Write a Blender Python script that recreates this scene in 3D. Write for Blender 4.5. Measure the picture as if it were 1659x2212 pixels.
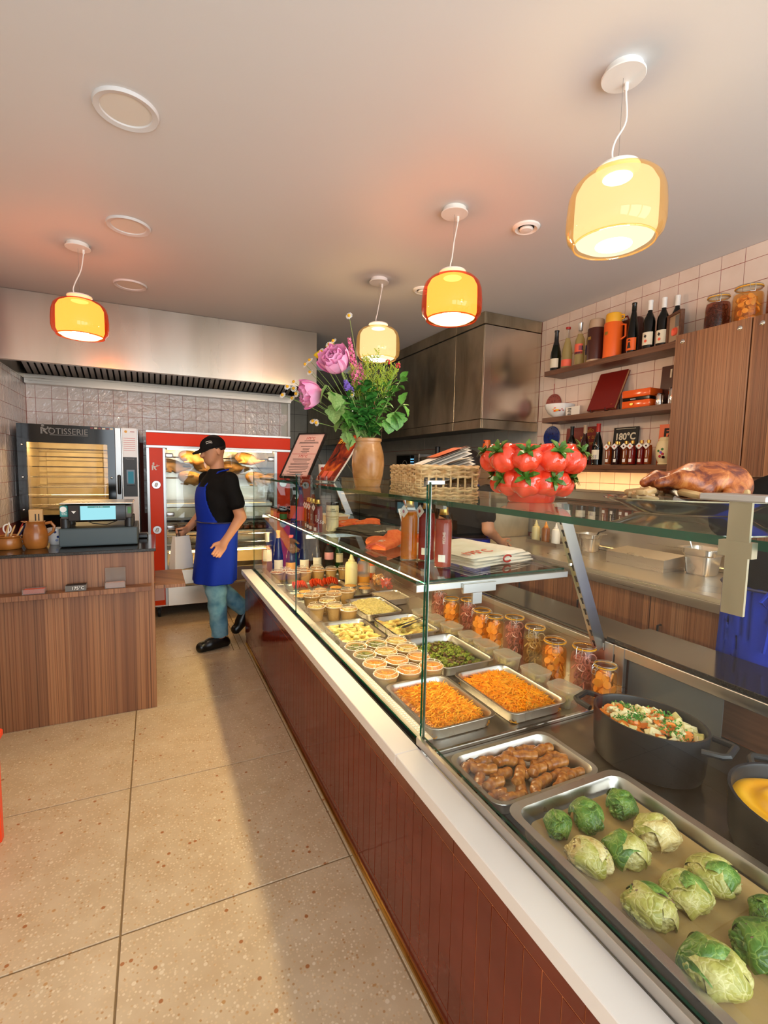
import bpy, bmesh, math, random
import numpy as np
from mathutils import Vector, Matrix, Euler
random.seed(7)
PI = math.pi
S = bpy.context.scene
C = S.collection
for o in list(bpy.data.objects): bpy.data.objects.remove(o)

# ---------------------------------------------------------------- camera
cam_d = bpy.data.cameras.new('camera'); cam = bpy.data.objects.new('camera', cam_d); C.objects.link(cam)
cam_d.sensor_fit = 'HORIZONTAL'; cam_d.sensor_width = 36.0; cam_d.lens = 1041.94 / 1659 * 36.0
cam_d.clip_start = 0.03; cam_d.clip_end = 100
YAW, PITCH, ROLL = 0.445166, 0.0890039, -0.0201288
_f = Vector((math.sin(YAW)*math.cos(PITCH), math.cos(YAW)*math.cos(PITCH), -math.sin(PITCH)))
_r = Vector((math.cos(YAW), -math.sin(YAW), 0)); _d = _f.cross(_r)
_r2 = _r*math.cos(ROLL) + _d*math.sin(ROLL); _d2 = -_r*math.sin(ROLL) + _d*math.cos(ROLL)
mw = Matrix(((_r2.x, -_d2.x, -_f.x, 0), (_r2.y, -_d2.y, -_f.y, 0), (_r2.z, -_d2.z, -_f.z, 1.5), (0, 0, 0, 1)))
cam.matrix_world = mw
S.camera = cam

# ---------------------------------------------------------------- world, daylight, exposure
w = bpy.data.worlds.new('daylight'); S.world = w; w.use_nodes = True
bg = w.node_tree.nodes['Background']; bg.inputs[0].default_value = (0.80, 0.90, 1.0, 1); bg.inputs[1].default_value = 1.6
def area(name, loc, rot, sx, sy, power, col):
    l = bpy.data.lights.new(name, 'AREA'); l.shape = 'RECTANGLE'; l.size = sx; l.size_y = sy; l.energy = power; l.color = col
    o = bpy.data.objects.new(name, l); C.objects.link(o); o.location = loc; o.rotation_euler = rot
    return o
# daylight entering through the three panes of the shop front behind the camera
for _k, _x in enumerate((-0.35, 1.05, 2.4)):
    area('shop_window_daylight', (_x, -1.72, 1.45), (PI/2, 0, 0), 1.2, 2.3, 38, (0.86, 0.94, 1.0))
V = S.view_settings
S.display_settings.display_device = 'sRGB'
V.view_transform = 'Standard'; V.look = 'None'; V.exposure = 0.0; V.gamma = 1.0; V.use_curve_mapping = False

# ---------------------------------------------------------------- mesh helpers
class G:
    """collects vertices and faces; build() links them as one mesh object"""
    def __init__(s): s.v = []; s.f = []; s.m = []; s.mi = 0
    def add(s, vs, fs, mi=None):
        o = len(s.v); s.v.extend([tuple(p) for p in vs])
        for f in fs: s.f.append(tuple(i+o for i in f)); s.m.append(s.mi if mi is None else mi)
        return s
    def box(s, x0, y0, z0, x1, y1, z1, b=0, mi=None, seg=1):
        if b <= 0:
            vs = [(x0,y0,z0),(x1,y0,z0),(x1,y1,z0),(x0,y1,z0),(x0,y0,z1),(x1,y0,z1),(x1,y1,z1),(x0,y1,z1)]
            return s.add(vs, [(0,3,2,1),(4,5,6,7),(0,1,5,4),(1,2,6,5),(2,3,7,6),(3,0,4,7)], mi)
        bm = bmesh.new(); bmesh.ops.create_cube(bm, size=1)
        for v in bm.verts: v.co = ((x0+x1)/2+v.co.x*(x1-x0), (y0+y1)/2+v.co.y*(y1-y0), (z0+z1)/2+v.co.z*(z1-z0))
        bmesh.ops.bevel(bm, geom=list(bm.edges), offset=b, segments=seg, affect='EDGES', profile=0.5)
        return s.bm(bm, mi)
    def bm(s, bm, mi=None):
        bm.verts.index_update()
        s.add([v.co[:] for v in bm.verts], [[v.index for v in f.verts] for f in bm.faces], mi); bm.free(); return s
    def lathe(s, prof, n=24, c=(0,0,0), mi=None, close=True, sx=1, sy=1):
        vs = []; fs = []; k = len(prof)
        for i in range(n):
            a = 2*PI*i/n
            for r, z in prof: vs.append((c[0]+r*math.cos(a)*sx, c[1]+r*math.sin(a)*sy, c[2]+z))
        for i in range(n):
            j = (i+1) % n
            for q in range(k-1): fs.append((i*k+q, j*k+q, j*k+q+1, i*k+q+1))
        s.add(vs, fs, mi)
        if close:
            o = len(s.v)-len(vs)
            if prof[0][0] > 1e-6: s.f.append(tuple(o+i*k for i in range(n))[::-1]); s.m.append(s.mi if mi is None else mi)
            if prof[-1][0] > 1e-6: s.f.append(tuple(o+i*k+k-1 for i in range(n))); s.m.append(s.mi if mi is None else mi)
        return s
    def tube(s, pts, r, n=6, mi=None, cap=True, closed=False):
        P = [Vector(p) for p in pts]; K = len(P); R = r if isinstance(r, (list, tuple)) else [r]*K
        vs = []; fs = []; up = None
        for i in range(K):
            if closed: t = P[(i+1) % K]-P[i-1]
            else: t = P[min(i+1, K-1)]-P[max(i-1, 0)]
            if t.length < 1e-9: t = Vector((0,0,1))
            t.normalize()
            if up is None:
                up = Vector((0,0,1)) if abs(t.z) < .9 else Vector((1,0,0))
            a = t.cross(up)
            if a.length < 1e-6: a = t.cross(Vector((0,1,0)))
            a.normalize(); b = a.cross(t).normalized(); up = b
            for q in range(n):
                an = 2*PI*q/n; vs.append(P[i]+(a*math.cos(an)+b*math.sin(an))*R[i])
        for i in range(K if closed else K-1):
            j = (i+1) % K
            for q in range(n): fs.append((i*n+q, i*n+(q+1) % n, j*n+(q+1) % n, j*n+q))
        if cap and not closed: fs.append(tuple(range(n))[::-1]); fs.append(tuple((K-1)*n+q for q in range(n)))
        return s.add(vs, fs, mi)
    def prism(s, poly, a0, a1, axis='z', mi=None):
        n = len(poly)
        def mk(p, a): return {'z': (p[0], p[1], a), 'y': (p[0], a, p[1]), 'x': (a, p[0], p[1])}[axis]
        vs = [mk(p, a0) for p in poly]+[mk(p, a1) for p in poly]
        fs = [tuple(range(n))[::-1], tuple(range(n, 2*n))]+[(i, (i+1) % n, n+(i+1) % n, n+i) for i in range(n)]
        return s.add(vs, fs, mi)
    def grid(s, fn, nu, nv, mi=None, wrapu=False):
        vs = [fn(i/nu, j/nv) for j in range(nv+1) for i in range(nu+(0 if wrapu else 1))]
        W = nu if wrapu else nu+1
        fs = [(j*W+i, j*W+(i+1) % W, (j+1)*W+(i+1) % W, (j+1)*W+i) for j in range(nv) for i in range(nu)]
        return s.add(vs, fs, mi)
    def xf(s, M, start=0):
        for i in range(start, len(s.v)): s.v[i] = tuple(M @ Vector(s.v[i]))
        return s
    def mesh(s, name, mats, smooth=True, ang=35):
        me = bpy.data.meshes.new(name); me.from_pydata(s.v, [], s.f)
        if not isinstance(mats, (list, tuple)): mats = [mats]
        for m in mats: me.materials.append(M_[m] if isinstance(m, str) else m)
        if len(mats) > 1: me.polygons.foreach_set('material_index', s.m)
        bm = bmesh.new(); bm.from_mesh(me); bmesh.ops.recalc_face_normals(bm, faces=bm.faces); bm.to_mesh(me); bm.free()
        if smooth:
            me.polygons.foreach_set('use_smooth', [True]*len(me.polygons))
            me.set_sharp_from_angle(angle=math.radians(ang))
        me.update(); return me
    def build(s, name, mats, parent=None, loc=None, smooth=True, ang=35):
        return link(name, s.mesh(name, mats, smooth, ang), parent, loc)
def link(name, me, parent=None, loc=None, rot=None, scale=None):
    o = bpy.data.objects.new(name, me); C.objects.link(o)
    if parent: o.parent = parent
    if loc: o.location = loc
    if rot: o.rotation_euler = rot
    if scale: o.scale = scale
    return o
def tag(o, label, cat, group=None):
    o['label'] = label; o['category'] = cat
    if group: o['group'] = group
    return o
def thing(name, label, cat, loc=(0,0,0), rz=0, group=None):
    o = bpy.data.objects.new(name, None); o.empty_display_size = .05; C.objects.link(o)
    o.location = loc; o.rotation_euler = (0, 0, rz); return tag(o, label, cat, group)
def struct(o): o['kind'] = 'structure'; return o
KIDS = {}
def dup(root, loc, rz=0, label=None, group=None, scale=None):
    r = root.copy(); C.objects.link(r); r.location = loc; r.rotation_euler = (0, 0, rz)
    if label: r['label'] = label
    if group: r['group'] = group
    if scale: r.scale = (scale,)*3 if isinstance(scale, (int, float)) else scale
    for ch in root.children:
        c = ch.copy(); C.objects.link(c); c.parent = r
        for g in ch.children:
            d = g.copy(); C.objects.link(d); d.parent = c
    return r
def text(name, body, size, mat, parent, loc, rot, extr=.0004, align='CENTER', sx=1.0, shear=0, bold=0, line=1.0):
    cu = bpy.data.curves.new(name, 'FONT'); cu.body = body; cu.size = size; cu.extrude = extr; cu.align_x = align; cu.align_y = 'CENTER'
    cu.shear = shear; cu.offset = bold; cu.space_line = line; cu.resolution_u = 3
    t = bpy.data.objects.new(name, cu); C.objects.link(t)
    dg = bpy.context.evaluated_depsgraph_get(); me = bpy.data.meshes.new_from_object(t.evaluated_get(dg))
    bpy.data.objects.remove(t); bpy.data.curves.remove(cu)
    me.materials.clear(); me.materials.append(M_[mat])
    o = link(name, me, parent, loc, rot, (sx, 1, 1)); return o
FRONT = (PI/2, 0, 0)          # text facing -Y
FACEX = (PI/2, 0, -PI/2)      # text facing -X

# ---------------------------------------------------------------- signed-distance mesher
def smin(a, b, k): h = np.clip(.5+.5*(b-a)/k, 0, 1); return b*(1-h)+a*h-k*h*(1-h)
def smax(a, b, k): return -smin(-a, -b, k)
def sph(p, c, r): return np.linalg.norm(p-np.array(c), axis=-1)-r
def cap(p, a, b, r0, r1=None):
    a = np.array(a, float); b = np.array(b, float); r1 = r0 if r1 is None else r1
    d = b-a; t = np.clip(((p-a)@d)/max(d@d, 1e-12), 0, 1)
    return np.linalg.norm(p-a-t[..., None]*d, axis=-1)-(r0+(r1-r0)*t)
def ell(p, c, r, R=None):
    q = p-np.array(c)
    if R is not None: q = q@R
    r = np.array(r, float); k0 = np.linalg.norm(q/r, axis=-1); k1 = np.linalg.norm(q/(r*r), axis=-1)
    return k0*(k0-1)/np.maximum(k1, 1e-9)
def rbox(p, c, h, r=.01):
    q = np.abs(p-np.array(c))-np.array(h)+r
    return np.linalg.norm(np.maximum(q, 0), axis=-1)+np.minimum(q.max(-1), 0)-r
def surf(fn, lo, hi, h, B=8):
    lo = np.array(lo, float); n = np.ceil((np.array(hi)-lo)/h/B).astype(int)*B
    nb = n//B
    ci = np.stack(np.meshgrid(*[np.arange(k) for k in nb], indexing='ij'), -1).reshape(-1, 3)
    cd = fn(lo+(ci*B+B/2)*h)
    D = np.empty(tuple(n)); D4 = D.reshape(nb[0], B, nb[1], B, nb[2], B)
    D4[...] = np.where(cd > 0, 1., -1.).reshape(nb[0], 1, nb[1], 1, nb[2], 1)
    near = ci[np.abs(cd) < h*B*1.6]
    g = np.stack(np.meshgrid(*[np.arange(B)]*3, indexing='ij'), -1).reshape(-1, 3)
    for k in range(0, len(near), 400):
        q = near[k:k+400]; idx = (q[:, None, :]*B+g[None]).reshape(-1, 3)
        D[idx[:, 0], idx[:, 1], idx[:, 2]] = fn(lo+idx*h)
    I = D < 0
    cnt = np.zeros(tuple(n-1), int); acc = np.zeros(tuple(n-1)+(3,))
    sl = lambda o: tuple(slice(o[a], n[a]-1+o[a]) for a in range(3))
    corners = [(i, j, k) for i in (0, 1) for j in (0, 1) for k in (0, 1)]
    for c0 in corners:
        for ax in range(3):
            if c0[ax]: continue
            c1 = list(c0); c1[ax] = 1
            a, b = D[sl(c0)], D[sl(tuple(c1))]; x = (a < 0) != (b < 0)
            t = np.where(x, a/np.where(x, a-b, 1), 0); cnt += x
            for d in range(3): acc[..., d] += np.where(x, c0[d]+(t if d == ax else 0), 0)
    act = cnt > 0; ids = -np.ones(cnt.shape, int); w_ = np.argwhere(act); ids[act] = np.arange(len(w_))
    verts = lo+(w_+acc[act]/cnt[act][:, None])*h
    faces = []
    for ax in range(3):
        u, v = (ax+1) % 3, (ax+2) % 3
        s0 = [slice(1, n[a]-1) for a in range(3)]; s0[ax] = slice(0, n[ax]-1); s1 = list(s0); s1[ax] = slice(1, n[ax])
        A = I[tuple(s0)]; Bq = I[tuple(s1)]; e = np.argwhere(A != Bq)
        if not len(e): continue
        base = e.copy(); base[:, u] += 1; base[:, v] += 1
        inside = A[tuple(e.T)]
        def cell(du, dv):
            q = base.copy(); q[:, u] -= du; q[:, v] -= dv; return ids[tuple(q.T)]
        quad = np.stack([cell(1, 1), cell(0, 1), cell(0, 0), cell(1, 0)], -1)
        quad[~inside] = quad[~inside][:, ::-1]; faces.append(quad)
    F = np.concatenate(faces); F = F[(F >= 0).all(1)]
    return verts, F
def sdf_mesh(name, fn, lo, hi, h, mats, matfn=None):
    v, f = surf(fn, lo, hi, h)
    me = bpy.data.meshes.new(name); me.from_pydata(v.tolist(), [], f.tolist())
    if not isinstance(mats, (list, tuple)): mats = [mats]
    for m in mats: me.materials.append(M_[m])
    if matfn is not None:
        cen = v[f].mean(1); me.polygons.foreach_set('material_index', np.asarray(matfn(cen), dtype=np.int32))
    me.polygons.foreach_set('use_smooth', [True]*len(me.polygons)); me.update(); return me
# ---------------------------------------------------------------- materials
S.cycles.transparent_max_bounces = 32; S.cycles.max_bounces = 10; S.cycles.use_denoising = True
S.cycles.caustics_reflective = False; S.cycles.caustics_refractive = False; S.cycles.sample_clamp_indirect = 6
M_ = {}
def hexc(h):
    h = h.lstrip('#'); c = [int(h[i:i+2], 16)/255 for i in (0, 2, 4)]
    return tuple(x/12.92 if x <= .04045 else ((x+.055)/1.055)**2.4 for x in c)+(1,)
class N:
    def __init__(s, name):
        s.m = bpy.data.materials.new(name); s.m.use_nodes = True; s.t = s.m.node_tree
        s.b = s.t.nodes['Principled BSDF']; s.out = s.t.nodes['Material Output']; M_[name] = s.m
    def n(s, kind, **k):
        x = s.t.nodes.new(kind)
        for a, v in k.items(): setattr(x, a, v)
        return x
    def l(s, a, b): s.t.links.new(a, b)
    def set(s, **k):
        for a, v in k.items(): s.b.inputs[a.replace('_', ' ')].default_value = v
        return s
    def coord(s, scale=(1, 1, 1), kind='obj', rot=(0, 0, 0)):
        if kind == 'pos': g = s.n('ShaderNodeNewGeometry').outputs['Position']
        else: g = s.n('ShaderNodeTexCoord').outputs['Object' if kind == 'obj' else 'Generated']
        m = s.n('ShaderNodeMapping'); m.inputs['Scale'].default_value = scale; m.inputs['Rotation'].default_value = rot
        s.l(g, m.inputs[0]); return m.outputs[0]
    def noise(s, co, scale=5, detail=3, rough=.5, dist=0):
        x = s.n('ShaderNodeTexNoise'); x.inputs['Scale'].default_value = scale; x.inputs['Detail'].default_value = detail
        x.inputs['Roughness'].default_value = rough; x.inputs['Distortion'].default_value = dist; s.l(co, x.inputs['Vector']); return x.outputs['Fac']
    def voro(s, co, scale, feat='F1', out='Distance'):
        x = s.n('ShaderNodeTexVoronoi', feature=feat); x.inputs['Scale'].default_value = scale; s.l(co, x.inputs['Vector']); return x.outputs[out]
    def ramp(s, fac, stops, inter='LINEAR'):
        r = s.n('ShaderNodeValToRGB'); e = r.color_ramp.elements; r.color_ramp.interpolation = inter
        while len(e) < len(stops): e.new(.5)
        for i, (p, c) in enumerate(stops): e[i].position = p; e[i].color = hexc(c) if isinstance(c, str) else (c, c, c, 1)
        s.l(fac, r.inputs[0]); return r.outputs['Color']
    def mix(s, fac, a, b, kind='MIX'):
        x = s.n('ShaderNodeMix', data_type='RGBA', blend_type=kind)
        for q, i in ((fac, 0), (a, 6), (b, 7)):
            if isinstance(q, (int, float)): x.inputs[i].default_value = q
            elif isinstance(q, (tuple, str)): x.inputs[i].default_value = hexc(q) if isinstance(q, str) else q
            else: s.l(q, x.inputs[i])
        return x.outputs[2]
    def bump(s, h, strength=.3, dist=.002):
        x = s.n('ShaderNodeBump'); x.inputs['Strength'].default_value = strength; x.inputs['Distance'].default_value = dist
        s.l(h, x.inputs['Height']); s.l(x.outputs[0], s.b.inputs['Normal']); return s
    def col(s, c): s.l(c, s.b.inputs['Base Color']); return s
    def rgh(s, c): s.l(c, s.b.inputs['Roughness']); return s
def plain(name, c, rough=.5, metal=0, spec=.5, coat=0, sss=0):
    s = N(name); s.set(Base_Color=hexc(c), Roughness=rough, Metallic=metal)
    s.b.inputs['Specular IOR Level'].default_value = spec
    if coat: s.set(Coat_Weight=coat, Coat_Roughness=.05)
    return s
def glassy(name, tint, ior=1.45, rough=.0, reflect=1.0, dens=0.0, body=None, bodyrough=.3):
    """thin clear sheet: transparent with fresnel reflection; optional share of a diffuse body"""
    s = N(name); t = s.n('ShaderNodeBsdfTransparent'); t.inputs[0].default_value = hexc(tint)
    g = s.n('ShaderNodeBsdfGlossy'); g.inputs['Roughness'].default_value = rough; g.inputs[0].default_value = (reflect, reflect, reflect, 1)
    fr = s.n('ShaderNodeFresnel'); fr.inputs[0].default_value = ior
    geo = s.n('ShaderNodeNewGeometry'); sub = s.n('ShaderNodeMath', operation='MULTIPLY'); inv = s.n('ShaderNodeMath', operation='SUBTRACT'); inv.inputs[0].default_value = 1
    s.l(geo.outputs['Backfacing'], inv.inputs[1]); s.l(fr.outputs[0], sub.inputs[0]); s.l(inv.outputs[0], sub.inputs[1])
    first = t.outputs[0]
    if body:
        d = s.n('ShaderNodeBsdfDiffuse'); d.inputs[0].default_value = hexc(body)
        tr = s.n('ShaderNodeBsdfTranslucent'); tr.inputs[0].default_value = hexc(body); ad = s.n('ShaderNodeMixShader'); ad.inputs[0].default_value = .5
        s.l(d.outputs[0], ad.inputs[1]); s.l(tr.outputs[0], ad.inputs[2])
        mx = s.n('ShaderNodeMixShader'); mx.inputs[0].default_value = dens; s.l(t.outputs[0], mx.inputs[1]); s.l(ad.outputs[0], mx.inputs[2]); first = mx.outputs[0]
    m = s.n('ShaderNodeMixShader'); s.l(sub.outputs[0], m.inputs[0]); s.l(first, m.inputs[1]); s.l(g.outputs[0], m.inputs[2])
    s.l(m.outputs[0], s.out.inputs['Surface']); s.t.nodes.remove(s.b); return s
def emit(name, c, strength):
    s = N(name); e = s.n('ShaderNodeEmission'); e.inputs[0].default_value = hexc(c); e.inputs[1].default_value = strength
    s.l(e.outputs[0], s.out.inputs['Surface']); s.t.nodes.remove(s.b); return s
def opal(name, c, strength):
    """milky glass: glows, and lets part of the bulb's light through"""
    s = N(name); e = s.n('ShaderNodeEmission'); e.inputs[0].default_value = hexc(c); e.inputs[1].default_value = strength
    t = s.n('ShaderNodeBsdfTransparent'); t.inputs[0].default_value = (1, 1, 1, 1); m = s.n('ShaderNodeMixShader'); m.inputs[0].default_value = .35
    s.l(e.outputs[0], m.inputs[1]); s.l(t.outputs[0], m.inputs[2]); s.l(m.outputs[0], s.out.inputs['Surface']); s.t.nodes.remove(s.b); return s
def mottled(name, stops, scale=12, detail=4, rough=.5, kind='obj', bump=0, bdist=.002, metal=0, dist=0, stretch=(1, 1, 1), coat=0, rn=.5, spec=.5):
    s = N(name); co = s.coord(stretch, kind); f = s.noise(co, scale, detail, rn, dist); s.col(s.ramp(f, stops)); s.set(Roughness=rough, Metallic=metal)
    s.b.inputs['Specular IOR Level'].default_value = spec
    if bump: s.bump(f, bump, bdist)
    if coat: s.set(Coat_Weight=coat, Coat_Roughness=.08)
    return s
# room
s = N('ceiling_paint'); s.set(Base_Color=hexc('d8d6d5'), Roughness=.62); s.bump(s.noise(s.coord((1, 1, 1), 'pos'), 2.5, 3), .12, .02)
s = N('terrazzo'); co = s.coord((1, 1, 1), 'pos')
base = s.ramp(s.noise(co, 9, 4), [(.3, 'bfa482'), (.7, 'ccb596')])
v = s.n('ShaderNodeTexVoronoi'); v.inputs['Scale'].default_value = 95; s.l(co, v.inputs['Vector'])
sep = s.n('ShaderNodeSeparateColor'); s.l(v.outputs['Color'], sep.inputs[0])
chip = s.ramp(sep.outputs[0], [(0, 'cfb592'), (.5, 'dac6a8'), (.8, 'c5a27a'), (.94, 'b58c60'), (1, 'e4d6bf')], 'CONSTANT')
mask = s.ramp(v.outputs['Distance'], [(.28, 1.0), (.42, 0.0)])
a = s.mix(mask, base, chip)
v2 = s.n('ShaderNodeTexVoronoi'); v2.inputs['Scale'].default_value = 38; s.l(co, v2.inputs['Vector']); sep2 = s.n('ShaderNodeSeparateColor'); s.l(v2.outputs['Color'], sep2.inputs[0])
big = s.ramp(sep2.outputs[1], [(0, 0.0), (.8, 1.0)], 'CONSTANT'); m2 = s.ramp(v2.outputs['Distance'], [(.2, 1.0), (.28, 0.0)]); mm = s.mix(1.0, big, m2, 'MULTIPLY')
chip2 = s.ramp(sep2.outputs[2], [(0, 'dccaae'), (.55, 'b98d5c'), (.9, 'a4683a')], 'CONSTANT')
s.col(s.mix(mm, a, chip2)); s.set(Roughness=.34); s.rgh(s.ramp(s.noise(co, 3, 3), [(.3, .26), (.7, .42)]))
plain('floor_grout', '8a6f4c', .8)
def tilemat(name, c1, c2, wav, wscale, rough=.12):
    s = N(name); co = s.coord((1, 1, 1), 'pos'); s.col(s.ramp(s.noise(co, 7, 2), [(.3, c1), (.7, c2)])); s.set(Roughness=rough)
    if wav: s.bump(s.noise(co, wscale, 3, .55, .6), wav, .012)
tilemat('wall_tile', 'e3cdbd', 'ecd9cb', .05, 9, .16)
tilemat('zellige_tile', 'eddcd2', 'f5eae3', .75, 17, .06)
tilemat('kitchen_tile', 'c8c2b2', 'd2ccbc', .03, 6, .2)
tilemat('red_tile', '64200f', '732a18', .06, 8, .09)
plain('red_grout', 'a8584a', .8); plain('orange_grout', 'cc7a48', .7); plain('dark_grout', '5c554c', .8)
s = N('steel'); co = s.coord((.35, .35, 30), 'pos'); s.set(Base_Color=hexc('c9c3bb'), Metallic=1.0); s.rgh(s.ramp(s.noise(co, 4, 3), [(.3, .26), (.7, .38)])); s.b.inputs['Anisotropic'].default_value = .4
s = N('steel_tray'); co = s.coord((1, 1, 1)); s.set(Base_Color=hexc('cfcac2'), Metallic=1.0); s.rgh(s.ramp(s.noise(co, 6, 3), [(.3, .26), (.7, .32)]))
s = N('steel_hood'); co = s.coord((2.5, 2.5, .4), 'pos'); s.set(Metallic=1.0); s.col(s.ramp(s.noise(co, .8, 4), [(.3, 'c2b8a8'), (.7, 'e0d8cc')])); s.rgh(s.ramp(s.noise(co, .7, 3), [(.3, .2), (.7, .34)]))
s = N('steel_grimy'); co = s.coord((3, 3, 1.0), 'pos'); s.set(Metallic=1.0); s.col(s.ramp(s.noise(co, 1.6, 5, .6, 1.0), [(.25, '9a907a'), (.55, 'bdb29a'), (.8, 'd0c6b0')])); s.rgh(s.ramp(s.noise(co, 2, 4), [(.3, .28), (.7, .48)]))
plain('chrome', 'd8d6d2', .09, 1); plain('aluminium', 'cfd0cf', .3, 1); plain('brass', 'c9a24e', .28, 1); plain('gold_cap', 'd2aa58', .3, 1)
plain('dark_steel', '4a4540', .35, 1)
s = N('walnut'); co = s.coord((1, 1, 1), 'pos'); xyz = s.n('ShaderNodeSeparateXYZ'); s.l(co, xyz.inputs[0])
su = s.n('ShaderNodeMath', operation='ADD'); s.l(xyz.outputs[0], su.inputs[0]); s.l(xyz.outputs[1], su.inputs[1])
cm = s.n('ShaderNodeCombineXYZ'); s.l(su.outputs[0], cm.inputs[0]); mz = s.n('ShaderNodeMath', operation='MULTIPLY'); mz.inputs[1].default_value = .02; s.l(xyz.outputs[2], mz.inputs[0]); s.l(mz.outputs[0], cm.inputs[1])
st = s.n('ShaderNodeTexVoronoi'); st.voronoi_dimensions = '1D'; st.inputs['Scale'].default_value = 11; s.l(su.outputs[0], st.inputs['W'])
sc = s.n('ShaderNodeSeparateColor'); s.l(st.outputs['Color'], sc.inputs[0])
strip = s.ramp(sc.outputs[0], [(0, '744a33'), (.25, '8e6040'), (.5, 'a87650'), (.75, '80543a'), (1, 'b88a66')])
mp = s.n('ShaderNodeMapping'); mp.inputs['Scale'].default_value = (10, 1, 1); s.l(cm.outputs[0], mp.inputs[0])
add = s.n('ShaderNodeVectorMath', operation='ADD'); s.l(mp.outputs[0], add.inputs[0]); s.l(st.outputs['Color'], add.inputs[1])
wv = s.noise(add.outputs[0], 7, 6, .65, 1.6)
g1 = s.mix(.85, strip, s.ramp(wv, [(.3, '4e3526'), (.44, 'e8d8cc'), (.56, 'ffffff'), (.7, '7a5a44')]), 'MULTIPLY')
mp2 = s.n('ShaderNodeMapping'); mp2.inputs['Scale'].default_value = (75, 1.6, 1); s.l(cm.outputs[0], mp2.inputs[0]); ad2 = s.n('ShaderNodeVectorMath', operation='ADD'); s.l(mp2.outputs[0], ad2.inputs[0]); s.l(st.outputs['Color'], ad2.inputs[1])
fine = s.noise(ad2.outputs[0], 3, 3, .6, .6)
s.col(s.mix(.6, g1, s.ramp(fine, [(.35, '6a4e3c'), (.5, 'ffffff')]), 'MULTIPLY')); s.set(Roughness=.42)
s = N('shelf_wood'); co = s.coord((3, .35, 3), 'pos'); s.col(s.ramp(s.noise(co, 9, 5, .6, 1.5), [(.25, '4d2f1f'), (.5, '6b4530'), (.75, '7b5339')])); s.set(Roughness=.42)
s = N('dark_stone'); co = s.coord((1, 1, 1), 'pos'); s.col(s.ramp(s.noise(co, 160, 2), [(.4, '1f1a16'), (.75, '2a2420')])); s.set(Roughness=.12)
s = N('quartz'); s.set(Base_Color=hexc('ebe2da'), Roughness=.14)
s = N('plaster_white'); s.set(Base_Color=hexc('e2dcd2'), Roughness=.7)
# generic colours
for nm, c, r in (('white', 'f2efe9', .45), ('white_gloss', 'f4f1ec', .12), ('black', '0d0c0c', .5), ('black_gloss', '0a0a0b', .08), ('black_plastic', '17171a', .35), ('grey_plastic', '7f7d79', .4),
    ('dark_grey', '33373a', .45), ('slate_box', '3d4a4d', .42), ('paper', 'efe9df', .7), ('pink_paper', 'dcb4ac', .6), ('red', 'b3261c', .45), ('coral', 'f0684c', .5), ('orange', 'f0661d', .35), ('yellow', 'f2b12c', .4),
    ('navy', '1d2450', .4), ('green', '3f7a35', .45), ('label_cream', 'e9dfc6', .6), ('pink', 'e6a0a0', .6), ('tan', 'caa06a', .6), ('maroon', '7b1d17', .35), ('cream', 'ecdcae', .35), ('rubber', '1a1919', .6),
    ('ink', '2b2422', .7), ('red_ink', 'b5322a', .6), ('brown_plastic', '4a241c', .3), ('beige', 'b79b7f', .5), ('blue_enamel', '17317a', .25), ('teal', '2f8f8c', .4), ('grey_lip', '5d5a57', .3), ('purple', '7d5fc4', .5),
    ('stone_white', 'e9e4da', .3)):
    plain(nm, c, r)
plain('orange_enamel', 'ff3c00', .3, spec=.12); plain('orange_panel', 'ec4212', .28, spec=.15); plain('trim_steel', 'a9a8a6', .32, 1); plain('orange_tin', 'f0601a', .16, coat=.4)
plain('orange_chair', 'f0451c', .35)
# glass
glassy('pane', 'fbfdfb', 1.5); glassy('shelf_pane', 'f3f9f5', 1.5); glassy('glass_edge', '2a7a5a', 1.5, body='0f5038', dens=.7)
glassy('clear_glass', 'fbfcf9', 1.45); glassy('jar_glass', 'fafbf6', 1.45); glassy('green_glass', '2f5a2c', 1.5, body='122612', dens=.35); glassy('dark_glass', '1d2a18', 1.5, body='0c120a', dens=.6)
glassy('black_pane', '2a2f33', 1.5, body='07080a', dens=.35); glassy('oven_pane', 'f4eee0', 1.5); glassy('rot_pane', 'f8faf8', 1.5)
glassy('clear_lid', 'fbf8f2', 1.45, .05, body='efe6d8', dens=.10); glassy('tub_plastic', 'fbf9f4', 1.4, .15, body='f4eede', dens=.30); glassy('card_box', 'ededed', 1.45, .05, body='d8d4d0', dens=.25)
glassy('water_plastic', 'e8f0ee', 1.4); glassy('green_plastic', '2f9a4c', 1.45, body='1c7a3a', dens=.4)
glassy('orange_glass', 'fa8a50', 1.48, .0, .8, .06, 'd8602c'); glassy('amber_glass', 'f8e6c0', 1.48, .0, .8, .12, 'd8b070')
opal('opal_orange', 'ffcf8a', 5.2); opal('opal_warm', 'ffeec8', 1.35); emit('opal_bottom', 'ffe4bc', 40)
emit('led', 'ffe2ac', 90); emit('oven_lamp', 'ffe2b4', 60); emit('rot_lamp', 'ffcb80', 36); emit('screen_cyan', '9fe0ea', 1.1); emit('screen_dim', '4f8f9c', .7); emit('digits', '6fb6e6', 2.0)
emit('under_led', 'ffcf84', 34)
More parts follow.
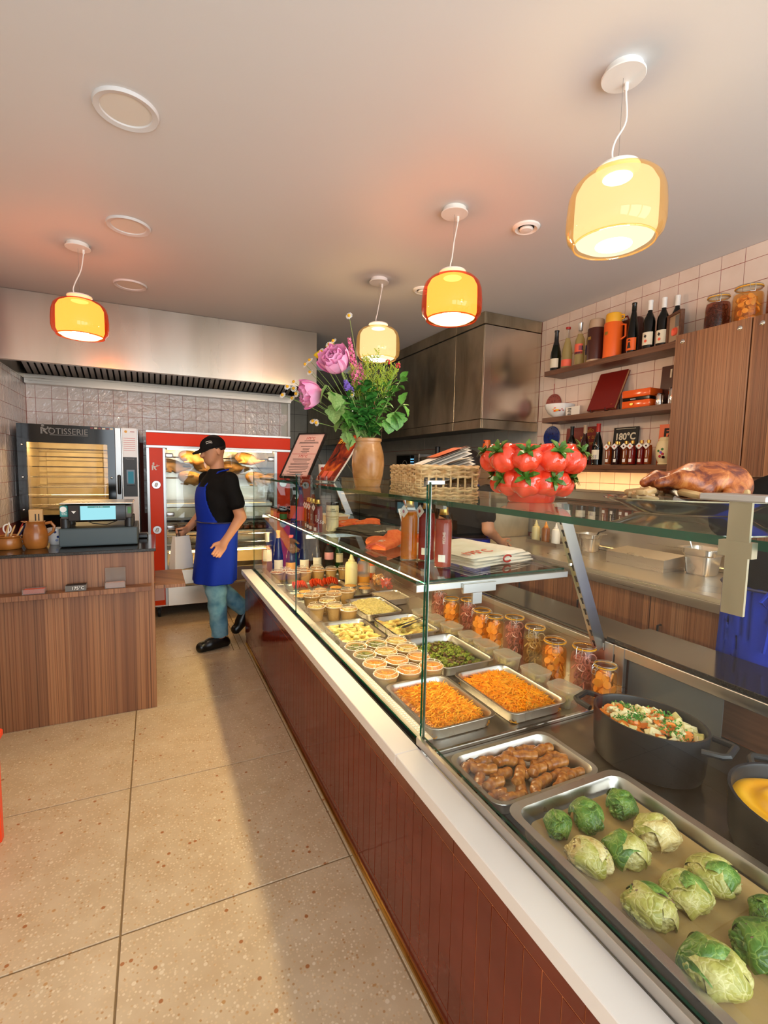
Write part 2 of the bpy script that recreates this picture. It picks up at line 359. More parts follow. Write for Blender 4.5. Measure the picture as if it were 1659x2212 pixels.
# liquids and food
for nm, tn, c, dn in (('oil', 'f6b828', 'e8a010', .45), ('rose_wine', 'f6c09a', 'e8a880', .5), ('pale_wine', 'f2e8b8', 'ead9a0', .55), ('red_sauce', 'c04030', 'b02a22', .75), ('amber_sauce', 'd87a2c', 'c8641c', .6), ('dark_sauce', '6a2420', '4a1616', .7), ('pink_sauce', 'e0806c', 'd06a58', .7), ('water', 'eef4f2', 'ffffff', .02)):
    glassy(nm, tn, 1.1, .05, body=c, dens=dn)
plain('mayo', 'efe2a4', .3); plain('sauce_orange', 'e79a35', .3); plain('soup', 'b78f5a', .1)
mottled('sausage', [(.25, '6e3210'), (.48, 'a5601f'), (.72, 'd0914a')], 55, 6, .28, bump=.5, bdist=.004)
mottled('carrot', [(.3, 'f59208'), (.7, 'ffbe34')], 60, 2, .4); mottled('herb', [(.3, '3d6b1f'), (.7, '6f9a35')], 80, 2, .6)
mottled('couscous', [(.3, 'dcc878'), (.7, 'efe2a6')], 90, 2, .5); mottled('leek', [(.3, 'c9b25a'), (.5, 'dfd08a'), (.7, '9aa13c')], 22, 4, .35, bump=.3); mottled('browned', [(.3, '8a5f2a'), (.55, 'cdae5e'), (.75, 'e3d08c')], 40, 4, .4)
mottled('leek_green', [(.3, '5d7a24'), (.7, '9db04a')], 30, 3, .35); mottled('broccoli', [(.3, '4d5a12'), (.6, '7d8a2a'), (.8, 'a9a548')], 60, 4, .5, bump=.4); mottled('broccoli_char', [(.3, '3a2810'), (.7, '6e5426')], 60, 4, .55)
mottled('pate', [(.3, '9a8766'), (.5, 'c4b293'), (.65, 'a98c72'), (.8, 'd5c7a6')], 45, 5, .35, bump=.3); mottled('crumble', [(.3, 'a86c28'), (.7, 'd69d4c')], 70, 4, .6, bump=.5)
mottled('tomato_slice', [(.3, 'c1310f'), (.7, 'ee5a2a')], 25, 3, .2); mottled('kraft', [(.3, 'c79a58'), (.7, 'd3aa6a')], 30, 3, .6)
mottled('pickle_orange', [(.3, 'f6ac4c'), (.7, 'ffd68c')], 20, 3, .3); mottled('pickle_pink', [(.3, 'd8958a'), (.7, 'f2ccc0')], 16, 3, .3); mottled('pickle_tan', [(.3, 'c4a878'), (.7, 'e4d0a4')], 18, 3, .3); mottled('pickle_dark', [(.3, '5d2a1e'), (.7, '8a5040')], 18, 3, .3)
mottled('artichoke', [(.3, 'c6b163'), (.7, 'e2d394')], 25, 3, .4)
mottled('mash', [(.3, 'eda400'), (.7, 'fbc61c')], 8, 3, .35, bump=.4, bdist=.01); mottled('broth', [(.3, 'a98a56'), (.7, 'b99a66')], 5, 2, .12)
mottled('potato', [(.3, 'dcc985'), (.7, 'f0e6b8')], 20, 3, .4); mottled('carrot_chunk', [(.3, 'd46a12'), (.7, 'ee9030')], 20, 3, .4); mottled('parsley', [(.3, '2f7a1c'), (.7, '5aa838')], 60, 4, .6)
for nm, a, b, c_ in (('cabbage_green', '22461a', '4c7a24', '93ac50'), ('cabbage_light', '84882e', 'b4ac54', 'e0d498'), ('cabbage_pale', 'b48e48', 'd6c07c', 'ece0b0'), ('cabbage_dark', '14240f', '2c4a20', '6a8a40')):
    s = N(nm); co = s.coord(); wob = s.noise(co, 14, 3)
    ad = s.n('ShaderNodeVectorMath', operation='ADD'); s.l(co, ad.inputs[0]); sc_ = s.n('ShaderNodeVectorMath', operation='SCALE'); sc_.inputs['Scale'].default_value = .035
    nt = s.n('ShaderNodeTexNoise'); nt.inputs['Scale'].default_value = 30; s.l(co, nt.inputs['Vector']); s.l(nt.outputs['Color'], sc_.inputs[0]); s.l(sc_.outputs[0], ad.inputs[1])
    vein = s.voro(ad.outputs[0], 42, 'DISTANCE_TO_EDGE'); vm = s.ramp(vein, [(.0, 1.0), (.05, 0.0)])
    body = s.ramp(wob, [(.25, a), (.5, b), (.78, c_)]); vf = s.n('ShaderNodeMath', operation='MULTIPLY'); vf.inputs[1].default_value = .7; s.l(vm, vf.inputs[0]); s.col(s.mix(vf.outputs[0], body, c_)); s.set(Roughness=.3); s.bump(s.mix(.5, vein, s.noise(co, 45, 4)), .9, .010)
mottled('char', [(.35, '3a1d10'), (.6, '6d3d1e')], 25, 4, .5)
s = N('roast'); co = s.coord(); f = s.noise(co, 17, 7, .68, .8); s.col(s.ramp(f, [(.3, '240d08'), (.42, '6e2a12'), (.55, 'b5622a'), (.68, 'd98f4a'), (.8, '9a4524')])); s.set(Roughness=.25); s.bump(f, .3, .01)
mottled('roast_meat', [(.3, 'a0703c'), (.7, 'd9b67c')], 20, 4, .4, bump=.3); mottled('chicken', [(.3, 'dc9a4e'), (.55, 'efba72'), (.8, 'f8d69c')], 12, 4, .28)
mottled('ribs', [(.3, '5d1e0a'), (.6, 'a34a14'), (.8, 'c9742a')], 40, 4, .3)
plain('tomato_glaze', 'f2492a', .07, coat=.7); plain('tomato_glaze_deep', 'e43c20', .1, coat=.5)
mottled('stem_glaze', [(.4, '3f6a1e'), (.62, '7f9440'), (.75, 'd8cf9a')], 40, 2, .2)
mottled('stoneware', [(.3, '9a6430'), (.48, 'b8824a'), (.6, 'c8966a'), (.7, 'b4a08e')], 9, 5, .26, bump=.1, dist=.5); mottled('stoneware_brown', [(.3, '8a4d1c'), (.7, 'b47032')], 10, 4, .2)
mottled('wicker', [(.3, 'c0935a'), (.7, 'e8c892')], 40, 3, .55)
# plants
mottled('leaf', [(.3, '418030'), (.7, '72a848')], 14, 3, .4); mottled('leaf_pale', [(.3, '6c9448'), (.7, '98b870')], 14, 3, .45); mottled('leaf_dark', [(.3, '286024'), (.7, '468838')], 14, 3, .35); plain('stem_green', '7c9a48', .5); mottled('goldenrod', [(.3, '86a82e'), (.7, 'c0cc4c')], 40, 2, .6)
mottled('petal_pink', [(.3, 'ef74b2'), (.7, 'fbb6da')], 18, 2, .5); mottled('petal_deep', [(.3, 'e05898'), (.7, 'f48eb8')], 18, 2, .5); plain('petal_white', 'f5f2ea', .5); plain('pollen', 'e9ad14', .6); plain('petal_yellow', 'e8c51c', .5); plain('petal_red', 'b81a38', .5); plain('twig', '8a5f34', .7)
# clothes and skin
plain('skin', 'c98f6c', .5); plain('shirt_black', '0c0b0c', .8, spec=.2); plain('apron_blue', '0f2fa0', .7, spec=.2); mottled('denim', [(.3, '4f86a0'), (.7, '86b4c4')], 14, 5, .8); plain('hair', '1c1310', .55); plain('clog', '0b0b0b', .3)
mottled('cloth_brown', [(.3, '4a4033'), (.7, '584d3e')], 40, 2, .85); mottled('cloth_orange', [(.3, 'e9622a'), (.7, 'f27b3e')], 60, 2, .85); mottled('cloth_cream', [(.3, 'ece3d2'), (.7, 'f4eee2')], 20, 2, .85)
s = N('magazine_cover'); co = s.coord((1, 1, 1), 'gen'); s.col(s.ramp(s.noise(co, 2.4, 3, .5, 1.2), [(.3, '2a0f0d'), (.45, '8a2a12'), (.6, 'd9601e'), (.7, 'f09a2a')])); s.set(Roughness=.25)
s = N('news'); co = s.coord((1, 1, 1)); s.col(s.ramp(s.noise(co, 14, 2), [(.45, 'efe8dd'), (.58, 'e6dccb'), (.66, 'e6953a')])); s.set(Roughness=.6)
mottled('oven_wall', [(.3, 'c8b080'), (.7, 'e4d2a8')], 6, 3, .3)
# ---------------------------------------------------------------- the room
XL, XR, YB, YF, ZC = -1.09, 3.1, 5.7, -1.8, 2.81
XP, YR, ZK = 1.46, 8.5, 2.72
fl = struct(G().box(XL-.15, YF-.1, -.12, XR+.15, YR+.15, -.004).build('floor', 'floor_grout'))
tme = G().box(-.3875, -.3875, -.02, .3875, .3875, 0, .0015).mesh('floor_tile', 'terrazzo', False)
px, py = .785, .782
for i in range(-2, 6):
    for j in range(-5, 10):
        x0, x1, y0, y1 = -.127+i*px, -.127+(i+1)*px, 1.625+j*py, 1.625+(j+1)*py
        x0, x1, y0, y1 = max(x0, XL), min(x1, XR), max(y0, YF), min(y1, YR)
        if x1-x0 < .02 or y1-y0 < .02: continue
        cuts = [(x0, x1)]
        if i == 0 and y0 > 3.9: cuts = [(x0, .56), (.56, .61), (.61, x1)]
        for a, b in cuts:
            link('tile', tme, fl, ((a+b)/2, (y0+y1)/2, 0), None, ((b-a-.006)/.775, (y1-y0-.006)/.775, 1))
struct(G().box(XL-.15, YF-.1, ZC, XR+.15, 5.97, ZC+.12).box(XP-.1, 5.97, ZK, XR+.15, YR+.15, ZK+.21).build('ceiling', 'ceiling_paint', smooth=False))
wb = struct(G().box(XL-.15, YB+.0035, 0, XP, YB+.15, ZC).build('wall_back', 'red_grout', smooth=False))
wl = struct(G().box(XL-.15, YF, 0, XL-.0035, YB+.15, ZC).build('wall_left', 'red_grout', smooth=False))
struct(G().box(XL-.0035, YF, 0, XL, 4.26, ZC).build('trim_1', 'plaster_white', smooth=False))
wr = struct(G().box(XR+.0035, YF, 0, XR+.15, YR, ZC).build('wall_right', 'red_grout', smooth=False))
struct(G().box(XR, YF, 0, XR+.0035, .78, ZC).build('trim_2', 'plaster_white', smooth=False))
wk = struct(G().box(XP-.1, YR+.0035, 0, XR+.1, YR+.15, ZC).build('wall_rear', 'dark_grout', smooth=False))
struct(G().box(XP-.1, YB, 0, XP, YR, ZC).build('wall_partition', 'kitchen_tile', smooth=False))
struct(G().box(XP-.03, YB-.03, .9, XP+.0, YB-.001, 2.26, .003).build('trim_3', 'white', smooth=False))
# shop front behind the camera: posts, sill and lintel around three openings
g = G().box(XL, YF-.1, 0, XR, YF, .28).box(XL, YF-.1, 2.62, XR, YF, ZC)
for a, b in ((XL, -.96), (.27, .43), (1.67, 1.78), (3.02, XR)): g.box(a, YF-.1, .28, b, YF, 2.62)
struct(g.build('wall_front', 'plaster_white', smooth=False))
def tiles(parent, mat, mode, u0, u1, v0, v1, ou, ov, pu, pv, d, gap=.0035, skip=None):
    me = G().box(-.5, -.5, -.5, .5, .5, .5).mesh('wall_tile', mat, False)
    bm = bmesh.new(); bm.from_mesh(me); bm.free()
    i0 = math.floor((u0-ou)/pu); j0 = math.floor((v0-ov)/pv)
    for i in range(i0, i0+60):
        a, b = max(u0, ou+i*pu), min(u1, ou+(i+1)*pu)
        if b-a < .012: continue
        for j in range(j0, j0+30):
            c_, e = max(v0, ov+j*pv), min(v1, ov+(j+1)*pv)
            if e-c_ < .012: continue
            if skip and skip((a+b)/2, (c_+e)/2): continue
            t = .010+.0022*random.random(); u, v = (a+b)/2, (c_+e)/2
            # each tile sits a touch proud and tilted by a fraction of a degree, as hand-set tiles do
            r1, r2 = random.uniform(-.004, .004), random.uniform(-.004, .004)
            if mode == 'back': o = link('tile', me, parent, (u, d+.012-t/2, v), (r1, 0, r2), (b-a-gap, t, e-c_-gap))
            elif mode == 'left': o = link('tile', me, parent, (d-.012+t/2, u, v), (0, r1, r2), (t, b-a-gap, e-c_-gap))
            else: o = link('tile', me, parent, (d+.012-t/2, u, v), (0, r1, r2), (t, b-a-gap, e-c_-gap))
tiles(wb, 'zellige_tile', 'back', XL, XP-.03, .98, 2.30, -.885, 2.1135, .131, .1305, YB, skip=lambda x, z: z < 1.75 and (x < -.15 or x > -.02) and not (x < -1.0))
tiles(wl, 'zellige_tile', 'left', 4.26, YB, .98, 2.30, YB, 2.1135, .1305, .1305, XL)
tiles(wr, 'wall_tile', 'right', .78, 3.35, 1.36, ZC, 2.257, 2.730, .1305, .1305, XR)
tiles(wr, 'kitchen_tile', 'right', 3.35, YR, .95, 1.95, 3.35, 1.55, .2, .2, XR, .005)
tiles(wk, 'kitchen_tile', 'back', XP, XR, .9, ZK, XP+.2, 1.23, .3, .3, YR, .006)

# ---------------------------------------------------------------- extractor hoods
h1 = thing('extractor_hood', 'long brushed steel extractor hood over the ovens on the back wall', 'extractor hood', (.185, YB, 0))
def at(g_, o): return g_.xf(Matrix.Translation(-Vector(o.location)))
at(G().box(XL+.002, 4.656, 2.28, XP, 4.668, ZC-.002, .002).box(XL+.002, 4.668, 2.28, XL+.014, YB-.002, ZC-.002).box(XP-.012, 4.668, 2.28, XP, YB-.002, ZC-.002), h1).build('canopy', 'steel_hood', h1)
at(G().box(XL+.014, 4.668, 2.28, XP-.012, 4.70, 2.295), h1).build('lip', 'steel', h1)
at(G().prism([(5.58, 2.235), (YB-.004, 2.235), (YB-.004, 2.40), (5.58, 2.32)], XL+.014, XP-.014, 'x'), h1).build('back_channel', 'steel', h1)
at(G().prism([(4.69, 2.635), (5.62, 2.36), (5.62, 2.38), (4.69, 2.655)], XL+.014, XP-.014, 'x'), h1).build('filter_tray', 'dark_steel', h1)
bme = G().prism([(4.72, 2.58), (5.585, 2.325), (5.585, 2.35), (4.72, 2.605)], -.018, .018, 'x').mesh('baffle', 'trim_steel', False)
for k in range(48): link('baffle', bme, h1, (XL+.06+k*.0515-.185, -YB, 0))
for k in range(3):
    x = (-.75, .1, .95)[k]-.185
    G().lathe([(0, -.02), (.012, -.018), (.018, -.006), (.018, .0)], 10, (x, 5.565-YB, 2.32)).build('rivet_cap', 'clear_glass', h1)
h2 = thing('extractor_hood', 'deep stained steel extractor hood beside the bottle shelves', 'extractor hood', (2.79, 5.0, 0))
X2, Y2 = 2.48, 3.35
for y0, y1 in ((Y2, 3.76), (3.764, 5.3), (5.304, 6.9), (6.904, 8.4)):
    zt = 2.70
    at(G().box(X2, y0, 1.937, X2+.012, y1, zt, .0015), h2).build('front_panel', 'steel_grimy', h2)
    at(G().box(X2-.003, y0, 1.857, X2+.015, y1, 1.932, .0015), h2).build('lower_trim', 'steel_grimy', h2)
    if y0 < 5.9: at(G().box(X2, y0, 2.712, X2+.012, min(y1, 5.97), ZC-.002, .0015), h2).build('top_trim', 'steel_grimy', h2)
at(G().box(X2+.012, Y2, 1.937, XR-.004, Y2+.012, 2.706, .0015), h2).build('side_panel', 'steel_hood', h2)
at(G().box(X2+.012, Y2-.003, 1.857, XR-.004, Y2+.012, 1.932, .0015), h2).build('lower_trim', 'steel_grimy', h2)
at(G().box(X2+.012, Y2, 2.713, XR-.004, Y2+.012, ZC-.002, .0015), h2).build('top_trim', 'steel_grimy', h2)
at(G().box(X2+.013, Y2+.013, 1.90, XR-.006, 8.39, 1.92), h2).build('underside', 'dark_steel', h2)
at(G().box(X2+.014, Y2+.014, 1.93, X2+.02, 8.38, 2.70), h2).build('backing', 'black', h2)
# ---------------------------------------------------------------- ceiling fittings
def downlight(loc, label):
    t = thing('recessed_downlight', label, 'ceiling light', loc, 0, 'recessed ceiling downlights')
    G().lathe([(.086, -.002), (.089, -.008), (.108, -.012), (.112, -.006), (.112, 0)], 40).build('trim_ring', 'ceiling_paint', t)
    G().lathe([(0, -.004), (.087, -.003), (.087, .0)], 40).build('diffuser', 'plaster_white', t)
downlight((-.066, 2.152, ZC), 'round recessed ceiling light nearest the camera, the largest in view')
downlight((-.1, 3.14, ZC), 'round recessed ceiling light in the middle of the row of three')
downlight((-.13, 4.13, ZC), 'round recessed ceiling light closest to the long steel hood')
def vent(loc, label):
    t = thing('ceiling_vent', label, 'air vent', loc, 0, 'round ceiling vents')
    G().lathe([(.040, .0), (.043, -.006), (.058, -.016), (.070, -.008), (.072, 0)], 36).build('collar', 'white', t)
    G().lathe([(0, -.003), (.041, -.003), (.041, -.0005)], 30).build('throat', 'black', t)
    G().lathe([(0, -.024), (.030, -.021), (.036, -.014), (.034, -.008), (0, -.005)], 30).build('disc', 'white', t)
vent((1.832, 2.137, ZC), 'round white ceiling vent between the large and the middle pendant lamp')
vent((1.80, 3.19, ZC), 'round ceiling vent half hidden behind the orange pendant lamp over the counter')
t = thing('security_camera', 'small white dome camera on the ceiling beside the steel hood', 'camera', (1.905, 5.695, ZC))
G().lathe([(.058, 0), (.058, -.02), (.052, -.035), (.036, -.04), (0, -.04)], 28).build('housing', 'white', t)
G().lathe([(.034, -.038), (.030, -.055), (.016, -.066), (0, -.068)], 24).build('dome', 'black_gloss', t)
def pendant(loc, label, glass, opal, cordx):
    t = thing('pendant_lamp', label, 'pendant lamp', loc, 0, 'glass pendant lamps')
    z = lambda v: v-ZC
    G().lathe([(0, -.026), (.066, -.026), (.068, -.024), (.068, -.021), (.058, -.020), (.058, 0)], 40).build('canopy', 'white', t)
    pts = [(.028, .01, -.024), (.026, .008, -.06), (.012+cordx, .0, -.15), (-.02-cordx, -.01, -.235), (-.03-cordx, -.01, -.28), (-.012, 0, -.305)]
    cr = []
    for i in range(len(pts)-1):
        for k in range(6):
            q = k/6; p0 = Vector(pts[max(i-1, 0)]); p1 = Vector(pts[i]); p2 = Vector(pts[i+1]); p3 = Vector(pts[min(i+2, len(pts)-1)])
            cr.append(.5*((2*p1)+(-p0+p2)*q+(2*p0-5*p1+4*p2-p3)*q*q+(-p0+3*p1-3*p2+p3)*q**3))
    cr.append(Vector(pts[-1]))
    G().tube(cr, .0033, 8).build('cord', 'white', t)
    G().lathe([(.007, -.024), (.007, -.046), (.004, -.05)], 10, (.028, .01, 0)).build('cord_grip', 'white', t)
    G().tube([(0, 0, -.02), (0, 0, -.31)], .0007, 5).build('wire', 'grey_plastic', t)
    G().lathe([(0, -.298), (.055, -.298), (.066, -.302), (.068, -.308), (.052, -.320), (.046, -.335)], 40).build('collar', 'white_gloss', t)
    out = [(.048, -.325), (.085, -.329), (.118, -.342), (.140, -.366), (.150, -.400), (.154, -.450), (.154, -.492), (.147, -.520), (.128, -.540)]
    G().lathe(out, 56, close=False).build('glass_shade', glass, t)
    G().tube([(.127*math.cos(a), .127*math.sin(a), -.541) for a in [2*PI*k/56 for k in range(56)]], .0032, 6, closed=True).build('shade_rim', glass, t)
    inn = [(.044, -.332), (.085, -.337), (.112, -.352), (.126, -.378), (.128, -.43), (.128, -.505), (.118, -.532), (.095, -.546), (.056, -.548)]
    G().lathe(inn, 48, close=False).build('opal_diffuser', opal, t)
    G().lathe([(0, -.549), (.057, -.549), (.057, -.547)], 32).build('bulb_disc', 'opal_bottom', t)
    for nm, z_, e_, r_ in (('bulb', -.44, 6 if glass == 'orange_glass' else 9, .05), ('bulb', -.585, 10, .05)):  # second light is added below the shade as warm fill for the room
        l = bpy.data.lights.new(nm, 'POINT'); l.energy = e_; l.color = (1, .80, .56); l.shadow_soft_size = r_
        o = bpy.data.objects.new(nm, l); C.objects.link(o); o.parent = t; o.location = (0, 0, z_)
pendant((1.407, 1.204, ZC), 'large pale amber glass pendant lamp nearest the camera over the counter', 'amber_glass', 'opal_warm', .012)
pendant((1.394, 2.167, ZC), 'orange glass pendant lamp above the wicker basket, middle of the counter row', 'orange_glass', 'opal_orange', -.008)
pendant((1.437, 3.165, ZC), 'pale amber glass pendant lamp directly above the flower bouquet', 'amber_glass', 'opal_warm', -.006)
pendant((-.387, 3.54, ZC), 'orange glass pendant lamp hanging above the till on the left', 'orange_glass', 'opal_orange', 0)
# ---------------------------------------------------------------- serving counter with display case
CY0, CY1 = .12, 4.09
cb = thing('tiled_counter', 'long counter base clad in glossy dark red upright tiles', 'counter', (1.3, 2.1, 0))
at(G().box(.6765, CY0, .0, 2.0, CY1-.0115, .565).box(.6765, CY0, .565, .73, CY1-.01, .597), cb).build('core', 'orange_grout', cb, smooth=False)
rt = G().box(-.5, -.5, -.5, .5, .5, .5).mesh('clad_tile', 'red_tile', False)
k = 0; y = CY0
while y < CY1-.03:
    if y > .3: link('tile', rt, cb, (.6795-1.3, y+.02625-2.1, .291), (0, random.uniform(-.002, .002), random.uniform(-.012, .012)), (.009, .0497, .447))
    y += .0525
y = CY0
while y < CY1-.03:
    b = min(y+.21, CY1-.012)
    if b > .3:
        for z0, z1 in ((.518, .595), (.013, .064)): link('tile', rt, cb, (.6795-1.3, (y+b)/2-2.1, (z0+z1)/2), None, (.009, b-y-.002, z1-z0))
    y += .21
ye = CY1-.010
for x in [.69+.0525*i for i in range(24)]: link('tile', rt, cb, (x+.026-1.3, ye+.004-2.1, .291), None, (.0505, .009, .447))
at(G().box(.668, CY0, .0, .684, CY1-.01, .011), cb).build('floor_strip', 'brass', cb)
wl_ = thing('counter_ledge', 'narrow white stone ledge running along the front of the display case', 'counter ledge', (.687, 2.1, .597))
at(G().box(.644, 1.2365, .5975, .727, CY1+.012, .637, .002), wl_).build('slab', 'quartz', wl_)
at(G().box(.644, CY0, .5975, .727, 1.2355, .637, .002), wl_).build('slab', 'quartz', wl_)

dc = thing('display_case', 'refrigerated glass display case filled with trays of food', 'display case', (1.25, 2.1, .597))
def P_(g_, name, mat, smooth=True): return at(g_, dc).build(name, mat, dc, smooth=smooth)
P_(G().box(.728, 1.262, .60, .742, CY1, .640), 'black_channel', 'black_gloss', False)
P_(G().box(.752, 1.27, .567, .80, CY1, .634, .002), 'front_frame', 'steel')
P_(G().box(.80, 1.262, .566, 1.728, CY1, .570), 'deck', 'steel_tray', False)
P_(G().box(.752, 1.258, .571, 1.72, 1.272, .592, .002), 'divider_channel', 'chrome')
g = G()
for i in range(74):
    for q in range(2): g.box(.772+q*.013, 1.30+i*.0145, .634, .780+q*.013, 1.307+i*.0145, .6352)
vs_ = P_(g, 'vent_slots', 'white'); vs_['kind'] = 'stuff'
P_(G().box(1.728, 1.40, .566, 1.742, CY1, .745, .002).box(1.722, 1.40, .745, 1.748, CY1, .775, .002), 'rear_frame', 'steel')
P_(G().box(.744, CY1-.012, .567, 1.74, CY1-.002, .60), 'end_frame', 'steel')
def pane(name, x0, y0, z0, x1, y1, z1, thin, par=None, m='pane'):
    """sheet of glass whose cut edges show green; thin is the axis across the sheet"""
    g_ = G().box(x0, y0, z0, x1, y1, z1); ax = {'x': (3, 5), 'y': (2, 4), 'z': (0, 1)}[thin]
    g_.m = [0 if i in ax else 1 for i in range(6)]
    par = par or dc; return at(g_, par).build(name, [m, 'glass_edge'], par, smooth=False)
pane('front_pane', .743, 2.757, .641, .750, CY1, 1.456, 'x')
pane('front_pane', .743, 1.262, .641, .750, 2.753, 1.46, 'x')
pane('end_pane', .752, CY1-.010, .601, 1.70, CY1-.003, 1.40, 'y')
pane('top_shelf', .786, 1.30, 1.393, 1.36, 4.04, 1.408, 'z', m='shelf_pane')
pane('middle_shelf', .81, 1.43, 1.106, 1.50, 4.03, 1.115, 'z', m='shelf_pane')
P_(G().box(.738, 1.247, 1.455, .80, 1.262, 1.468, .002), 'pane_clip', 'aluminium'); P_(G().box(.751, 1.2545, .64, .757, 1.261, 1.455), 'pane_post', 'trim_steel', False)
P_(G().box(.80, 1.2545, 1.38, .812, 1.30, 1.3925), 'shelf_clip', 'grey_plastic')
P_(G().box(.738, 2.745, 1.452, .772, 2.765, 1.464, .002), 'pane_clip', 'grey_plastic')
for y0_, y1_ in ((1.45, 2.72), (2.79, 4.0)): P_(G().box(.868, y0_, 1.096, .906, y1_, 1.1055), 'light_housing', 'aluminium'); P_(G().box(.871, y0_+.01, 1.091, .903, y1_-.01, 1.0958), 'light_strip', 'led', False)  # far strip and housing are added, unseen, to light the far bottles
kh = G().box(-.0015, -.004, -.010, .0015, .004, .004).lathe([(0, -.0015), (.007, -.0015), (.007, .0015), (0, .0015)], 10)
kh = G(); kh.prism([(.007*math.cos(a), .009+.007*math.sin(a)) for a in [2*PI*q/10 for q in range(10)]], -.001, .001, 'x').prism([(-.0035, -.014), (.0035, -.014), (.0035, .006), (-.0035, .006)], -.001, .001, 'x')
khm = kh.mesh('keyhole', 'black', False)
for y in (1.42, 2.75, 4.02):
    a, b = Vector((1.695, y, .745)), Vector((1.415, y, 1.385)); d = (b-a).normalized(); nrm = Vector((-d.z, 0, d.x))
    poly = [a-nrm*-.0, a+nrm*.052, b+nrm*.052, b]
    P_(G().prism([(p.x, p.z) for p in (a, b, b-nrm*.052, a-nrm*.052)], y-.014, y+.014, 'y'), 'support_leg', 'aluminium', False)
    P_(G().prism([(p.x, p.z) for p in (a, b, b+nrm*.004, a+nrm*.004)], y-.016, y-.002, 'y'), 'leg_face', 'cream' if 0 else 'steel_tray', False)
    if y < 2:
        L_ = (b-a).length; ang = math.atan2(d.x, d.z)
        for i in range(13):
            p = a+d*(.04+i*(L_-.07)/12)+nrm*.0045
            link('keyhole', khm, dc, p-Vector((0, .009, 0))-Vector(dc.location), (0, ang, 0))
        G().lathe([(0, 0), (.008, 0), (.008, .01), (0, .01)], 8).build('bolt', 'chrome', dc, Vector((1.50, y-.02, 1.13))-Vector(dc.location))
    P_(G().box(.80, y-.012, 1.080, 1.50, y+.012, 1.105, .002), 'shelf_arm', 'aluminium')
P_(G().box(.985, 1.395, 1.062, 1.13, 1.408, 1.098, .002).box(1.03, 1.40, 1.02, 1.07, 1.409, 1.064), 'arm_bracket', 'aluminium')

hc = thing('hot_food_counter', 'steel hot serving counter at the near end of the display case', 'counter', (1.25, .7, .567))
def H_(g_, name, mat, smooth=True): return at(g_, hc).build(name, mat, hc, smooth=smooth)
mottled('hot_plate', [(.3, '6f6a64'), (.7, '8b857d')], 3, 4, .3, 'pos', metal=1)
H_(G().box(.745, CY0, .566, 1.728, 1.256, .580).box(1.728, CY0, .566, 1.80, 1.398, .580), 'deck', 'hot_plate', False)
H_(G().box(.728, CY0, .6372, .742, 1.258, .664, .0015), 'front_rail', 'steel')
H_(G().box(.7435, CY0, .581, .772, 1.256, .588), 'front_gutter', 'steel')
pane('front_pane', .743, CY0, .666, .750, 1.246, 1.464, 'x', hc)
pane('top_shelf', .786, CY0, 1.393, 1.36, 1.296, 1.408, 'z', hc, m='shelf_pane')
H_(G().box(1.725, CY0, .745, 1.744, 1.38, .787, .002), 'rear_rail', 'brass' if 0 else 'steel')
H_(G().box(1.722, 1.30, .581, 1.742, 1.345, .787, .002), 'rear_post', 'steel'); H_(G().box(1.722, 1.352, .581, 1.744, 1.398, .787, .002), 'rear_post', 'steel')
glassy('sliding_panel_glass', 'c8c8c4', 1.45, .1, body='a8aaa8', dens=.55)
H_(G().box(1.748, .93, .585, 1.753, 1.295, .745), 'sliding_panel', 'sliding_panel_glass', False)
H_(G().box(1.80, CY0, .582, 1.81, 1.39, .77), 'back_board', 'maroon' if 0 else 'shelf_wood', False)
H_(G().box(.752, .385, 1.30, .757, .415, 1.468).box(.751, .38, 1.384, .765, .425, 1.407), 'pane_bracket', 'steel_grimy')
H_(G().box(.737, .36, 1.464, .80, .45, 1.474, .002), 'pane_cap', 'aluminium')
sl = tag(G().box(1.735, CY0, .788, 2.01, 1.40, .806, .002).box(1.75, 1.402, .776, 2.01, 4.05, .790, .002).build('rear_worktop', 'dark_stone'), 'polished dark stone worktop behind the hot serving counter', 'worktop')
# ---------------------------------------------------------------- combi oven
ov = thing('combi_oven', 'black glass fronted rotisserie oven with chrome handle against the left wall', 'oven', (-.585, 5.34, .72))
def O_(g_, name, mat, smooth=True): return at(g_, ov).build(name, mat, ov, smooth=smooth)
O_(G().box(-1.035, 5.03, .72, -1.0, 5.68, 1.82).box(-.36, 5.03, .72, -.13, 5.68, 1.82).box(-1.0, 5.64, .72, -.36, 5.68, 1.82).box(-1.0, 5.03, 1.72, -.36, 5.64, 1.82).box(-1.0, 5.03, .72, -.36, 5.64, 1.0), 'casing', 'steel', False)
O_(G().box(-1.0, 5.60, 1.0, -.36, 5.64, 1.72), 'cavity_back', 'oven_wall', False)
O_(G().box(-.998, 5.08, 1.0, -.990, 5.6, 1.72).box(-.372, 5.08, 1.0, -.362, 5.6, 1.72), 'cavity_side', 'oven_wall', False)
O_(G().box(-.98, 5.12, 1.685, -.40, 5.16, 1.70), 'lamp', 'oven_lamp', False)
for z in (1.10, 1.19, 1.28, 1.37, 1.46, 1.55, 1.62):
    g = G(); g.tube([(-.985, 5.14, z), (-.375, 5.14, z)], .004, 6).tube([(-.985, 5.5, z), (-.375, 5.5, z)], .004, 6)
    for q in range(3): g.tube([(-.95+q*.06, 5.14, z), (-.95+q*.06, 5.5, z)], .0025, 5)
    O_(g, 'rack', 'chrome')
O_(G().box(-.93, 5.585, 1.05, -.46, 5.598, 1.6, .004), 'fan_cover', 'oven_wall')
W = dict(x0=-.971, x1=-.374, z0=1.044, z1=1.667)
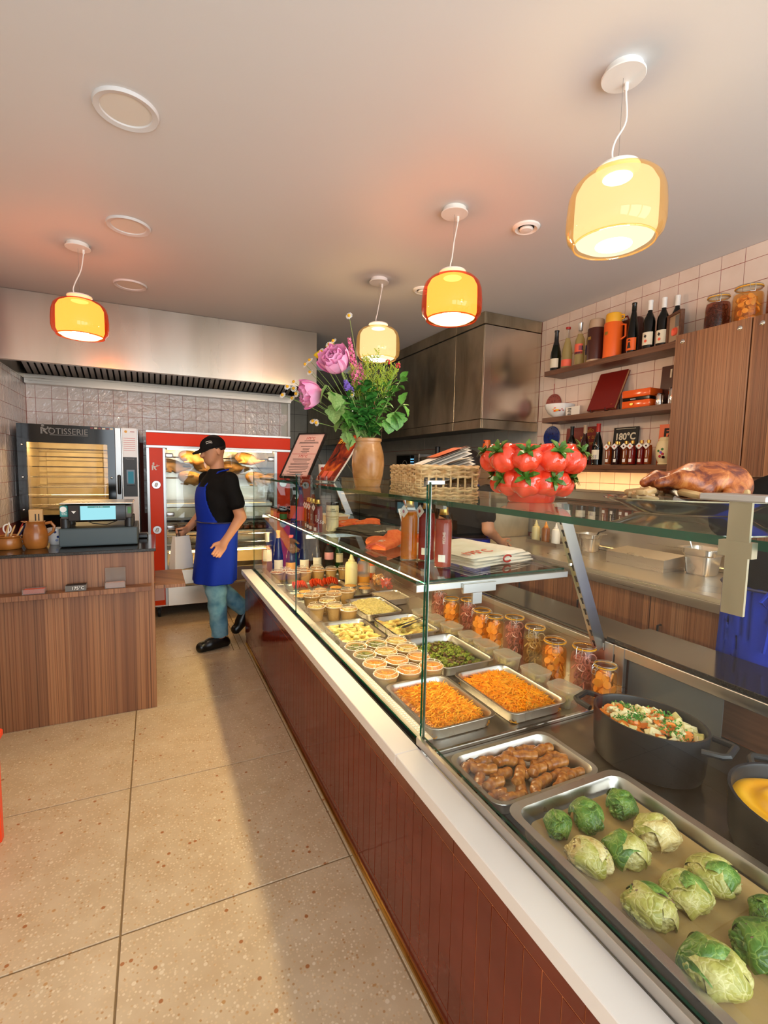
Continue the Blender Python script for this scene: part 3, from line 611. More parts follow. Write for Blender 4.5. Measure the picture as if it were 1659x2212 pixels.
door = O_(G().box(-1.033, 5.0, .76, W['x0'], 5.03, 1.822).box(W['x1'], 5.0, .76, -.315, 5.03, 1.822).box(W['x0'], 5.0, .76, W['x1'], 5.03, W['z0']).box(W['x0'], 5.0, W['z1'], W['x1'], 5.03, 1.822), 'door', 'black_gloss', False)
O_(G().box(W['x0'], 5.008, W['z0'], W['x1'], 5.014, W['z1']), 'window', 'oven_pane', False)
O_(G().box(-.314, 4.995, .76, -.263, 5.03, 1.822, .004), 'door_stile', 'trim_steel')
O_(G().box(-.300, 4.955, 1.222, -.272, 4.985, 1.40, .012, seg=3).box(-.293, 4.98, 1.38, -.279, 4.996, 1.395).box(-.293, 4.98, 1.23, -.279, 4.996, 1.245), 'handle', 'black_plastic')
O_(G().box(-.255, 5.0, .76, -.134, 5.03, 1.824, .003), 'control_panel', 'white_gloss')
O_(G().box(-.252, 4.996, 1.20, -.140, 5.0, 1.56, .001), 'panel_face', 'dark_grey'); O_(G().box(-.226, 4.994, 1.30, -.160, 4.996, 1.445), 'screen_frame', 'black_gloss', False)
O_(G().box(-.215, 4.9925, 1.32, -.170, 4.9942, 1.43), 'screen', 'screen_dim', False)
text('lettering', 'Rational', .022, 'grey_plastic', ov, Vector((-.196, 4.995, 1.545))-Vector(ov.location), FRONT)
for z in range(7): O_(G().box(-.245, 4.9985, 1.62+z*.018, -.15, 4.9995, 1.624+z*.018), 'sticker_line', 'pink', False)
O_(G().lathe([(0, 0), (.012, 0), (.012, .0008), (0, .0008)], 14).xf(Matrix.Translation((-.225, 4.9995, 1.79)) @ Matrix.Rotation(PI/2, 4, 'X')), 'sticker', 'yellow')
O_(G().box(-.19, 4.9985, 1.787, -.155, 4.9995, 1.793).xf(Matrix.Identity(4)), 'sticker', 'red', False)
for x, z in ((-1.0, 1.646), (-1.002, 1.371), (-1.005, 1.093), (-.345, 1.37)):
    O_(G().lathe([(0, .012), (.006, .011), (.010, .006), (.011, 0)], 14).xf(Matrix.Translation((x, 5.0, z)) @ Matrix.Rotation(PI/2, 4, 'X')), 'bolt', 'chrome')
for q in range(6): O_(G().box(-.50+q*.03, 4.9985, 1.80, -.476+q*.03, 4.9995, 1.815), 'trim_check', ('maroon', 'label_cream')[q % 2], False)
def chef(name, mat, parent, loc, sz, th=.0012):
    """small figure of a chef leaning back to hold a spit, which doubles as a letter R"""
    g = G(); q = lambda pts: [(a*sz, b*sz) for a, b in pts]
    g.prism(q([(0, 0), (.16, 0), (.16, .42), (.0, .62)]), 0, th, 'y').prism(q([(0, .62), (.1, .68), (.42, .5), (.5, .36), (.3, .38), (.16, .46)]), 0, th, 'y')
    g.prism(q([(.22, .40), (.36, .36), (.62, .02), (.46, 0), (.2, .3)]), 0, th, 'y').prism(q([(.46, .42), (.9, .58), (.92, .66), (.44, .52)]), 0, th, 'y')
    g.prism(q([(.2+.13*math.cos(a), .80+.11*math.sin(a)) for a in [2*PI*k/12 for k in range(12)]]), 0, th, 'y').prism(q([(.1, .86), (.32, .92), (.3, 1.0), (.12, 1.0)]), 0, th, 'y')
    g.prism(q([(.62+.07*math.cos(a), .66+.07*math.sin(a)) for a in [2*PI*k/10 for k in range(10)]]), 0, th, 'y')
    return g.build(name, mat, parent, loc, smooth=False)
chef('emblem', 'grey_plastic', ov, Vector((-.865, 4.998, 1.742))-Vector(ov.location), .085)
text('lettering', 'OTISSERIE', .072, 'grey_plastic', ov, Vector((-.665, 4.999, 1.765))-Vector(ov.location), FRONT, sx=.92)
O_(G().box(-.80, 4.998, 1.733, -.52, 4.9995, 1.737), 'lettering_rule', 'grey_plastic', False)
# stand beneath the oven
t = thing('oven_stand', 'steel stand under the black glass rotisserie oven', 'stand', (-.585, 5.34, 0))
at(G().box(-1.03, 5.03, .66, -.14, 5.66, .718, .004), t).build('frame', 'steel', t)
for x in (-1.01, -.19):
    for y in (5.05, 5.6): at(G().box(x, y, .0, x+.04, y+.04, .66), t).build('leg', 'steel', t)

# ---------------------------------------------------------------- chicken rotisserie cabinet
ro = thing('rotisserie_cabinet', 'orange and chrome rotisserie cabinet full of roasting chickens', 'rotisserie', (.62, 5.36, 0))
def R_(g_, name, mat, smooth=True): return at(g_, ro).build(name, mat, ro, smooth=smooth)
R_(G().box(-.06, 5.08, .14, -.02, 5.69, 1.80).box(1.26, 5.08, .14, 1.30, 5.69, 1.80).box(-.06, 5.65, .14, 1.30, 5.69, 1.80).box(-.06, 5.08, 1.75, 1.30, 5.69, 1.80).box(-.06, 5.08, .12, 1.30, 5.69, .16), 'casing', 'steel', False)
R_(G().box(.09, 5.62, .2, 1.17, 5.65, 1.74), 'cavity_back', 'steel_hood', False); R_(G().box(.08, 5.10, .2, .09, 5.65, 1.74).box(1.17, 5.10, .2, 1.18, 5.65, 1.74), 'cavity_side', 'dark_steel', False)
R_(G().box(-.06, 5.05, 1.68, 1.30, 5.08, 1.797, .002), 'top_band', 'orange_enamel')
R_(G().box(-.064, 5.045, 1.797, 1.304, 5.10, 1.818, .002).box(-.064, 5.045, 1.655, 1.304, 5.08, 1.680, .002), 'chrome_trim', 'trim_steel')
for a, b, m, nm in ((-.062, -.037, 'trim_steel', 'chrome_strip'), (-.037, .077, 'orange_panel', 'side_panel'), (.077, .10, 'trim_steel', 'chrome_strip'), (1.132, 1.163, 'trim_steel', 'chrome_strip'), (1.163, 1.30, 'orange_panel', 'side_panel')):
    R_(G().box(a, 5.05, .14, b, 5.08, 1.655, .0015), nm, m)
R_(G().box(.10, 5.062, .965, 1.132, 5.067, 1.652), 'upper_door', 'rot_pane', False)
R_(G().box(.10, 5.062, .475, 1.132, 5.067, .945), 'lower_door', 'rot_pane', False)
R_(G().box(.10, 5.055, .945, 1.132, 5.075, .965), 'door_bar', 'black_gloss', False)
R_(G().box(.10, 5.056, .33, 1.132, 5.08, .474, .003), 'drip_panel', 'steel_hood'); R_(G().box(.10, 5.05, .125, 1.132, 5.08, .31, .003), 'drawer_front', 'steel_hood')
R_(G().box(.14, 5.16, 1.70, 1.1, 5.2, 1.715), 'lamp', 'rot_lamp', False); R_(G().box(.1, 5.09, 1.66, 1.13, 5.6, 1.74), 'lamp_hood', 'brass' if 0 else 'steel_grimy', False)
R_(G().box(.12, 5.1, 1.645, .6, 5.13, 1.655), 'lamp', 'rot_lamp', False); R_(G().box(.64, 5.1, 1.645, 1.12, 5.13, 1.655), 'lamp', 'rot_lamp', False)
for z in (1.575, 1.37): R_(G().tube([(.095, 5.30 if z > 1.5 else 5.2, z), (1.17, 5.30 if z > 1.5 else 5.2, z)], .007, 8), 'spit', 'chrome')
R_(G().tube([(.095, 5.47, 1.48), (1.17, 5.47, 1.48)], .007, 8), 'spit', 'chrome')
R_(G().box(.10, 5.12, 1.085, 1.13, 5.6, 1.125, .004), 'warming_shelf', 'steel'); R_(G().box(.10, 5.11, .985, 1.13, 5.14, 1.08), 'fat_guard', 'steel_grimy', False)
for z in (.715, .664, .80): R_(G().tube([(.10, 5.11, z), (1.13, 5.11, z)], .011, 8), 'tray_rail', 'chrome')
R_(G().box(.10, 5.14, .64, 1.13, 5.6, .66), 'tray', 'steel_grimy', False); R_(G().box(.10, 5.3, .48, 1.13, 5.6, .62), 'burner_wall', 'oven_wall', False); R_(G().box(.12, 5.12, .63, 1.1, 5.14, .636), 'lamp', 'rot_lamp', False)
for x, z in ((.13, 1.587), (.13, 1.021), (1.10, 1.575), (.13, .895)):
    R_(G().box(x-.033, 5.05, z-.022, x+.04, 5.061, z+.022, .010, seg=3), 'hinge', 'aluminium')
for z in (1.308, .878):
    kx = .017
    R_(G().lathe([(0, .006), (.036, .006), (.040, 0)], 26).xf(Matrix.Translation((kx, 5.049, z)) @ Matrix.Rotation(PI/2, 4, 'X')), 'dial', 'aluminium')
    R_(G().box(-.012, -.026, -.02, .012, -.006, .02, .006).xf(Matrix.Translation((kx, 5.046, z)) @ Matrix.Rotation(.35, 4, 'Y')), 'knob', 'black_plastic')
    R_(G().box(-.009, -.028, -.017, .009, -.0255, .017, .001).xf(Matrix.Translation((kx, 5.046, z)) @ Matrix.Rotation(.35, 4, 'Y')), 'knob_cap', 'white')
    kx2 = 1.225
    R_(G().lathe([(0, .006), (.036, .006), (.040, 0)], 26).xf(Matrix.Translation((kx2, 5.049, z+.02)) @ Matrix.Rotation(PI/2, 4, 'X')), 'dial', 'aluminium')
chef('emblem', 'white', ro, Vector((-.018, 5.0475, 1.445))-Vector(ro.location), .072)
R_(G().box(-.03, 5.0475, .19, .07, 5.0495, .36), 'sticker', 'pink_paper', False)
for x in (.02, 1.22):
    for y in (5.15, 5.6):
        R_(G().lathe([(0, -.014), (.045, -.014), (.05, -.008), (.05, .008), (.045, .014), (0, .014)], 20).xf(Matrix.Translation((x, y, .0505)) @ Matrix.Rotation(PI/2, 4, 'Y')), 'caster', 'rubber')
        R_(G().box(x-.022, y-.02, .055, x+.022, y+.02, .119, .004), 'caster_fork', 'dark_steel')
def chick_fn(p):
    d = ell(p, (0, 0, 0), (.105, .072, .062)); d = smin(d, ell(p, (-.06, 0, .012), (.07, .06, .05)), .03)
    for s in (-1, 1):
        d = smin(d, cap(p, (.04, .055*s, -.02), (.115, .048*s, .0), .032, .020), .02); d = smin(d, cap(p, (.115, .048*s, 0), (.175, .03*s, .012), .014, .010), .012)
        d = smin(d, cap(p, (-.06, .06*s, .01), (-.02, .09*s, -.02), .018, .014), .015); d = smin(d, cap(p, (-.02, .09*s, -.02), (-.08, .085*s, -.03), .013, .008), .01)
    return d
cme = sdf_mesh('chicken', chick_fn, (-.17, -.13, -.1), (.22, .13, .1), .006, 'chicken')
CH = [(.35, 5.30, 1.575, .15, .3, 'roasting chicken at the upper left of the rotisserie spit'), (.90, 5.30, 1.575, -.1, .2, 'roasting chicken at the upper right of the rotisserie spit'),
      (.34, 5.20, 1.37, .2, -.5, 'pale roasting chicken at the lower left of the rotisserie'), (.99, 5.20, 1.37, .0, .6, 'roasting chicken at the lower right of the rotisserie, beside the glass case'),
      (.50, 5.47, 1.48, .1, .1, 'roasting chicken at the back of the rotisserie, left of the man in the cap'), (.78, 5.47, 1.48, -.2, -.3, 'roasting chicken at the back of the rotisserie, right of the man in the cap'),
      (.17, 5.47, 1.49, .1, .5, 'roasting chicken at the back left edge of the rotisserie')]
for x, y, z, rz, rx, lab in CH:
    o = tag(link('roast_chicken', cme, None, (x, y, z), (rx, .1, rz)), lab, 'chicken', 'chickens on the rotisserie spits')
g = G()
for i in range(14):
    for j in range(3):
        x = .16+i*.068; g.box(x, 5.16+j*.1, .845, x+.058, 5.25+j*.1, .875+.012*random.random(), .012, seg=2)
rb = g.build('rib_rack', 'ribs'); tag(rb, 'dark glazed spare ribs on the lower rack of the rotisserie', 'ribs'); rb['kind'] = 'stuff'
R_(G().box(.12, 5.12, .830, 1.12, 5.5, .842), 'rib_tray', 'steel_grimy', False)
for z in (.85, .87, .89, .91, .93): R_(G().tube([(.11, 5.115, z), (.33, 5.115, z)], .003, 5), 'grid_wire', 'chrome')

# ---------------------------------------------------------------- wooden till counter
tc = thing('till_counter', 'walnut veneer till counter with a black stone top on the left', 'counter', (-.55, 3.5, 0))
def T_(g_, name, mat, smooth=True): return at(g_, tc).build(name, mat, tc, smooth=smooth)
T_(G().box(XL+.005, 3.19, .0, -.012, 3.206, .979, .001), 'front_board', 'walnut', False)
T_(G().box(-.030, 3.206, .0, -.012, 3.80, .979, .001), 'side_board', 'walnut', False); T_(G().box(XL+.005, 3.30, .0, -.03, 3.78, .90), 'carcass', 'shelf_wood', False)
T_(G().box(XL+.005, 3.172, .980, .0, 3.82, .998, .002), 'stone_top', 'dark_stone')
T_(G().box(XL+.005, 3.105, .757, -.028, 3.189, .785, .001), 'front_ledge', 'walnut', False)
T_(G().box(-.010, 3.235, .735, .165, 3.70, .757, .0015), 'side_ledge', 'walnut', False)
for z in (.775,): T_(G().lathe([(0, .002), (.004, .002), (.005, 0)], 10).xf(Matrix.Translation((-.012, 3.23, z)) @ Matrix.Rotation(PI/2, 4, 'Y')), 'screw', 'brass')
# card boxes on the ledge
zl = .786
def cardbox(x0, x1, label, fill, h, flip=False):
    y0, y1 = 3.118, 3.170; t = thing('card_box', label, 'card box', ((x0+x1)/2, (y0+y1)/2, zl), 0, 'small card boxes on the till ledge')
    w_, d_ = (x1-x0)/2, (y1-y0)/2
    g = G().box(-w_, -d_, 0, w_, d_, .002).box(-w_, -d_, .002, -w_+.002, d_, h).box(w_-.002, -d_, .002, w_, d_, h).box(-w_, -d_, .002, w_, -d_+.002, h).box(-w_, d_-.002, .002, w_, d_, h)
    g.build('tray', 'card_box', t, smooth=False)
    G().box(-w_+.004, -d_+.004, .0025, w_-.004, d_-.004, h*.85).build('cards', fill, t, smooth=False)
    return t, w_, d_
t, w_, d_ = cardbox(-.653, -.550, 'clear box of coral business cards at the left of the till ledge', 'coral', .028)
t, w_, d_ = cardbox(-.458, -.357, 'clear box of black business cards reading 175 in the middle of the ledge', 'ink', .032)
G().box(-w_+.003, -d_+.003, .0285, w_-.003, d_-.003, .0335).build('top_card', 'black', t, smooth=False)
text('lettering', "175°C", .024, 'white', t, (.01, -d_-.0006, .016), FRONT)
t, w_, d_ = cardbox(-.267, -.163, 'open clear card box with its lid standing up, right of the ledge', 'pink_paper', .034)
G().box(-w_, d_-.003, .034, w_, d_-.001, .112, 0).build('lid', 'card_box', t, smooth=False)
# till, scale and drawer
zt = .999
t = thing('cash_drawer', 'slate grey cash drawer box under the scale on the till counter', 'cash drawer', (-.307, 3.53, zt))
G().box(-.206, -.18, .004, .206, .19, .112, .003).build('body', 'slate_box', t); G().box(-.203, -.183, .01, .203, -.18, .106, .001).build('front', 'slate_box', t)
for x in (-.17, .17): G().box(x-.02, -.15, 0, x+.02, .15, .004).build('foot', 'rubber', t)
t = thing('shop_scale', 'shop scale with a lit blue customer display and steel weighing plate', 'scale', (-.315, 3.50, zt+.1125))
for x in (-.168, .168):
    for y in (-.1, .1): G().lathe([(.026, 0), (.026, .055), (.022, .06), (0, .06)], 18, (x, y, 0)).build('foot', 'black_plastic', t)
G().box(-.185, -.15, .055, .185, .15, .135, .012, seg=2).build('body', 'grey_lip', t)
G().box(-.145, -.172, .045, .155, -.15, .140, .006, seg=2).build('display_housing', 'black_plastic', t)
G().box(-.14, -.1745, .05, -.09, -.1725, .136).build('badge_panel', 'ink', t, smooth=False); G().box(-.083, -.1745, .052, .10, -.1725, .134).build('screen', 'screen_cyan', t, smooth=False)
G().box(-.045, -.1752, .123, .07, -.1747, .133).build('screen_banner', 'teal', t, smooth=False); text('lettering', 'x.xx  €  0.00', .008, 'white', t, (.012, -.1756, .128), FRONT)
G().prism([(-.128, .105), (-.104, .105), (-.116, .09)], -.1752, -.1747, 'y').build('logo', 'white', t, smooth=False)
G().box(-.188, -.155, .07, -.147, -.1, .136, .004).build('badge', 'teal', t); text('lettering', 'TIC', .02, 'white', t, (-.166, -.1556, .088), FRONT)
G().prism([(-.170+.017*math.cos(a), .115+.017*math.sin(a)) for a in [2*PI*k/16 for k in range(16)]], -.1562, -.1555, 'y').build('logo', 'white', t, smooth=False)
G().box(.163, -.152, .085, .183, -.149, .125).build('green_label', 'green', t, smooth=False)
G().box(-.19, -.16, .143, .195, .16, .153, .004).build('weighing_plate', 'steel_tray', t); G().box(-.03, -.03, .134, .03, .03, .144).build('plate_post', 'grey_lip', t)
G().tube([(-.06, -.165, .05), (-.02, -.17, .03), (.05, -.17, .02), (.1, -.16, .04)], .003, 6).build('cable', 'black', t)
def jug(prof, mat='stoneware_brown', n=36): return G().lathe(prof, n)
t = thing('stoneware_jug', 'brown stoneware jug holding folded paper menus beside the scale', 'jug', (-.632, 3.40, zt))
jug([(0, 0), (.050, 0), (.056, .012), (.062, .04), (.063, .07), (.056, .105), (.047, .13), (.046, .148), (.050, .156), (.046, .157), (.041, .148), (.042, .13), (.050, .10), (.055, .07), (.05, .02), (0, .015)]).build('body', 'stoneware_brown', t)
G().tube([(.048, -.0, .142), (.075, 0, .148), (.092, 0, .125), (.086, 0, .095), (.06, 0, .072)], [.009, .009, .008, .008, .009], 10).build('handle', 'stoneware_brown', t)
G().prism([(-.045, .148), (-.068, .158), (-.045, .158)], -.014, .014, 'y').build('spout', 'stoneware_brown', t)
t = thing('paper_menus', 'stack of kraft paper menus standing in the brown jug', 'menus', (-.627, 3.40, zt+.02)); G().box(-.034, -.012, 0, .034, .012, .205, .003).build('sheets', 'tan', t)
for x in (-.004, .012): G().box(x, -.0128, .14, x+.006, -.0121, .18).build('print', 'ink', t, smooth=False)
t = thing('stoneware_pot', 'low brown stoneware pot of pencils at the left edge of the till', 'pot', (-.765, 3.42, zt))
G().lathe([(0, 0), (.058, 0), (.064, .01), (.062, .05), (.058, .062), (.064, .072), (.060, .076), (.054, .068), (.056, .04), (.054, .01), (0, .008)], 32).build('body', 'stoneware_brown', t)
G().tube([(.06, 0, .05), (.08, 0, .055), (.08, 0, .03), (.062, 0, .022)], .007, 8).build('handle', 'stoneware_brown', t)
pen = G().tube([(0, 0, 0), (0, 0, .13)], .0042, 6); pen = pen.mesh('pencil', 'tan')
for i, (x, y, rx, ry, m, lab) in enumerate(((-.03, -.02, .1, .25, 'tan', 'wooden pencil leaning left in the brown pot'), (-.01, -.03, .12, .38, 'tan', 'wooden pencil at the front of the brown pot'), (.015, -.02, .1, .50, 'tan', 'wooden pencil leaning furthest right in the brown pot'), (.02, .02, -.1, .35, 'red', 'red pen standing in the brown pot'), (.03, .0, 0, .42, 'navy', 'blue pen standing in the brown pot'), (-.02, .02, -.1, .1, 'white', 'white pen standing upright in the brown pot'))):
    o = link('pencil' if m == 'tan' else 'pen', G().tube([(0, 0, 0), (0, 0, .125), (0, 0, .138)], [.0045, .0045, .001], 6).mesh('pencil', m), None, (-.765+x*.8, 3.42+y, zt+.013), (rx, ry, 0)); tag(o, lab, 'pencil' if m == 'tan' else 'pen', 'pencils and pens in the brown pot')
t = thing('scissors', 'white handled scissors standing in the pencil pot', 'scissors', (-.775, 3.44, zt+.012)); G().box(-.004, -.001, 0, .004, .001, .075).build('blade', 'steel', t)
G().tube([(.018*math.cos(a), 0, .10+.026*math.sin(a)) for a in [2*PI*k/16 for k in range(16)]], .004, 6, closed=True).build('handle', 'white', t)
t = thing('patterned_cup', 'white cup with blue flowers behind the brown jug', 'cup', (-.548, 3.52, zt))
G().lathe([(0, 0), (.036, 0), (.044, .02), (.048, .06), (.048, .10), (.046, .10), (.045, .06), (.04, .02), (0, .006)], 28).build('body', 'white_gloss', t)
for a, z in ((-1.3, .05), (-.9, .075), (-1.0, .035), (-1.6, .08), (-.6, .05), (-1.45, .03)):
    G().lathe([(0, 0), (.008, 0), (.008, .0012), (0, .0012)], 6).xf(Matrix.Translation((.0476*math.cos(a), .0476*math.sin(a), z)) @ Matrix.Rotation(a+PI/2, 4, 'Z') @ Matrix.Rotation(PI/2, 4, 'X')).build('flower', 'blue_enamel', t)
t = thing('card_reader', 'small black card terminal at the right end of the stone top', 'card reader', (-.075, 3.68, zt)); G().box(-.03, -.05, 0, .03, .05, .03, .006).build('body', 'black_plastic', t); G().box(-.025, -.04, .03, .025, -.005, .032).build('screen', 'dark_grey', t, smooth=False)
# orange stool at the left edge of the frame
t = thing('stool', 'orange painted stool at the far left edge', 'stool', (-.76, 2.12, 0))
G().box(-.2, -.17, .42, .2, .17, .45, .006).build('seat', 'orange_chair', t)
for x in (-.17, .17):
    for y in (-.14, .14): G().box(x-.018, y-.018, 0, x+.018, y+.018, .42, .003).build('leg', 'orange_chair', t)
# ---------------------------------------------------------------- right wall: shelves, cabinets, rear counter
def TILT(a): return (Matrix.Rotation(a, 3, 'Y') @ Euler(FACEX).to_matrix()).to_euler()
SH = [(2.277, 2.316, 'top'), (1.902, 1.942, 'middle'), (1.53, 1.56, 'lowest')]
for z0, z1, nm in SH:
    tag(G().box(2.90, 1.90, z0, XR-.0005, 3.085 if nm != 'lowest' else 3.05, z1, .0015).build('wall_shelf', 'shelf_wood', smooth=False), 'dark walnut wall shelf, %s of the three beside the cabinets' % nm, 'shelf', 'walnut wall shelves')
wc = [('wall_cabinet', 1.498, 1.902, 'walnut wall cabinet next to the bottle shelves'), ('wall_cabinet', 1.09, 1.494, 'walnut wall cabinet at the right edge of the frame'), ('wall_cabinet', .684, 1.086, 'walnut wall cabinet beyond the right edge of the frame')]
for nm, y0, y1, lab in wc:
    t = thing(nm, lab, 'cabinet', (2.94, (y0+y1)/2, 1.50), 0, 'walnut wall cabinets'); hw = (y1-y0)/2
    G().box(-.14, -hw, 0, .158, hw, .81).build('carcass', 'walnut', t, smooth=False)
    G().box(-.160, -hw+.0015, .0, -.142, hw-.0015, .812, .001).build('door', 'walnut', t, smooth=False)
    for y, z in ((hw-.045, .77), (-hw+.055, .77)):
        G().lathe([(0, .006), (.006, .006), (.012, .002), (.0125, 0)], 16).xf(Matrix.Translation((-.160, y, z)) @ Matrix.Rotation(-PI/2, 4, 'Y')).build('cap_screw', 'chrome', t)
bs = tag(G().box(XR-.012, .60, .925, XR-.0005, 3.34, 1.352, .001).box(XR-.035, .60, 1.352, XR-.0005, 3.34, 1.372, .002).build('backsplash', 'steel', smooth=False), 'brushed steel backsplash behind the rear work counter', 'backsplash')
rc = thing('rear_counter', 'stainless steel rear work counter with walnut doors below', 'counter', (2.76, 2.0, 0))
def C_(g_, name, mat, smooth=True): return at(g_, rc).build(name, mat, rc, smooth=smooth)
C_(G().box(2.405, .60, .893, XR-.014, 3.34, .92, .003).box(2.405, .60, .845, 2.42, 3.34, .893, .002).box(XR-.04, .60, .92, XR-.014, 3.34, .95, .004), 'worktop', 'steel')
for y0 in (.62, 1.16, 1.70, 2.24, 2.78):
    C_(G().box(2.43, y0+.002, .12, 2.448, y0+.536, .842, .001), 'door', 'walnut', False)
    C_(G().tube([(2.43, y0+.47, .70), (2.405, y0+.47, .70), (2.405, y0+.47, .56), (2.43, y0+.47, .56)], .006, 8), 'handle', 'black_plastic')
C_(G().box(2.45, .62, .10, 3.08, 3.32, .84), 'carcass', 'shelf_wood', False); C_(G().box(2.47, .62, .0, 3.08, 3.32, .10), 'plinth', 'black', False)
for nm, lab, x, y0, y1, z in (('under_shelf_light', 'warm light strip under the lowest walnut shelf', 2.93, 1.95, 3.0, 1.5295), ('under_cabinet_light', 'warm light strip under the walnut wall cabinets', 2.83, .70, 1.88, 1.4995)):
    t = thing(nm, lab, 'light strip', (x, (y0+y1)/2, z)); hl = (y1-y0)/2
    G().box(-.022, -hl, -.022, -.018, hl, 0).box(-.018, -hl, -.004, .022, hl, 0).build('housing', 'shelf_wood', t, smooth=False); G().box(-.014, -hl+.01, -.009, .02, hl-.01, -.0045).build('diffuser', 'under_led', t, smooth=False)
# ---------------------------------------------------------------- bottles
PROF = {
 'wine': [(0, 0), (.034, 0), (.037, .004), (.037, .185), (.034, .205), (.022, .232), (.0145, .25), (.014, .315), (.0155, .318), (.0155, .328), (0, .328)],
 'burgundy': [(0, 0), (.038, 0), (.041, .004), (.041, .135), (.037, .17), (.026, .212), (.0155, .245), (.014, .315), (.016, .318), (.016, .328), (0, .328)],
 'champagne': [(0, 0), (.040, 0), (.043, .004), (.043, .13), (.039, .165), (.026, .215), (.017, .25), (.015, .32), (.018, .325), (.018, .338), (0, .338)],
 'flute': [(0, 0), (.035, 0), (.0375, .004), (.0375, .12), (.034, .17), (.022, .25), (.015, .29), (.014, .335), (.0155, .338), (.0155, .348), (0, .348)],
 'mini': [(0, 0), (.022, 0), (.024, .003), (.024, .105), (.021, .122), (.012, .138), (.0105, .145), (.0105, .165), (0, .165)],
 'square': [(0, 0), (.028, 0), (.031, .004), (.031, .15), (.028, .17), (.016, .19), (.013, .2), (.013, .215), (0, .215)],
 'water': [(0, 0), (.035, 0), (.038, .006), (.036, .03), (.038, .06), (.036, .09), (.038, .12), (.038, .17), (.032, .21), (.016, .245), (.013, .25), (.013, .262), (0, .262)],
}
def scaled(prof, k, m=.9): return [(r*m, .004+z*k) for r, z in prof]
def bottle(kind, label, loc, glass, liquid=None, level=.6, capm='gold_cap', capz=None, labels=(), rz=0, sc=1.0, group=None, cat='bottle', name='bottle', tagp=None):
    pr_ = PROF[kind]; H = pr_[-1][1]; t = thing(name, label, cat, loc, rz, group); t.scale = (sc,)*3
    G().lathe(pr_, 28).build('glass', glass, t)
    if liquid:
        z1 = H*level; inner = [(0, .006)]
        for r, z in pr_[1:-1]:
            if z < .004: inner.append((r*.9, .006)); continue
            if z <= z1: inner.append((r*.93, max(z, .007)))
            else:
                inner.append((inner[-1][0] if len(inner) else r*.9, z1)); break
        inner.append((0, z1)); G().lathe(inner, 24).build('liquid', liquid, t)
    cz = capz if capz is not None else H-.03
    rr = max(r for r, z in pr_ if z >= cz-.001); ring = [(rr+.0012, cz)]+[(r+.0012, z) for r, z in pr_ if z > cz and r > 0]+[(pr_[-2][0]+.0012, H+.0012), (0, H+.0012)]
    if len([1 for r, z in pr_ if z > cz]) and capm:
        # follow the neck between cz and the lip
        rs = [r for r, z in pr_]; G().lathe([(np.interp(cz, [z for r, z in pr_], rs)+.0012, cz)]+[(r+.0012, z) for r, z in pr_ if z > cz and r > 0]+[(0, H+.0014)], 24).build('cap', capm, t)
    for z0, z1, a0, a1, mat in labels:
        zz = [z for r, z in pr_]; rs = [r for r, z in pr_]; n = max(4, int(abs(a1-a0)/.2)); g = G()
        g.grid(lambda u, v: ((np.interp(z0+(z1-z0)*v, zz, rs)+.0008)*math.cos(a0+(a1-a0)*u), (np.interp(z0+(z1-z0)*v, zz, rs)+.0008)*math.sin(a0+(a1-a0)*u), z0+(z1-z0)*v), n, 3)
        g.build('label', mat, t)
    if tagp:
        g = G().box(-.016, -.0006, -.016, .016, .0006, .016).xf(Matrix.Translation(tagp) @ Matrix.Rotation(-PI/2+.2, 4, 'Z') @ Matrix.Rotation(PI/4, 4, 'Y')); g.build('swing_tag', 'paper', t, smooth=False)
        G().lathe([(0, -.001), (.006, -.001), (.006, .001), (0, .001)], 8).xf(Matrix.Translation(Vector(tagp)+Vector((-.0015, -.0003, 0))) @ Matrix.Rotation(PI/2, 4, 'Y')).build('fruit_print', ('red', 'orange', 'dark_sauce')[random.randrange(3)], t)
    return t
LA, LB = PI*.72, PI*1.42       # label arc seen from the shop side (facing -X and a little -Y)
z1 = 2.3162; gp = 'bottles on the top walnut shelf'
bottle('champagne', 'dark green champagne style bottle at the far end of the top shelf', (2.975, 3.045, z1), 'green_glass', None, capm='black_plastic', capz=.215, labels=[(.03, .105, LA+.1, LB, 'label_cream')], group=gp, sc=.97)
bottle('champagne', 'clear sparkling bottle with a coral label on the top shelf', (2.975, 2.925, z1), 'clear_glass', 'pale_wine', .74, 'red', .322, labels=[(.02, .075, 2.0, 4.9, 'coral')], group=gp, sc=.96)
bottle('wine', 'pale rose bottle with a blue and coral label left of the brown flask', (2.975, 2.80, z1), 'clear_glass', 'pale_wine', .74, 'aluminium', .268, labels=[(.09, .165, LA, LB, 'coral'), (.115, .15, LA+1.4, LB, 'navy'), (.09, .105, LA, LB, 'navy')], group=gp)
bottle('wine', 'pale bottle half hidden behind the brown vacuum flask', (3.02, 2.735, z1), 'clear_glass', 'pale_wine', .74, 'aluminium', .268, labels=[(.08, .15, LA, LB, 'navy')], group=gp)
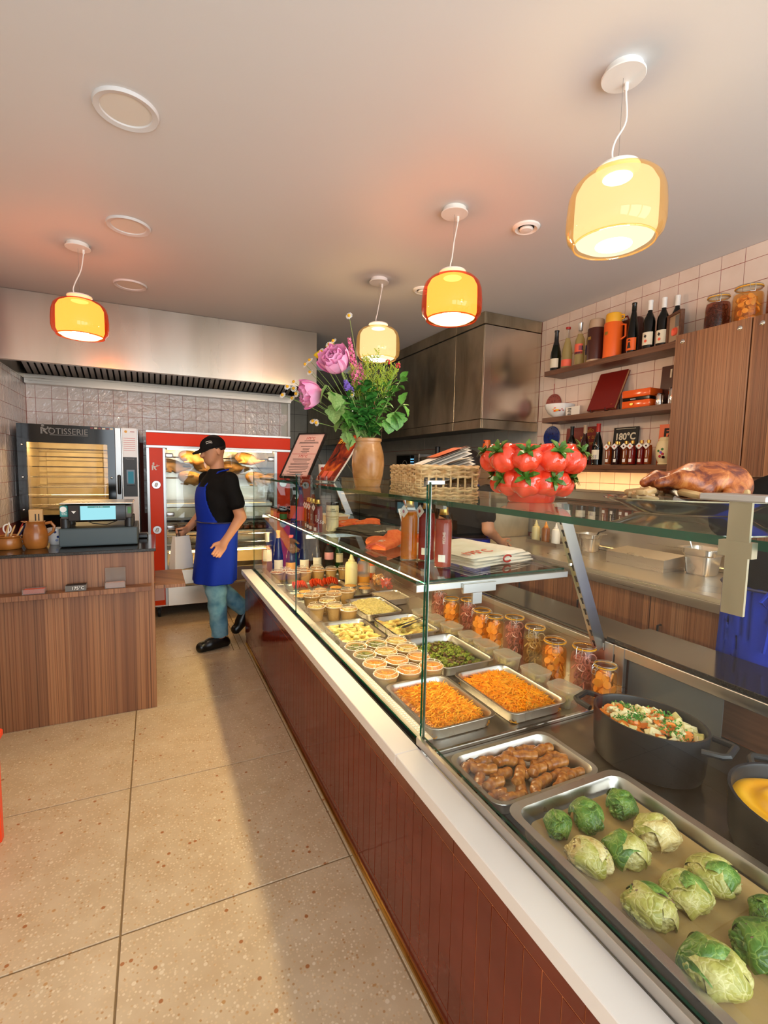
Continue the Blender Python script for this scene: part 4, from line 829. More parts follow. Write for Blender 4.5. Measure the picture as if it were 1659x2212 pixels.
def flask(loc, label, body, capm, base, sc):
    t = thing('vacuum_flask', label, 'vacuum flask', loc, 0, 'vintage vacuum flasks'); t.scale = (sc,)*3
    G().lathe([(.058, .014), (.058, .225), (.056, .23)], 32).build('body', body, t); G().lathe([(0, 0), (.056, 0), (.059, .003), (.059, .014)], 32).build('base', base, t)
    G().lathe([(.050, .225), (.051, .232), (.051, .262), (.048, .288), (.044, .292), (0, .292)], 32).build('cup', capm, t)
    G().tube([(.01, -.057, .21), (.012, -.085, .205), (.012, -.088, .13), (.008, -.057, .115)], .007, 8).build('handle', body, t)
    if capm == 'yellow': G().tube([(.01, -.05, .275), (.012, -.07, .272), (.012, -.07, .25), (.008, -.05, .245)], .005, 8).build('cup_handle', capm, t)
    G().grid(lambda u, v: (.0588*math.cos(2.75+.5*u), .0588*math.sin(2.75+.5*u), .15+.02*v), 6, 1).build('badge', 'gold_cap', t)
flask((2.965, 2.64, z1), 'brown vacuum flask with a beige cup lid on the top shelf', 'brown_plastic', 'beige', 'beige', 1.05)
flask((2.965, 2.495, z1), 'bright orange vacuum flask with a yellow cup lid on the top shelf', 'orange', 'yellow', 'orange', 1.06)
t = thing('leather_case', 'dark brown leather case behind the orange flask on the top shelf', 'case', (3.055, 2.48, z1)); G().box(-.03, -.14, 0, .03, .16, .27, .02, seg=3).build('body', 'brown_plastic', t); G().tube([(-.02, -.05, .265), (-.02, -.04, .29), (-.02, .04, .29), (-.02, .05, .265)], .006, 8).build('handle', 'maroon', t)
bottle('flute', 'tall olive bottle with an orange label showing a man in a bowler hat', (2.965, 2.335, z1), 'dark_glass', None, capm='green_glass', capz=.295, labels=[(.02, .105, LA, LB, 'orange')], group=gp, sc=.97)
b_ = bpy.context.scene.objects[-1] if 0 else None
def bowler(parent, x, y, z):
    g = G(); g.prism([(-.008, 0), (.008, 0), (.008, .02), (-.008, .02)], 0, .001, 'x').prism([(-.012, .03), (.012, .03), (.012, .033), (-.012, .033)], 0, .001, 'x').prism([(.008*math.cos(a), .033+.009*math.sin(a)) for a in [PI*k/8 for k in range(9)]], 0, .001, 'x')
    g.prism([(-.014, -.02), (.014, -.02), (.009, .004), (-.009, .004)], 0, .001, 'x'); return g.build('figure_print', 'ink', parent, (x, y, z), smooth=False)
tall = [o for o in C.objects if o.get('label', '').startswith('tall olive')][0]; bowler(tall, -.0395, -.004, .055)
for y, x, lab in ((2.215, 2.965, 'dark bottle with white capsule and a cartoon label, nearest the olive bottle'), (2.14, 2.995, 'dark bottle with white capsule between two others on the top shelf'), (2.075, 3.03, 'dark bottle with white capsule half hidden behind the photo frame')):
    t = bottle('wine', lab, (x, y, z1), 'dark_glass', None, capm='white', capz=.262, labels=[(.03, .115, LA, LB, 'label_cream')], group=gp, sc=.97)
    G().prism([(.010*math.cos(a), .01*math.sin(a)) for a in [2*PI*k/10 for k in range(10)]], 0, .0008, 'x').build('print', 'coral', t, (-.0388, -.006, .055), smooth=False)
    G().prism([(.0, 0), (.012, .012), (.004, .026), (-.008, .014)], 0, .0008, 'x').build('print', 'ink', t, (-.0388, -.004, .075), smooth=False)
t = thing('photo_frame', 'small walnut box frame with a picture leaning on the top shelf', 'picture frame', (2.955, 2.03, z1), -.45)
G().box(-.012, -.075, 0, .012, -.06, .19, .001).box(-.012, .06, 0, .012, .075, .19, .001).box(-.012, -.06, 0, .012, .06, .015, .001).box(-.012, -.06, .175, .012, .06, .19, .001).build('frame', 'shelf_wood', t, smooth=False)
G().box(0, -.06, .015, .006, .06, .175).build('picture', 'beige', t, smooth=False); G().box(-.001, -.055, .10, .0005, .0, .17).build('print', 'grey_plastic', t, smooth=False); G().box(-.0012, -.03, .05, .0003, .02, .095, .01).build('print', 'coral', t, smooth=False)
# preserving jars -------------------------------------------------------------
def ring_path(r, z, n=28): return [(r*math.cos(2*PI*k/n), r*math.sin(2*PI*k/n), z) for k in range(n)]
JARM = {}
def jar_meshes(h, r, fill, kind):
    key = (h, r, fill, kind)
    if key in JARM: return JARM[key]
    P = {}
    pr_ = [(0, 0), (r*.86, 0), (r*.97, .006), (r, .02), (r, h*.66), (r*.96, h*.76), (r*.80, h*.86), (r*.78, h*.90)]
    P['glass'] = (G().lathe(pr_, 30, close=False).mesh('jar_glass', 'jar_glass'), 'jar_glass')
    P['lid'] = (G().lathe([(r*.84, h*.915), (r*.86, h*.93), (r*.84, h*.965), (r*.62, h*.985), (0, h*.99)], 30).mesh('jar_lid', 'jar_glass'), None)
    P['rubber_ring'] = (G().lathe([(r*.80, h*.895), (r*.90, h*.897), (r*.90, h*.917), (r*.80, h*.917)], 30, close=False).mesh('rubber_ring', 'yellow'), None)
    g = G().tube(ring_path(r*.845, h*.945), .0014, 5, closed=True).tube(ring_path(r*.82, h*.875), .0014, 5, closed=True)
    for a in (PI*1.1, PI*.1):
        c_, s_ = math.cos(a), math.sin(a); tx, ty = -s_, c_
        def q(rr, w, z): return (c_*rr+tx*w, s_*rr+ty*w, z)
        g.tube([q(r*.84, .012, h*.95), q(r*1.02, .012, h*.90), q(r*1.08, .010, h*.72), q(r*1.08, -.010, h*.72), q(r*1.02, -.012, h*.90), q(r*.84, -.012, h*.95)], .0014, 5)
        g.tube([q(r*.84, .012, h*.875), q(r*1.0, .012, h*.83), q(r*1.0, -.012, h*.83), q(r*.84, -.012, h*.875)], .0014, 5)
    P['wire_clip'] = (g.mesh('wire_clip', 'aluminium'), None)
    rnd = random.Random(3); g = G(); top = h*.74
    if kind == 'rings':
        for i in range(46):
            a = rnd.random()*2*PI; rad = rnd.uniform(.25, .78)*r; z = rnd.uniform(.015, top-.006); rr = rnd.uniform(.010, .018)
            Mx = Matrix.Translation((rad*math.cos(a), rad*math.sin(a), z)) @ Euler((rnd.uniform(0, 3), rnd.uniform(0, 3), 0)).to_matrix().to_4x4()
            st = len(g.v); g.tube(ring_path(rr, 0, 9), .0026, 4, closed=True); g.xf(Mx, st)
    else:
        for i in range(44):
            a = rnd.random()*2*PI; rad = rnd.uniform(.2, .80)*r; z = rnd.uniform(.015, top-.008); rr = rnd.uniform(.013, .019)
            st = len(g.v); g.lathe([(0, -.003), (rr, -.003), (rr, .003), (0, .003)], 10); g.xf(Matrix.Translation((rad*math.cos(a)*.9, rad*math.sin(a)*.9, z)) @ Euler((rnd.uniform(.6, 1.9), 0, a+PI/2+rnd.uniform(-.5, .5))).to_matrix().to_4x4(), st)
    P['contents'] = (g.mesh('contents', fill), None)
    P['brine'] = (G().lathe([(0, .005), (r*.84, .005), (r*.95, .02), (r*.95, h*.66), (r*.9, top), (0, top)], 24).mesh('brine', 'brine_'+fill), None)
    JARM[key] = P; return P
for f_, tn, bd in (('pickle_orange', 'ffe4b8', 'f4b050'), ('pickle_pink', 'f8dcd4', 'd8988c'), ('pickle_tan', 'f6ead0', 'd0b888'), ('pickle_dark', 'd8a898', '8a5444')): glassy('brine_'+f_, tn, 1.05, .1, body=bd, dens=.16)
def jar(label, loc, h, r, fill, kind, rz=0, group='preserving jars in the display case'):
    t = thing('preserving_jar', label, 'jar', loc, rz, group)
    for nm, (me, _) in jar_meshes(h, r, fill, kind).items(): link(nm, me, t)
    return t
zc2 = 2.3135; gj = 'preserving jars on the wall cabinets'
jar('small jar of dark pickles at the left end of the wall cabinet top', (3.0, 1.825, zc2), .165, .05, 'pickle_dark', 'rings', .3, gj)
jar('large jar of shredded red onion on the wall cabinet', (2.90, 1.745, zc2), .205, .062, 'pickle_dark', 'rings', .2, gj)
jar('small jar of orange fruit behind the large orange jar on the cabinet', (3.0, 1.66, zc2), .18, .05, 'pickle_orange', 'slices', 0, gj)
jar('large jar of bright orange preserved fruit on the wall cabinet', (2.89, 1.585, zc2), .205, .072, 'pickle_orange', 'slices', .4, gj)
jar('jar of dark pickles at the right edge of the frame on the cabinet', (2.90, 1.435, zc2), .205, .06, 'pickle_dark', 'rings', 0, gj)
# middle shelf ------------------------------------------------------------------
z2 = 1.9422
def trivet(name, label, loc, mat, r, deco):
    t = thing(name, label, 'trivet', loc)
    G().lathe([(0, -.004), (r*.95, -.004), (r, 0), (r*.95, .004), (0, .004)], 36).xf(Matrix.Rotation(PI/2, 4, 'Y')).build('plate', mat, t)
    G().tube([(0, 0, r*.95), (0, .0, r+.01), (0, .004, r+.03), (0, -.004, r+.05), (0, 0, r+.085)], .0022, 6).build('hanging_loop', 'red' if mat == 'red_clay' else 'beige', t)
    rnd = random.Random(5)
    for k in range(16):
        a = k*2*PI/16; g = G().lathe([(0, 0), (.0042, 0), (.003, .003), (0, .003)], 8).xf(Matrix.Translation((-.004, r*.78*math.cos(a), r*.78*math.sin(a))) @ Matrix.Rotation(-PI/2, 4, 'Y')); g.build('boss', deco, t)
    for k in range(6):
        a = k*2*PI/6; g = G().lathe([(0, 0), (.010, 0), (.008, .003), (0, .003)], 8).xf(Matrix.Translation((-.004, r*.34*math.cos(a), r*.34*math.sin(a))) @ Matrix.Rotation(-PI/2, 4, 'Y')); g.build('boss', deco, t)
    return t
mottled('red_clay', [(.3, '7a2418'), (.7, '9a3a26')], 20, 3, .35)
trivet('round_trivet', 'round dark red trivet hanging on the tiles above the middle shelf', (XR-.008, 3.165, 2.075), 'red_clay', .09, 'maroon')
trivet('round_trivet', 'round dark blue enamel trivet hanging below the middle shelf', (XR-.008, 3.168, 1.80), 'blue_enamel', .094, 'navy')
t = thing('enamel_bowl', 'white bowl with painted yellow and red flowers on the middle shelf', 'bowl', (2.985, 2.985, z2))
G().lathe([(0, .004), (.045, 0), (.05, .006), (.088, .035), (.108, .07), (.117, .104), (.113, .104), (.103, .07), (.083, .038), (.04, .012), (0, .01)], 40).build('body', 'white_gloss', t)
for a, z, m, r in ((3.75, .055, 'yellow', .014), (3.58, .048, 'orange', .012), (3.95, .05, 'red', .008), (3.6, .07, 'coral', .008), (4.1, .06, 'red', .005), (4.2, .05, 'red', .005), (3.45, .06, 'yellow', .006)):
    rr = .10+(z-.05)*.42; G().lathe([(0, 0), (r, 0), (r, .0015), (0, .0015)], 9).xf(Matrix.Translation((rr*math.cos(a), rr*math.sin(a), z)) @ Matrix.Rotation(a, 4, 'Z') @ Matrix.Rotation(PI/2-.45, 4, 'Y')).build('flower', m, t)
t = thing('price_card', 'white card with black lines of print beside the painted bowl', 'card', (2.935, 2.80, z2), -.1); G().box(0, -.075, 0, .002, .075, .068).build('card', 'paper', t, smooth=False)
for k in range(5): G().box(-.0008, .015, .008+k*.011, -.0002, .055-(k % 2)*.008, .014+k*.011).build('print_line', 'ink', t, smooth=False)
t = thing('recipe_book', 'dark red menu folder leaning on a wire stand on the middle shelf', 'book', (3.0, 2.555, z2))
bk = Matrix.Translation((-.045, 0, .022)) @ Matrix.Rotation(.42, 4, 'Y')
G().box(-.004, -.115, 0, .004, .125, .31, .002).xf(bk).build('front_cover', 'maroon', t); G().box(.004, -.112, .004, .016, .122, .306).xf(bk).build('pages', 'tan', t, smooth=False); G().box(.016, -.115, 0, .02, .125, .31, .001).xf(bk).build('back_cover', 'maroon', t)
G().box(-.0048, -.09, .03, -.0042, -.075, .034).xf(bk).build('emboss', 'gold_cap', t, smooth=False)
t = thing('wire_stand', 'thin black wire book stand under the red folder', 'stand', (3.0, 2.555, z2))
for y in (-.06, .07): G().tube([(-.075, y, .03), (-.065, y, .004), (-.03, y, .016), (.05, y, .20)], .0025, 6).tube([(.05, y, .20), (.085, y, .003)], .0025, 6).build('leg', 'black', t)
G().tube([(.03, -.06, .155), (.03, .07, .155)], .0025, 6).build('crossbar', 'black', t)
t = thing('orange_tin', 'glossy orange storage tin with a black band on the middle shelf', 'tin', (2.99, 2.255, z2))
G().box(-.062, -.105, .0, .062, .105, .052, .007, seg=2).build('base', 'orange_tin', t); G().box(-.060, -.102, .051, .060, .102, .073, .003).build('band', 'black_gloss', t); G().box(-.063, -.107, .072, .063, .107, .124, .008, seg=2).build('lid', 'orange_tin', t)
text('lettering', 'wesco', .016, 'white', t, (-.0605, .02, .062), FACEX); G().lathe([(0, 0), (.016, 0), (.014, .004), (0, .004)], 18, sx=.55).xf(Matrix.Translation((-.0625, .025, .028)) @ Matrix.Rotation(-PI/2, 4, 'Y')).build('badge', 'gold_cap', t)
for y, lab in ((2.11, 'small steel spice canister next to the orange tin'), (2.02, 'taller steel canister beside the cabinet on the middle shelf')):
    t = thing('steel_canister', lab, 'canister', (2.975, y, z2), 0, 'steel canisters on the shelf'); hh = .075 if y > 2.1 else .10
    G().lathe([(0, 0), (.03, 0), (.031, .003), (.031, hh-.012), (.029, hh-.008), (.026, hh), (0, hh)], 28).build('body', 'chrome', t); G().tube(ring_path(.026, hh+.002, 20), .003, 5, closed=True).build('lid_ring', 'chrome', t)
t = thing('wine_book', 'brown book cover numbered 12 with a bottle silhouette on the middle shelf', 'book', (3.06, 2.07, z2)); G().box(-.008, -.11, 0, .008, .105, .27).xf(Matrix.Rotation(.06, 4, 'Y')).build('cover', 'cover_brown' if 0 else 'brown_plastic', t, smooth=False)
text('lettering', '12', .075, 'label_cream', t, (.0035, .02, .215), TILT(.06), bold=.002); G().lathe([(0, 0), (.013, 0), (.013, .07), (.005, .10), (.004, .14), (0, .14)], 10, sx=.1).build('bottle_print', 'ink', t, (-.007, -.02, .02))
# lowest shelf --------------------------------------------------------------------
z3 = 1.5602; gp = 'red wine bottles on the lowest walnut shelf'
bottle('wine', 'dark wine bottle with a cream and red label by the tomato bowl', (2.975, 2.83, z3), 'dark_glass', None, capm='black', capz=.255, labels=[(.055, .145, LA, LB, 'label_cream'), (.115, .13, LA+.6, LB, 'red')], group=gp, sc=.92)
bottle('burgundy', 'light red wine bottle with a white band label on the lowest shelf', (2.975, 2.70, z3), 'clear_glass', 'dark_sauce', .80, 'beige', .262, labels=[(.045, .10, 2.2, 4.8, 'label_cream')], group=gp, sc=.92)
bottle('burgundy', 'dark wine bottle with a pink capsule and a small picture label', (2.975, 2.58, z3), 'dark_glass', None, capm='red', capz=.262, labels=[(.045, .12, LA+.1, LB-.3, 'label_cream'), (.048, .08, LA+.55, LB-.7, 'blue_enamel')], group=gp, sc=.93)
t = thing('poster_board', 'dark red printed board with gold script behind the wine bottles', 'poster', (3.06, 2.83, z3)); G().box(-.004, -.16, 0, .004, .15, .30).xf(Matrix.Rotation(.06, 4, 'Y')).build('board', 'maroon', t, smooth=False)
text('lettering', 'hello\nveux tu\ndiner', .05, 'gold_cap', t, (.0075, -.07, .22), TILT(.06), shear=.3, extr=.0003)
t = thing('magazine', 'black magazine titled 180°C standing on the lowest shelf', 'magazine', (3.062, 2.425, z3)); G().box(-.005, -.10, 0, .005, .10, .275).xf(Matrix.Rotation(.06, 4, 'Y')).build('cover', 'black', t, smooth=False)
text('lettering', '180°C', .068, 'label_cream', t, (.0055, .0, .205), TILT(.06), bold=.002, sx=.95); G().box(.0085, -.08, .262, .0096, .08, .265).build('print_line', 'label_cream', t, smooth=False)
MINI = [(2.455, 2.945, 'amber_sauce'), (2.405, 2.985, 'amber_sauce'), (2.385, 2.94, 'dark_sauce'), (2.345, 2.99, 'dark_sauce'), (2.315, 2.945, 'amber_sauce'), (2.262, 2.94, 'red_sauce'), (2.235, 2.99, 'red_sauce'), (2.205, 2.955, 'red_sauce'), (2.15, 2.95, 'amber_sauce')]
ML = ['small amber vinegar bottle, first of the row under the 180°C magazine', 'small amber bottle hidden behind the first two of its row', 'small dark vinegar bottle, second in the front row', 'small dark bottle tucked behind the front row', 'small amber bottle in the middle of the tagged row', 'small red vinegar bottle with a strawberry tag', 'small red bottle behind the strawberry tag', 'small red bottle second from the right end of the row', 'small amber bottle standing alone at the right end of the row']
for (y, x, m), lab in zip(MINI, ML):
    bottle('mini', lab, (x, y, z3), 'clear_glass', m, .80, 'gold_cap', .145, labels=[(.02, .042, 2.9, 3.7, 'paper'), (.05, .098, 3.15, 3.4, 'label_cream')], group='small tagged vinegar bottles', tagp=(-.026, .0, .128))
t = thing('cookbook', 'orange book cover with black letters FA beside the cabinet', 'book', (3.062, 2.09, z3)); G().box(-.006, -.13, 0, .006, .075, .272).xf(Matrix.Rotation(.05, 4, 'Y')).build('cover', 'orange', t, smooth=False)
text('lettering', 'FA', .07, 'ink', t, (.0028, .0, .215), TILT(.05), bold=.004)
t = thing('ceramic_jar', 'cream ceramic jar with a painted plum branch at the end of the shelf', 'jar', (2.965, 2.045, z3))
G().lathe([(0, 0), (.036, 0), (.042, .006), (.036, .014), (.05, .05), (.055, .10), (.048, .14), (.038, .155), (.04, .162), (.03, .178), (0, .182)], 32).build('body', 'cream', t)
for a, z, m in ((3.3, .08, 'purple'), (3.5, .07, 'petal_red'), (3.2, .055, 'petal_red'), (3.45, .10, 'green'), (3.0, .09, 'green'), (3.6, .05, 'dark_sauce')):
    G().lathe([(0, 0), (.009, 0), (.007, .002), (0, .002)], 8).xf(Matrix.Translation((.0535*math.cos(a), .0535*math.sin(a), z)) @ Matrix.Rotation(a, 4, 'Z') @ Matrix.Rotation(PI/2, 4, 'Y')).build('painted_fruit', m, t)
# rear counter items -------------------------------------------------------------
zq = .9202
t = thing('condiment_box', 'long steel ingredient box with a sloping lid on the rear counter', 'steel box', (2.80, 2.02, zq)); G().prism([(-.10, 0), (.1, 0), (.1, .088), (-.10, .07)], -.20, .20, 'y').build('box', 'steel', t, smooth=False); G().prism([(-.104, .0705), (.102, .0885), (.102, .093), (-.104, .075)], -.204, .204, 'y').build('lid', 'steel_tray', t, smooth=False)
def pan(loc, label, w_, h_, rz=0):
    t = thing('steel_insert_pan', label, 'steel pan', loc, rz, 'steel insert pans on the rear counter')
    g = G(); R_c = lambda hw, z, c_: [(sx*(hw-c_)+c_*math.cos(a), sy*(hw-c_)+c_*math.sin(a), z) for sx, sy, a0 in ((1, 1, 0), (-1, 1, PI/2), (-1, -1, PI), (1, -1, 3*PI/2)) for a in [a0+k*PI/10 for k in range(6)]]
    rings = [R_c(w_*.72, .0, .03), R_c(w_*.8, .012, .032), R_c(w_*.88, h_*.72, .03), R_c(w_*.97, h_*.78, .03), R_c(w_, h_-.003, .03), R_c(w_+.018, h_, .012), R_c(w_+.018, h_+.002, .012), R_c(w_-.004, h_+.001, .03), R_c(w_*.86, h_*.72, .03), R_c(w_*.70, .008, .03)]
    n = len(rings[0]); 
    for rg in rings: g.v.extend(rg)
    for k in range(len(rings)-1):
        for i in range(n): g.f.append((k*n+i, k*n+(i+1) % n, (k+1)*n+(i+1) % n, (k+1)*n+i)); g.m.append(0)
    g.f.append(tuple(range(n))[::-1]); g.m.append(0); g.f.append(tuple((len(rings)-1)*n+i for i in range(n))); g.m.append(0)
    g.build('pan', 'steel_tray', t); return t
pan((2.90, 1.72, zq), 'square steel insert pan with tongs on the rear counter', .085, .155)
t = thing('tongs', 'thin steel tongs standing in the square insert pan', 'tongs', (2.87, 1.74, zq+.012)); G().tube([(.02, -.01, 0), (-.015, .035, .18), (-.03, .05, .215), (-.04, .05, .19)], .003, 6).tube([(.03, 0, 0), (-.01, .035, .18), (-.03, .05, .217)], .003, 6).build('arms', 'steel', t)
pan((2.93, 2.56, zq), 'small steel insert pan half hidden behind the slotted support leg', .07, .13, .2)
t = thing('ladle', 'black handled ladle resting in the small insert pan', 'ladle', (2.93, 2.56, zq+.012)); G().tube([(0, .02, 0), (.02, -.06, .135), (.03, -.11, .155)], .005, 6).build('handle', 'black', t)
SQ = [(0, 0), (.030, 0), (.033, .004), (.033, .115), (.028, .128), (.016, .134), (.016, .14), (.013, .142), (.004, .175), (0, .176)]
def squeeze(loc, label, body, tip, fill=None, sc=1, group='squeeze bottles'):
    t = thing('squeeze_bottle', label, 'squeeze bottle', loc, 0, group); t.scale = (sc,)*3
    G().lathe(SQ[:7]+[(0, .14)], 24).build('body', body, t); G().lathe([(.018, .132), (.018, .142), (.013, .145), (.004, .18), (0, .181)], 20).build('nozzle', tip, t)
    if fill: G().lathe([(0, .006), (.0335, .004), (.0338, .05), (0, .05)], 20).build('sauce', fill, t)
    return t
t = thing('steel_tray', 'long narrow steel tray of squeeze bottles on the rear counter', 'tray', (2.86, 2.92, zq)); G().box(-.07, -.17, 0, .07, .17, .004).box(-.07, -.17, .004, -.067, .17, .03).box(.067, -.17, .004, .07, .17, .03).box(-.067, -.17, .004, .067, -.167, .03).box(-.067, .167, .004, .067, .17, .03).build('tray', 'steel', t, smooth=False)
squeeze((2.84, 3.03, zq+.0045), 'squeeze bottle of pale yellow sauce in the rear counter tray', 'mayo', 'mayo'); squeeze((2.84, 2.92, zq+.0045), 'squeeze bottle of brown sauce in the rear counter tray', 'sauce_orange' if 0 else 'stoneware_brown', 'sauce_orange'); squeeze((2.84, 2.81, zq+.0045), 'squeeze bottle of white sauce in the rear counter tray', 'white', 'white')
# kitchen under the stained hood ---------------------------------------------------
kc = thing('kitchen_counter', 'steel kitchen bench along the wall under the stained hood', 'counter', (2.8, 5.2, 0)); at(G().box(2.45, 3.36, .88, XR-.014, 8.3, .92, .003), kc).build('top', 'steel', kc); at(G().box(2.5, 3.38, .0, 3.07, 8.28, .88), kc).build('base', 'steel_grimy', kc, smooth=False)
t = thing('steel_oven', 'dark steel countertop oven in the kitchen behind the basket', 'oven', (2.80, 4.18, zq)); G().box(-.18, -.40, 0, .25, .40, .72, .004).build('body', 'steel_grimy', t); G().box(-.186, -.37, .08, -.18, .37, .62, .002).build('door', 'dark_steel', t); G().tube([(-.2, -.33, .64), (-.2, .33, .64)], .008, 8).build('handle', 'chrome', t)
t = thing('microwave', 'black microwave with blue digits behind the stoneware crock', 'microwave', (2.80, 4.95, zq)); G().box(-.17, -.30, .42, .25, .25, .755, .004).build('body', 'steel', t); G().box(-.174, -.10, .44, -.170, .23, .74).build('door', 'black_gloss', t, smooth=False); G().box(-.174, -.20, .44, -.170, -.11, .74).build('keypad', 'black_gloss', t, smooth=False); G().box(-.17, -.30, 0, .25, .25, .42).build('cabinet_base', 'steel_grimy', t, smooth=False)
for k in range(4):
    for q in range(3): G().box(-.176, -.19+q*.027, .60+k*.03, -.1745, -.175+q*.027, .612+k*.03).build('digit', 'digits', t, smooth=False)
G().tube([(-.176, .02+.06*math.cos(a), .62+.06*math.sin(a)) for a in [2*PI*k/24 for k in range(24)]], .003, 5, closed=True).build('logo_ring', 'grey_plastic', t)
text('lettering', 'oai', .05, 'grey_plastic', t, (-.1762, .02, .62), FACEX)
t = thing('pepper_mill', 'black cylinder standing on the kitchen oven', 'mill', (2.75, 4.46, zq+.7205)); G().lathe([(0, 0), (.028, 0), (.028, .105), (.024, .11), (0, .11)], 24).build('body', 'black_plastic', t)
t = thing('steel_cupboard', 'narrow steel cupboard at the near end of the kitchen bench', 'cupboard', (2.82, 3.56, zq)); G().box(-.2, -.20, 0, .24, .20, .735, .004).build('body', 'steel_grimy', t); G().box(-.205, -.19, .02, -.2, .19, .72, .002).build('door', 'steel', t)
t = thing('paper_cup', 'orange red paper cup upside down on the kitchen cupboard', 'cup', (2.68, 3.52, zq+.736)); G().lathe([(.043, 0), (.043, .006), (.030, .115), (.028, .117), (0, .117)], 24).build('cup', 'orange', t); G().tube(ring_path(.043, .004, 24), .003, 5, closed=True).build('rim', 'white', t); G().box(-.036, -.012, .09, -.0345, .003, .105).build('print', 'navy', t, smooth=False)
t = thing('napkin_box', 'white box of paper napkins behind the tomato bowl', 'napkins', (2.85, 3.40, zq+.736)); G().box(-.05, -.03, 0, .08, .07, .045, .003).build('box', 'white', t); G().prism([(-.03, .0455), (.06, .0455), (.03, .072), (-.01, .062)], -.02, .05, 'y').build('napkins', 'paper', t, smooth=False)
# ---------------------------------------------------------------- trays and food in the display case
DZ = .5705
def rrect(hx, hy, z, c_, k=5): return [(sx*(hx-c_)+c_*math.cos(a), sy*(hy-c_)+c_*math.sin(a), z) for sx, sy, a0 in ((1, 1, 0), (-1, 1, PI/2), (-1, -1, PI), (1, -1, 3*PI/2)) for a in [a0+q*PI/2/k for q in range(k+1)]]
def loft(g, rings, cap0=True, cap1=True):
    n = len(rings[0]); o = len(g.v)
    for rg in rings: g.v.extend(rg)
    for k in range(len(rings)-1):
        for i in range(n): g.f.append((o+k*n+i, o+k*n+(i+1) % n, o+(k+1)*n+(i+1) % n, o+(k+1)*n+i)); g.m.append(g.mi)
    if cap0: g.f.append(tuple(o+i for i in range(n))[::-1]); g.m.append(g.mi)
    if cap1: g.f.append(tuple(o+(len(rings)-1)*n+i for i in range(n))); g.m.append(g.mi)
    return g
def tray(label, x0, x1, y0, y1, z=DZ, h=.05, lip=.012, group='steel food trays', mat='steel_tray', name='food_tray'):
    hx, hy = (x1-x0)/2, (y1-y0)/2; t = thing(name, label, 'tray', ((x0+x1)/2, (y0+y1)/2, z), 0, group)
    a = hx-lip; b = hy-lip
    g = loft(G(), [rrect(a-.016, b-.016, 0, .03), rrect(a-.010, b-.010, .004, .034), rrect(a-.002, b-.002, h-.008, .036), rrect(a+.002, b+.002, h-.002, .038), rrect(hx-.001, hy-.001, h-.001, .042), rrect(hx, hy, h, .043), rrect(hx-.001, hy-.001, h+.0015, .042), rrect(a, b, h, .036), rrect(a-.005, b-.005, h-.008, .034), rrect(a-.014, b-.014, .006, .03), rrect(a-.02, b-.02, .0035, .028)])
    g.build('pan', mat, t); return t
TR = dict(cl=(.825, 1.115, 1.325, 1.71), cr=(1.15, 1.437, 1.30, 1.70), br=(1.14, 1.438, 1.745, 2.15), l1=(.835, 1.105, 2.20, 2.57), l2=(1.14, 1.42, 2.195, 2.55), co=(1.13, 1.402, 2.59, 2.98), pa=(1.375, 1.605, 2.86, 3.13), cu=(.84, 1.50, 3.155, 3.42), to=(.88, 1.36, 3.43, 3.66), bo=(.82, 1.46, 3.67, 3.90), b2=(.845, 1.125, 2.84, 3.145))
tray('steel tray of grated carrot nearest the front glass', *TR['cl']); tray('steel tray of grated carrot next to the clear plastic tubs', *TR['cr']); tray('steel tray of roasted broccoli', *TR['br']); tray('steel tray of browned leeks next to the front glass', *TR['l1']); tray('steel tray of browned leeks with tongs', *TR['l2'])
tray('steel tray heaped with pale grated celeriac', *TR['co']); tray('steel tray of coarse terrine', *TR['pa'], h=.045); tray('steel tray under the small foil cups', *TR['cu'], h=.018, lip=.008); tray('steel tray of sliced tomatoes', *TR['to'], h=.02, lip=.008); tray('steel tray under the farthest row of kraft bowls', *TR['bo'], h=.015, lip=.008); tray('steel tray under the kraft bowls beside the celeriac', *TR['b2'], h=.02, lip=.008)
def heap(key, top, marg=.028, seed=1):
    x0, x1, y0, y1 = TR[key]; hx, hy = (x1-x0)/2-marg, (y1-y0)/2-marg; r = np.random.RandomState(seed); ph = r.rand(8)*6
    def hgt(u, v):
        e = (1-abs(u)**4)*(1-abs(v)**4); return .008+(top-.008)*e**.6+.007*math.sin(3.1*u+ph[0])*math.cos(3.7*v+ph[1])*e+.004*math.sin(8*u+ph[2])*math.sin(7*v+ph[3])*e
    return hx, hy, hgt, ((x0+x1)/2, (y0+y1)/2, DZ)
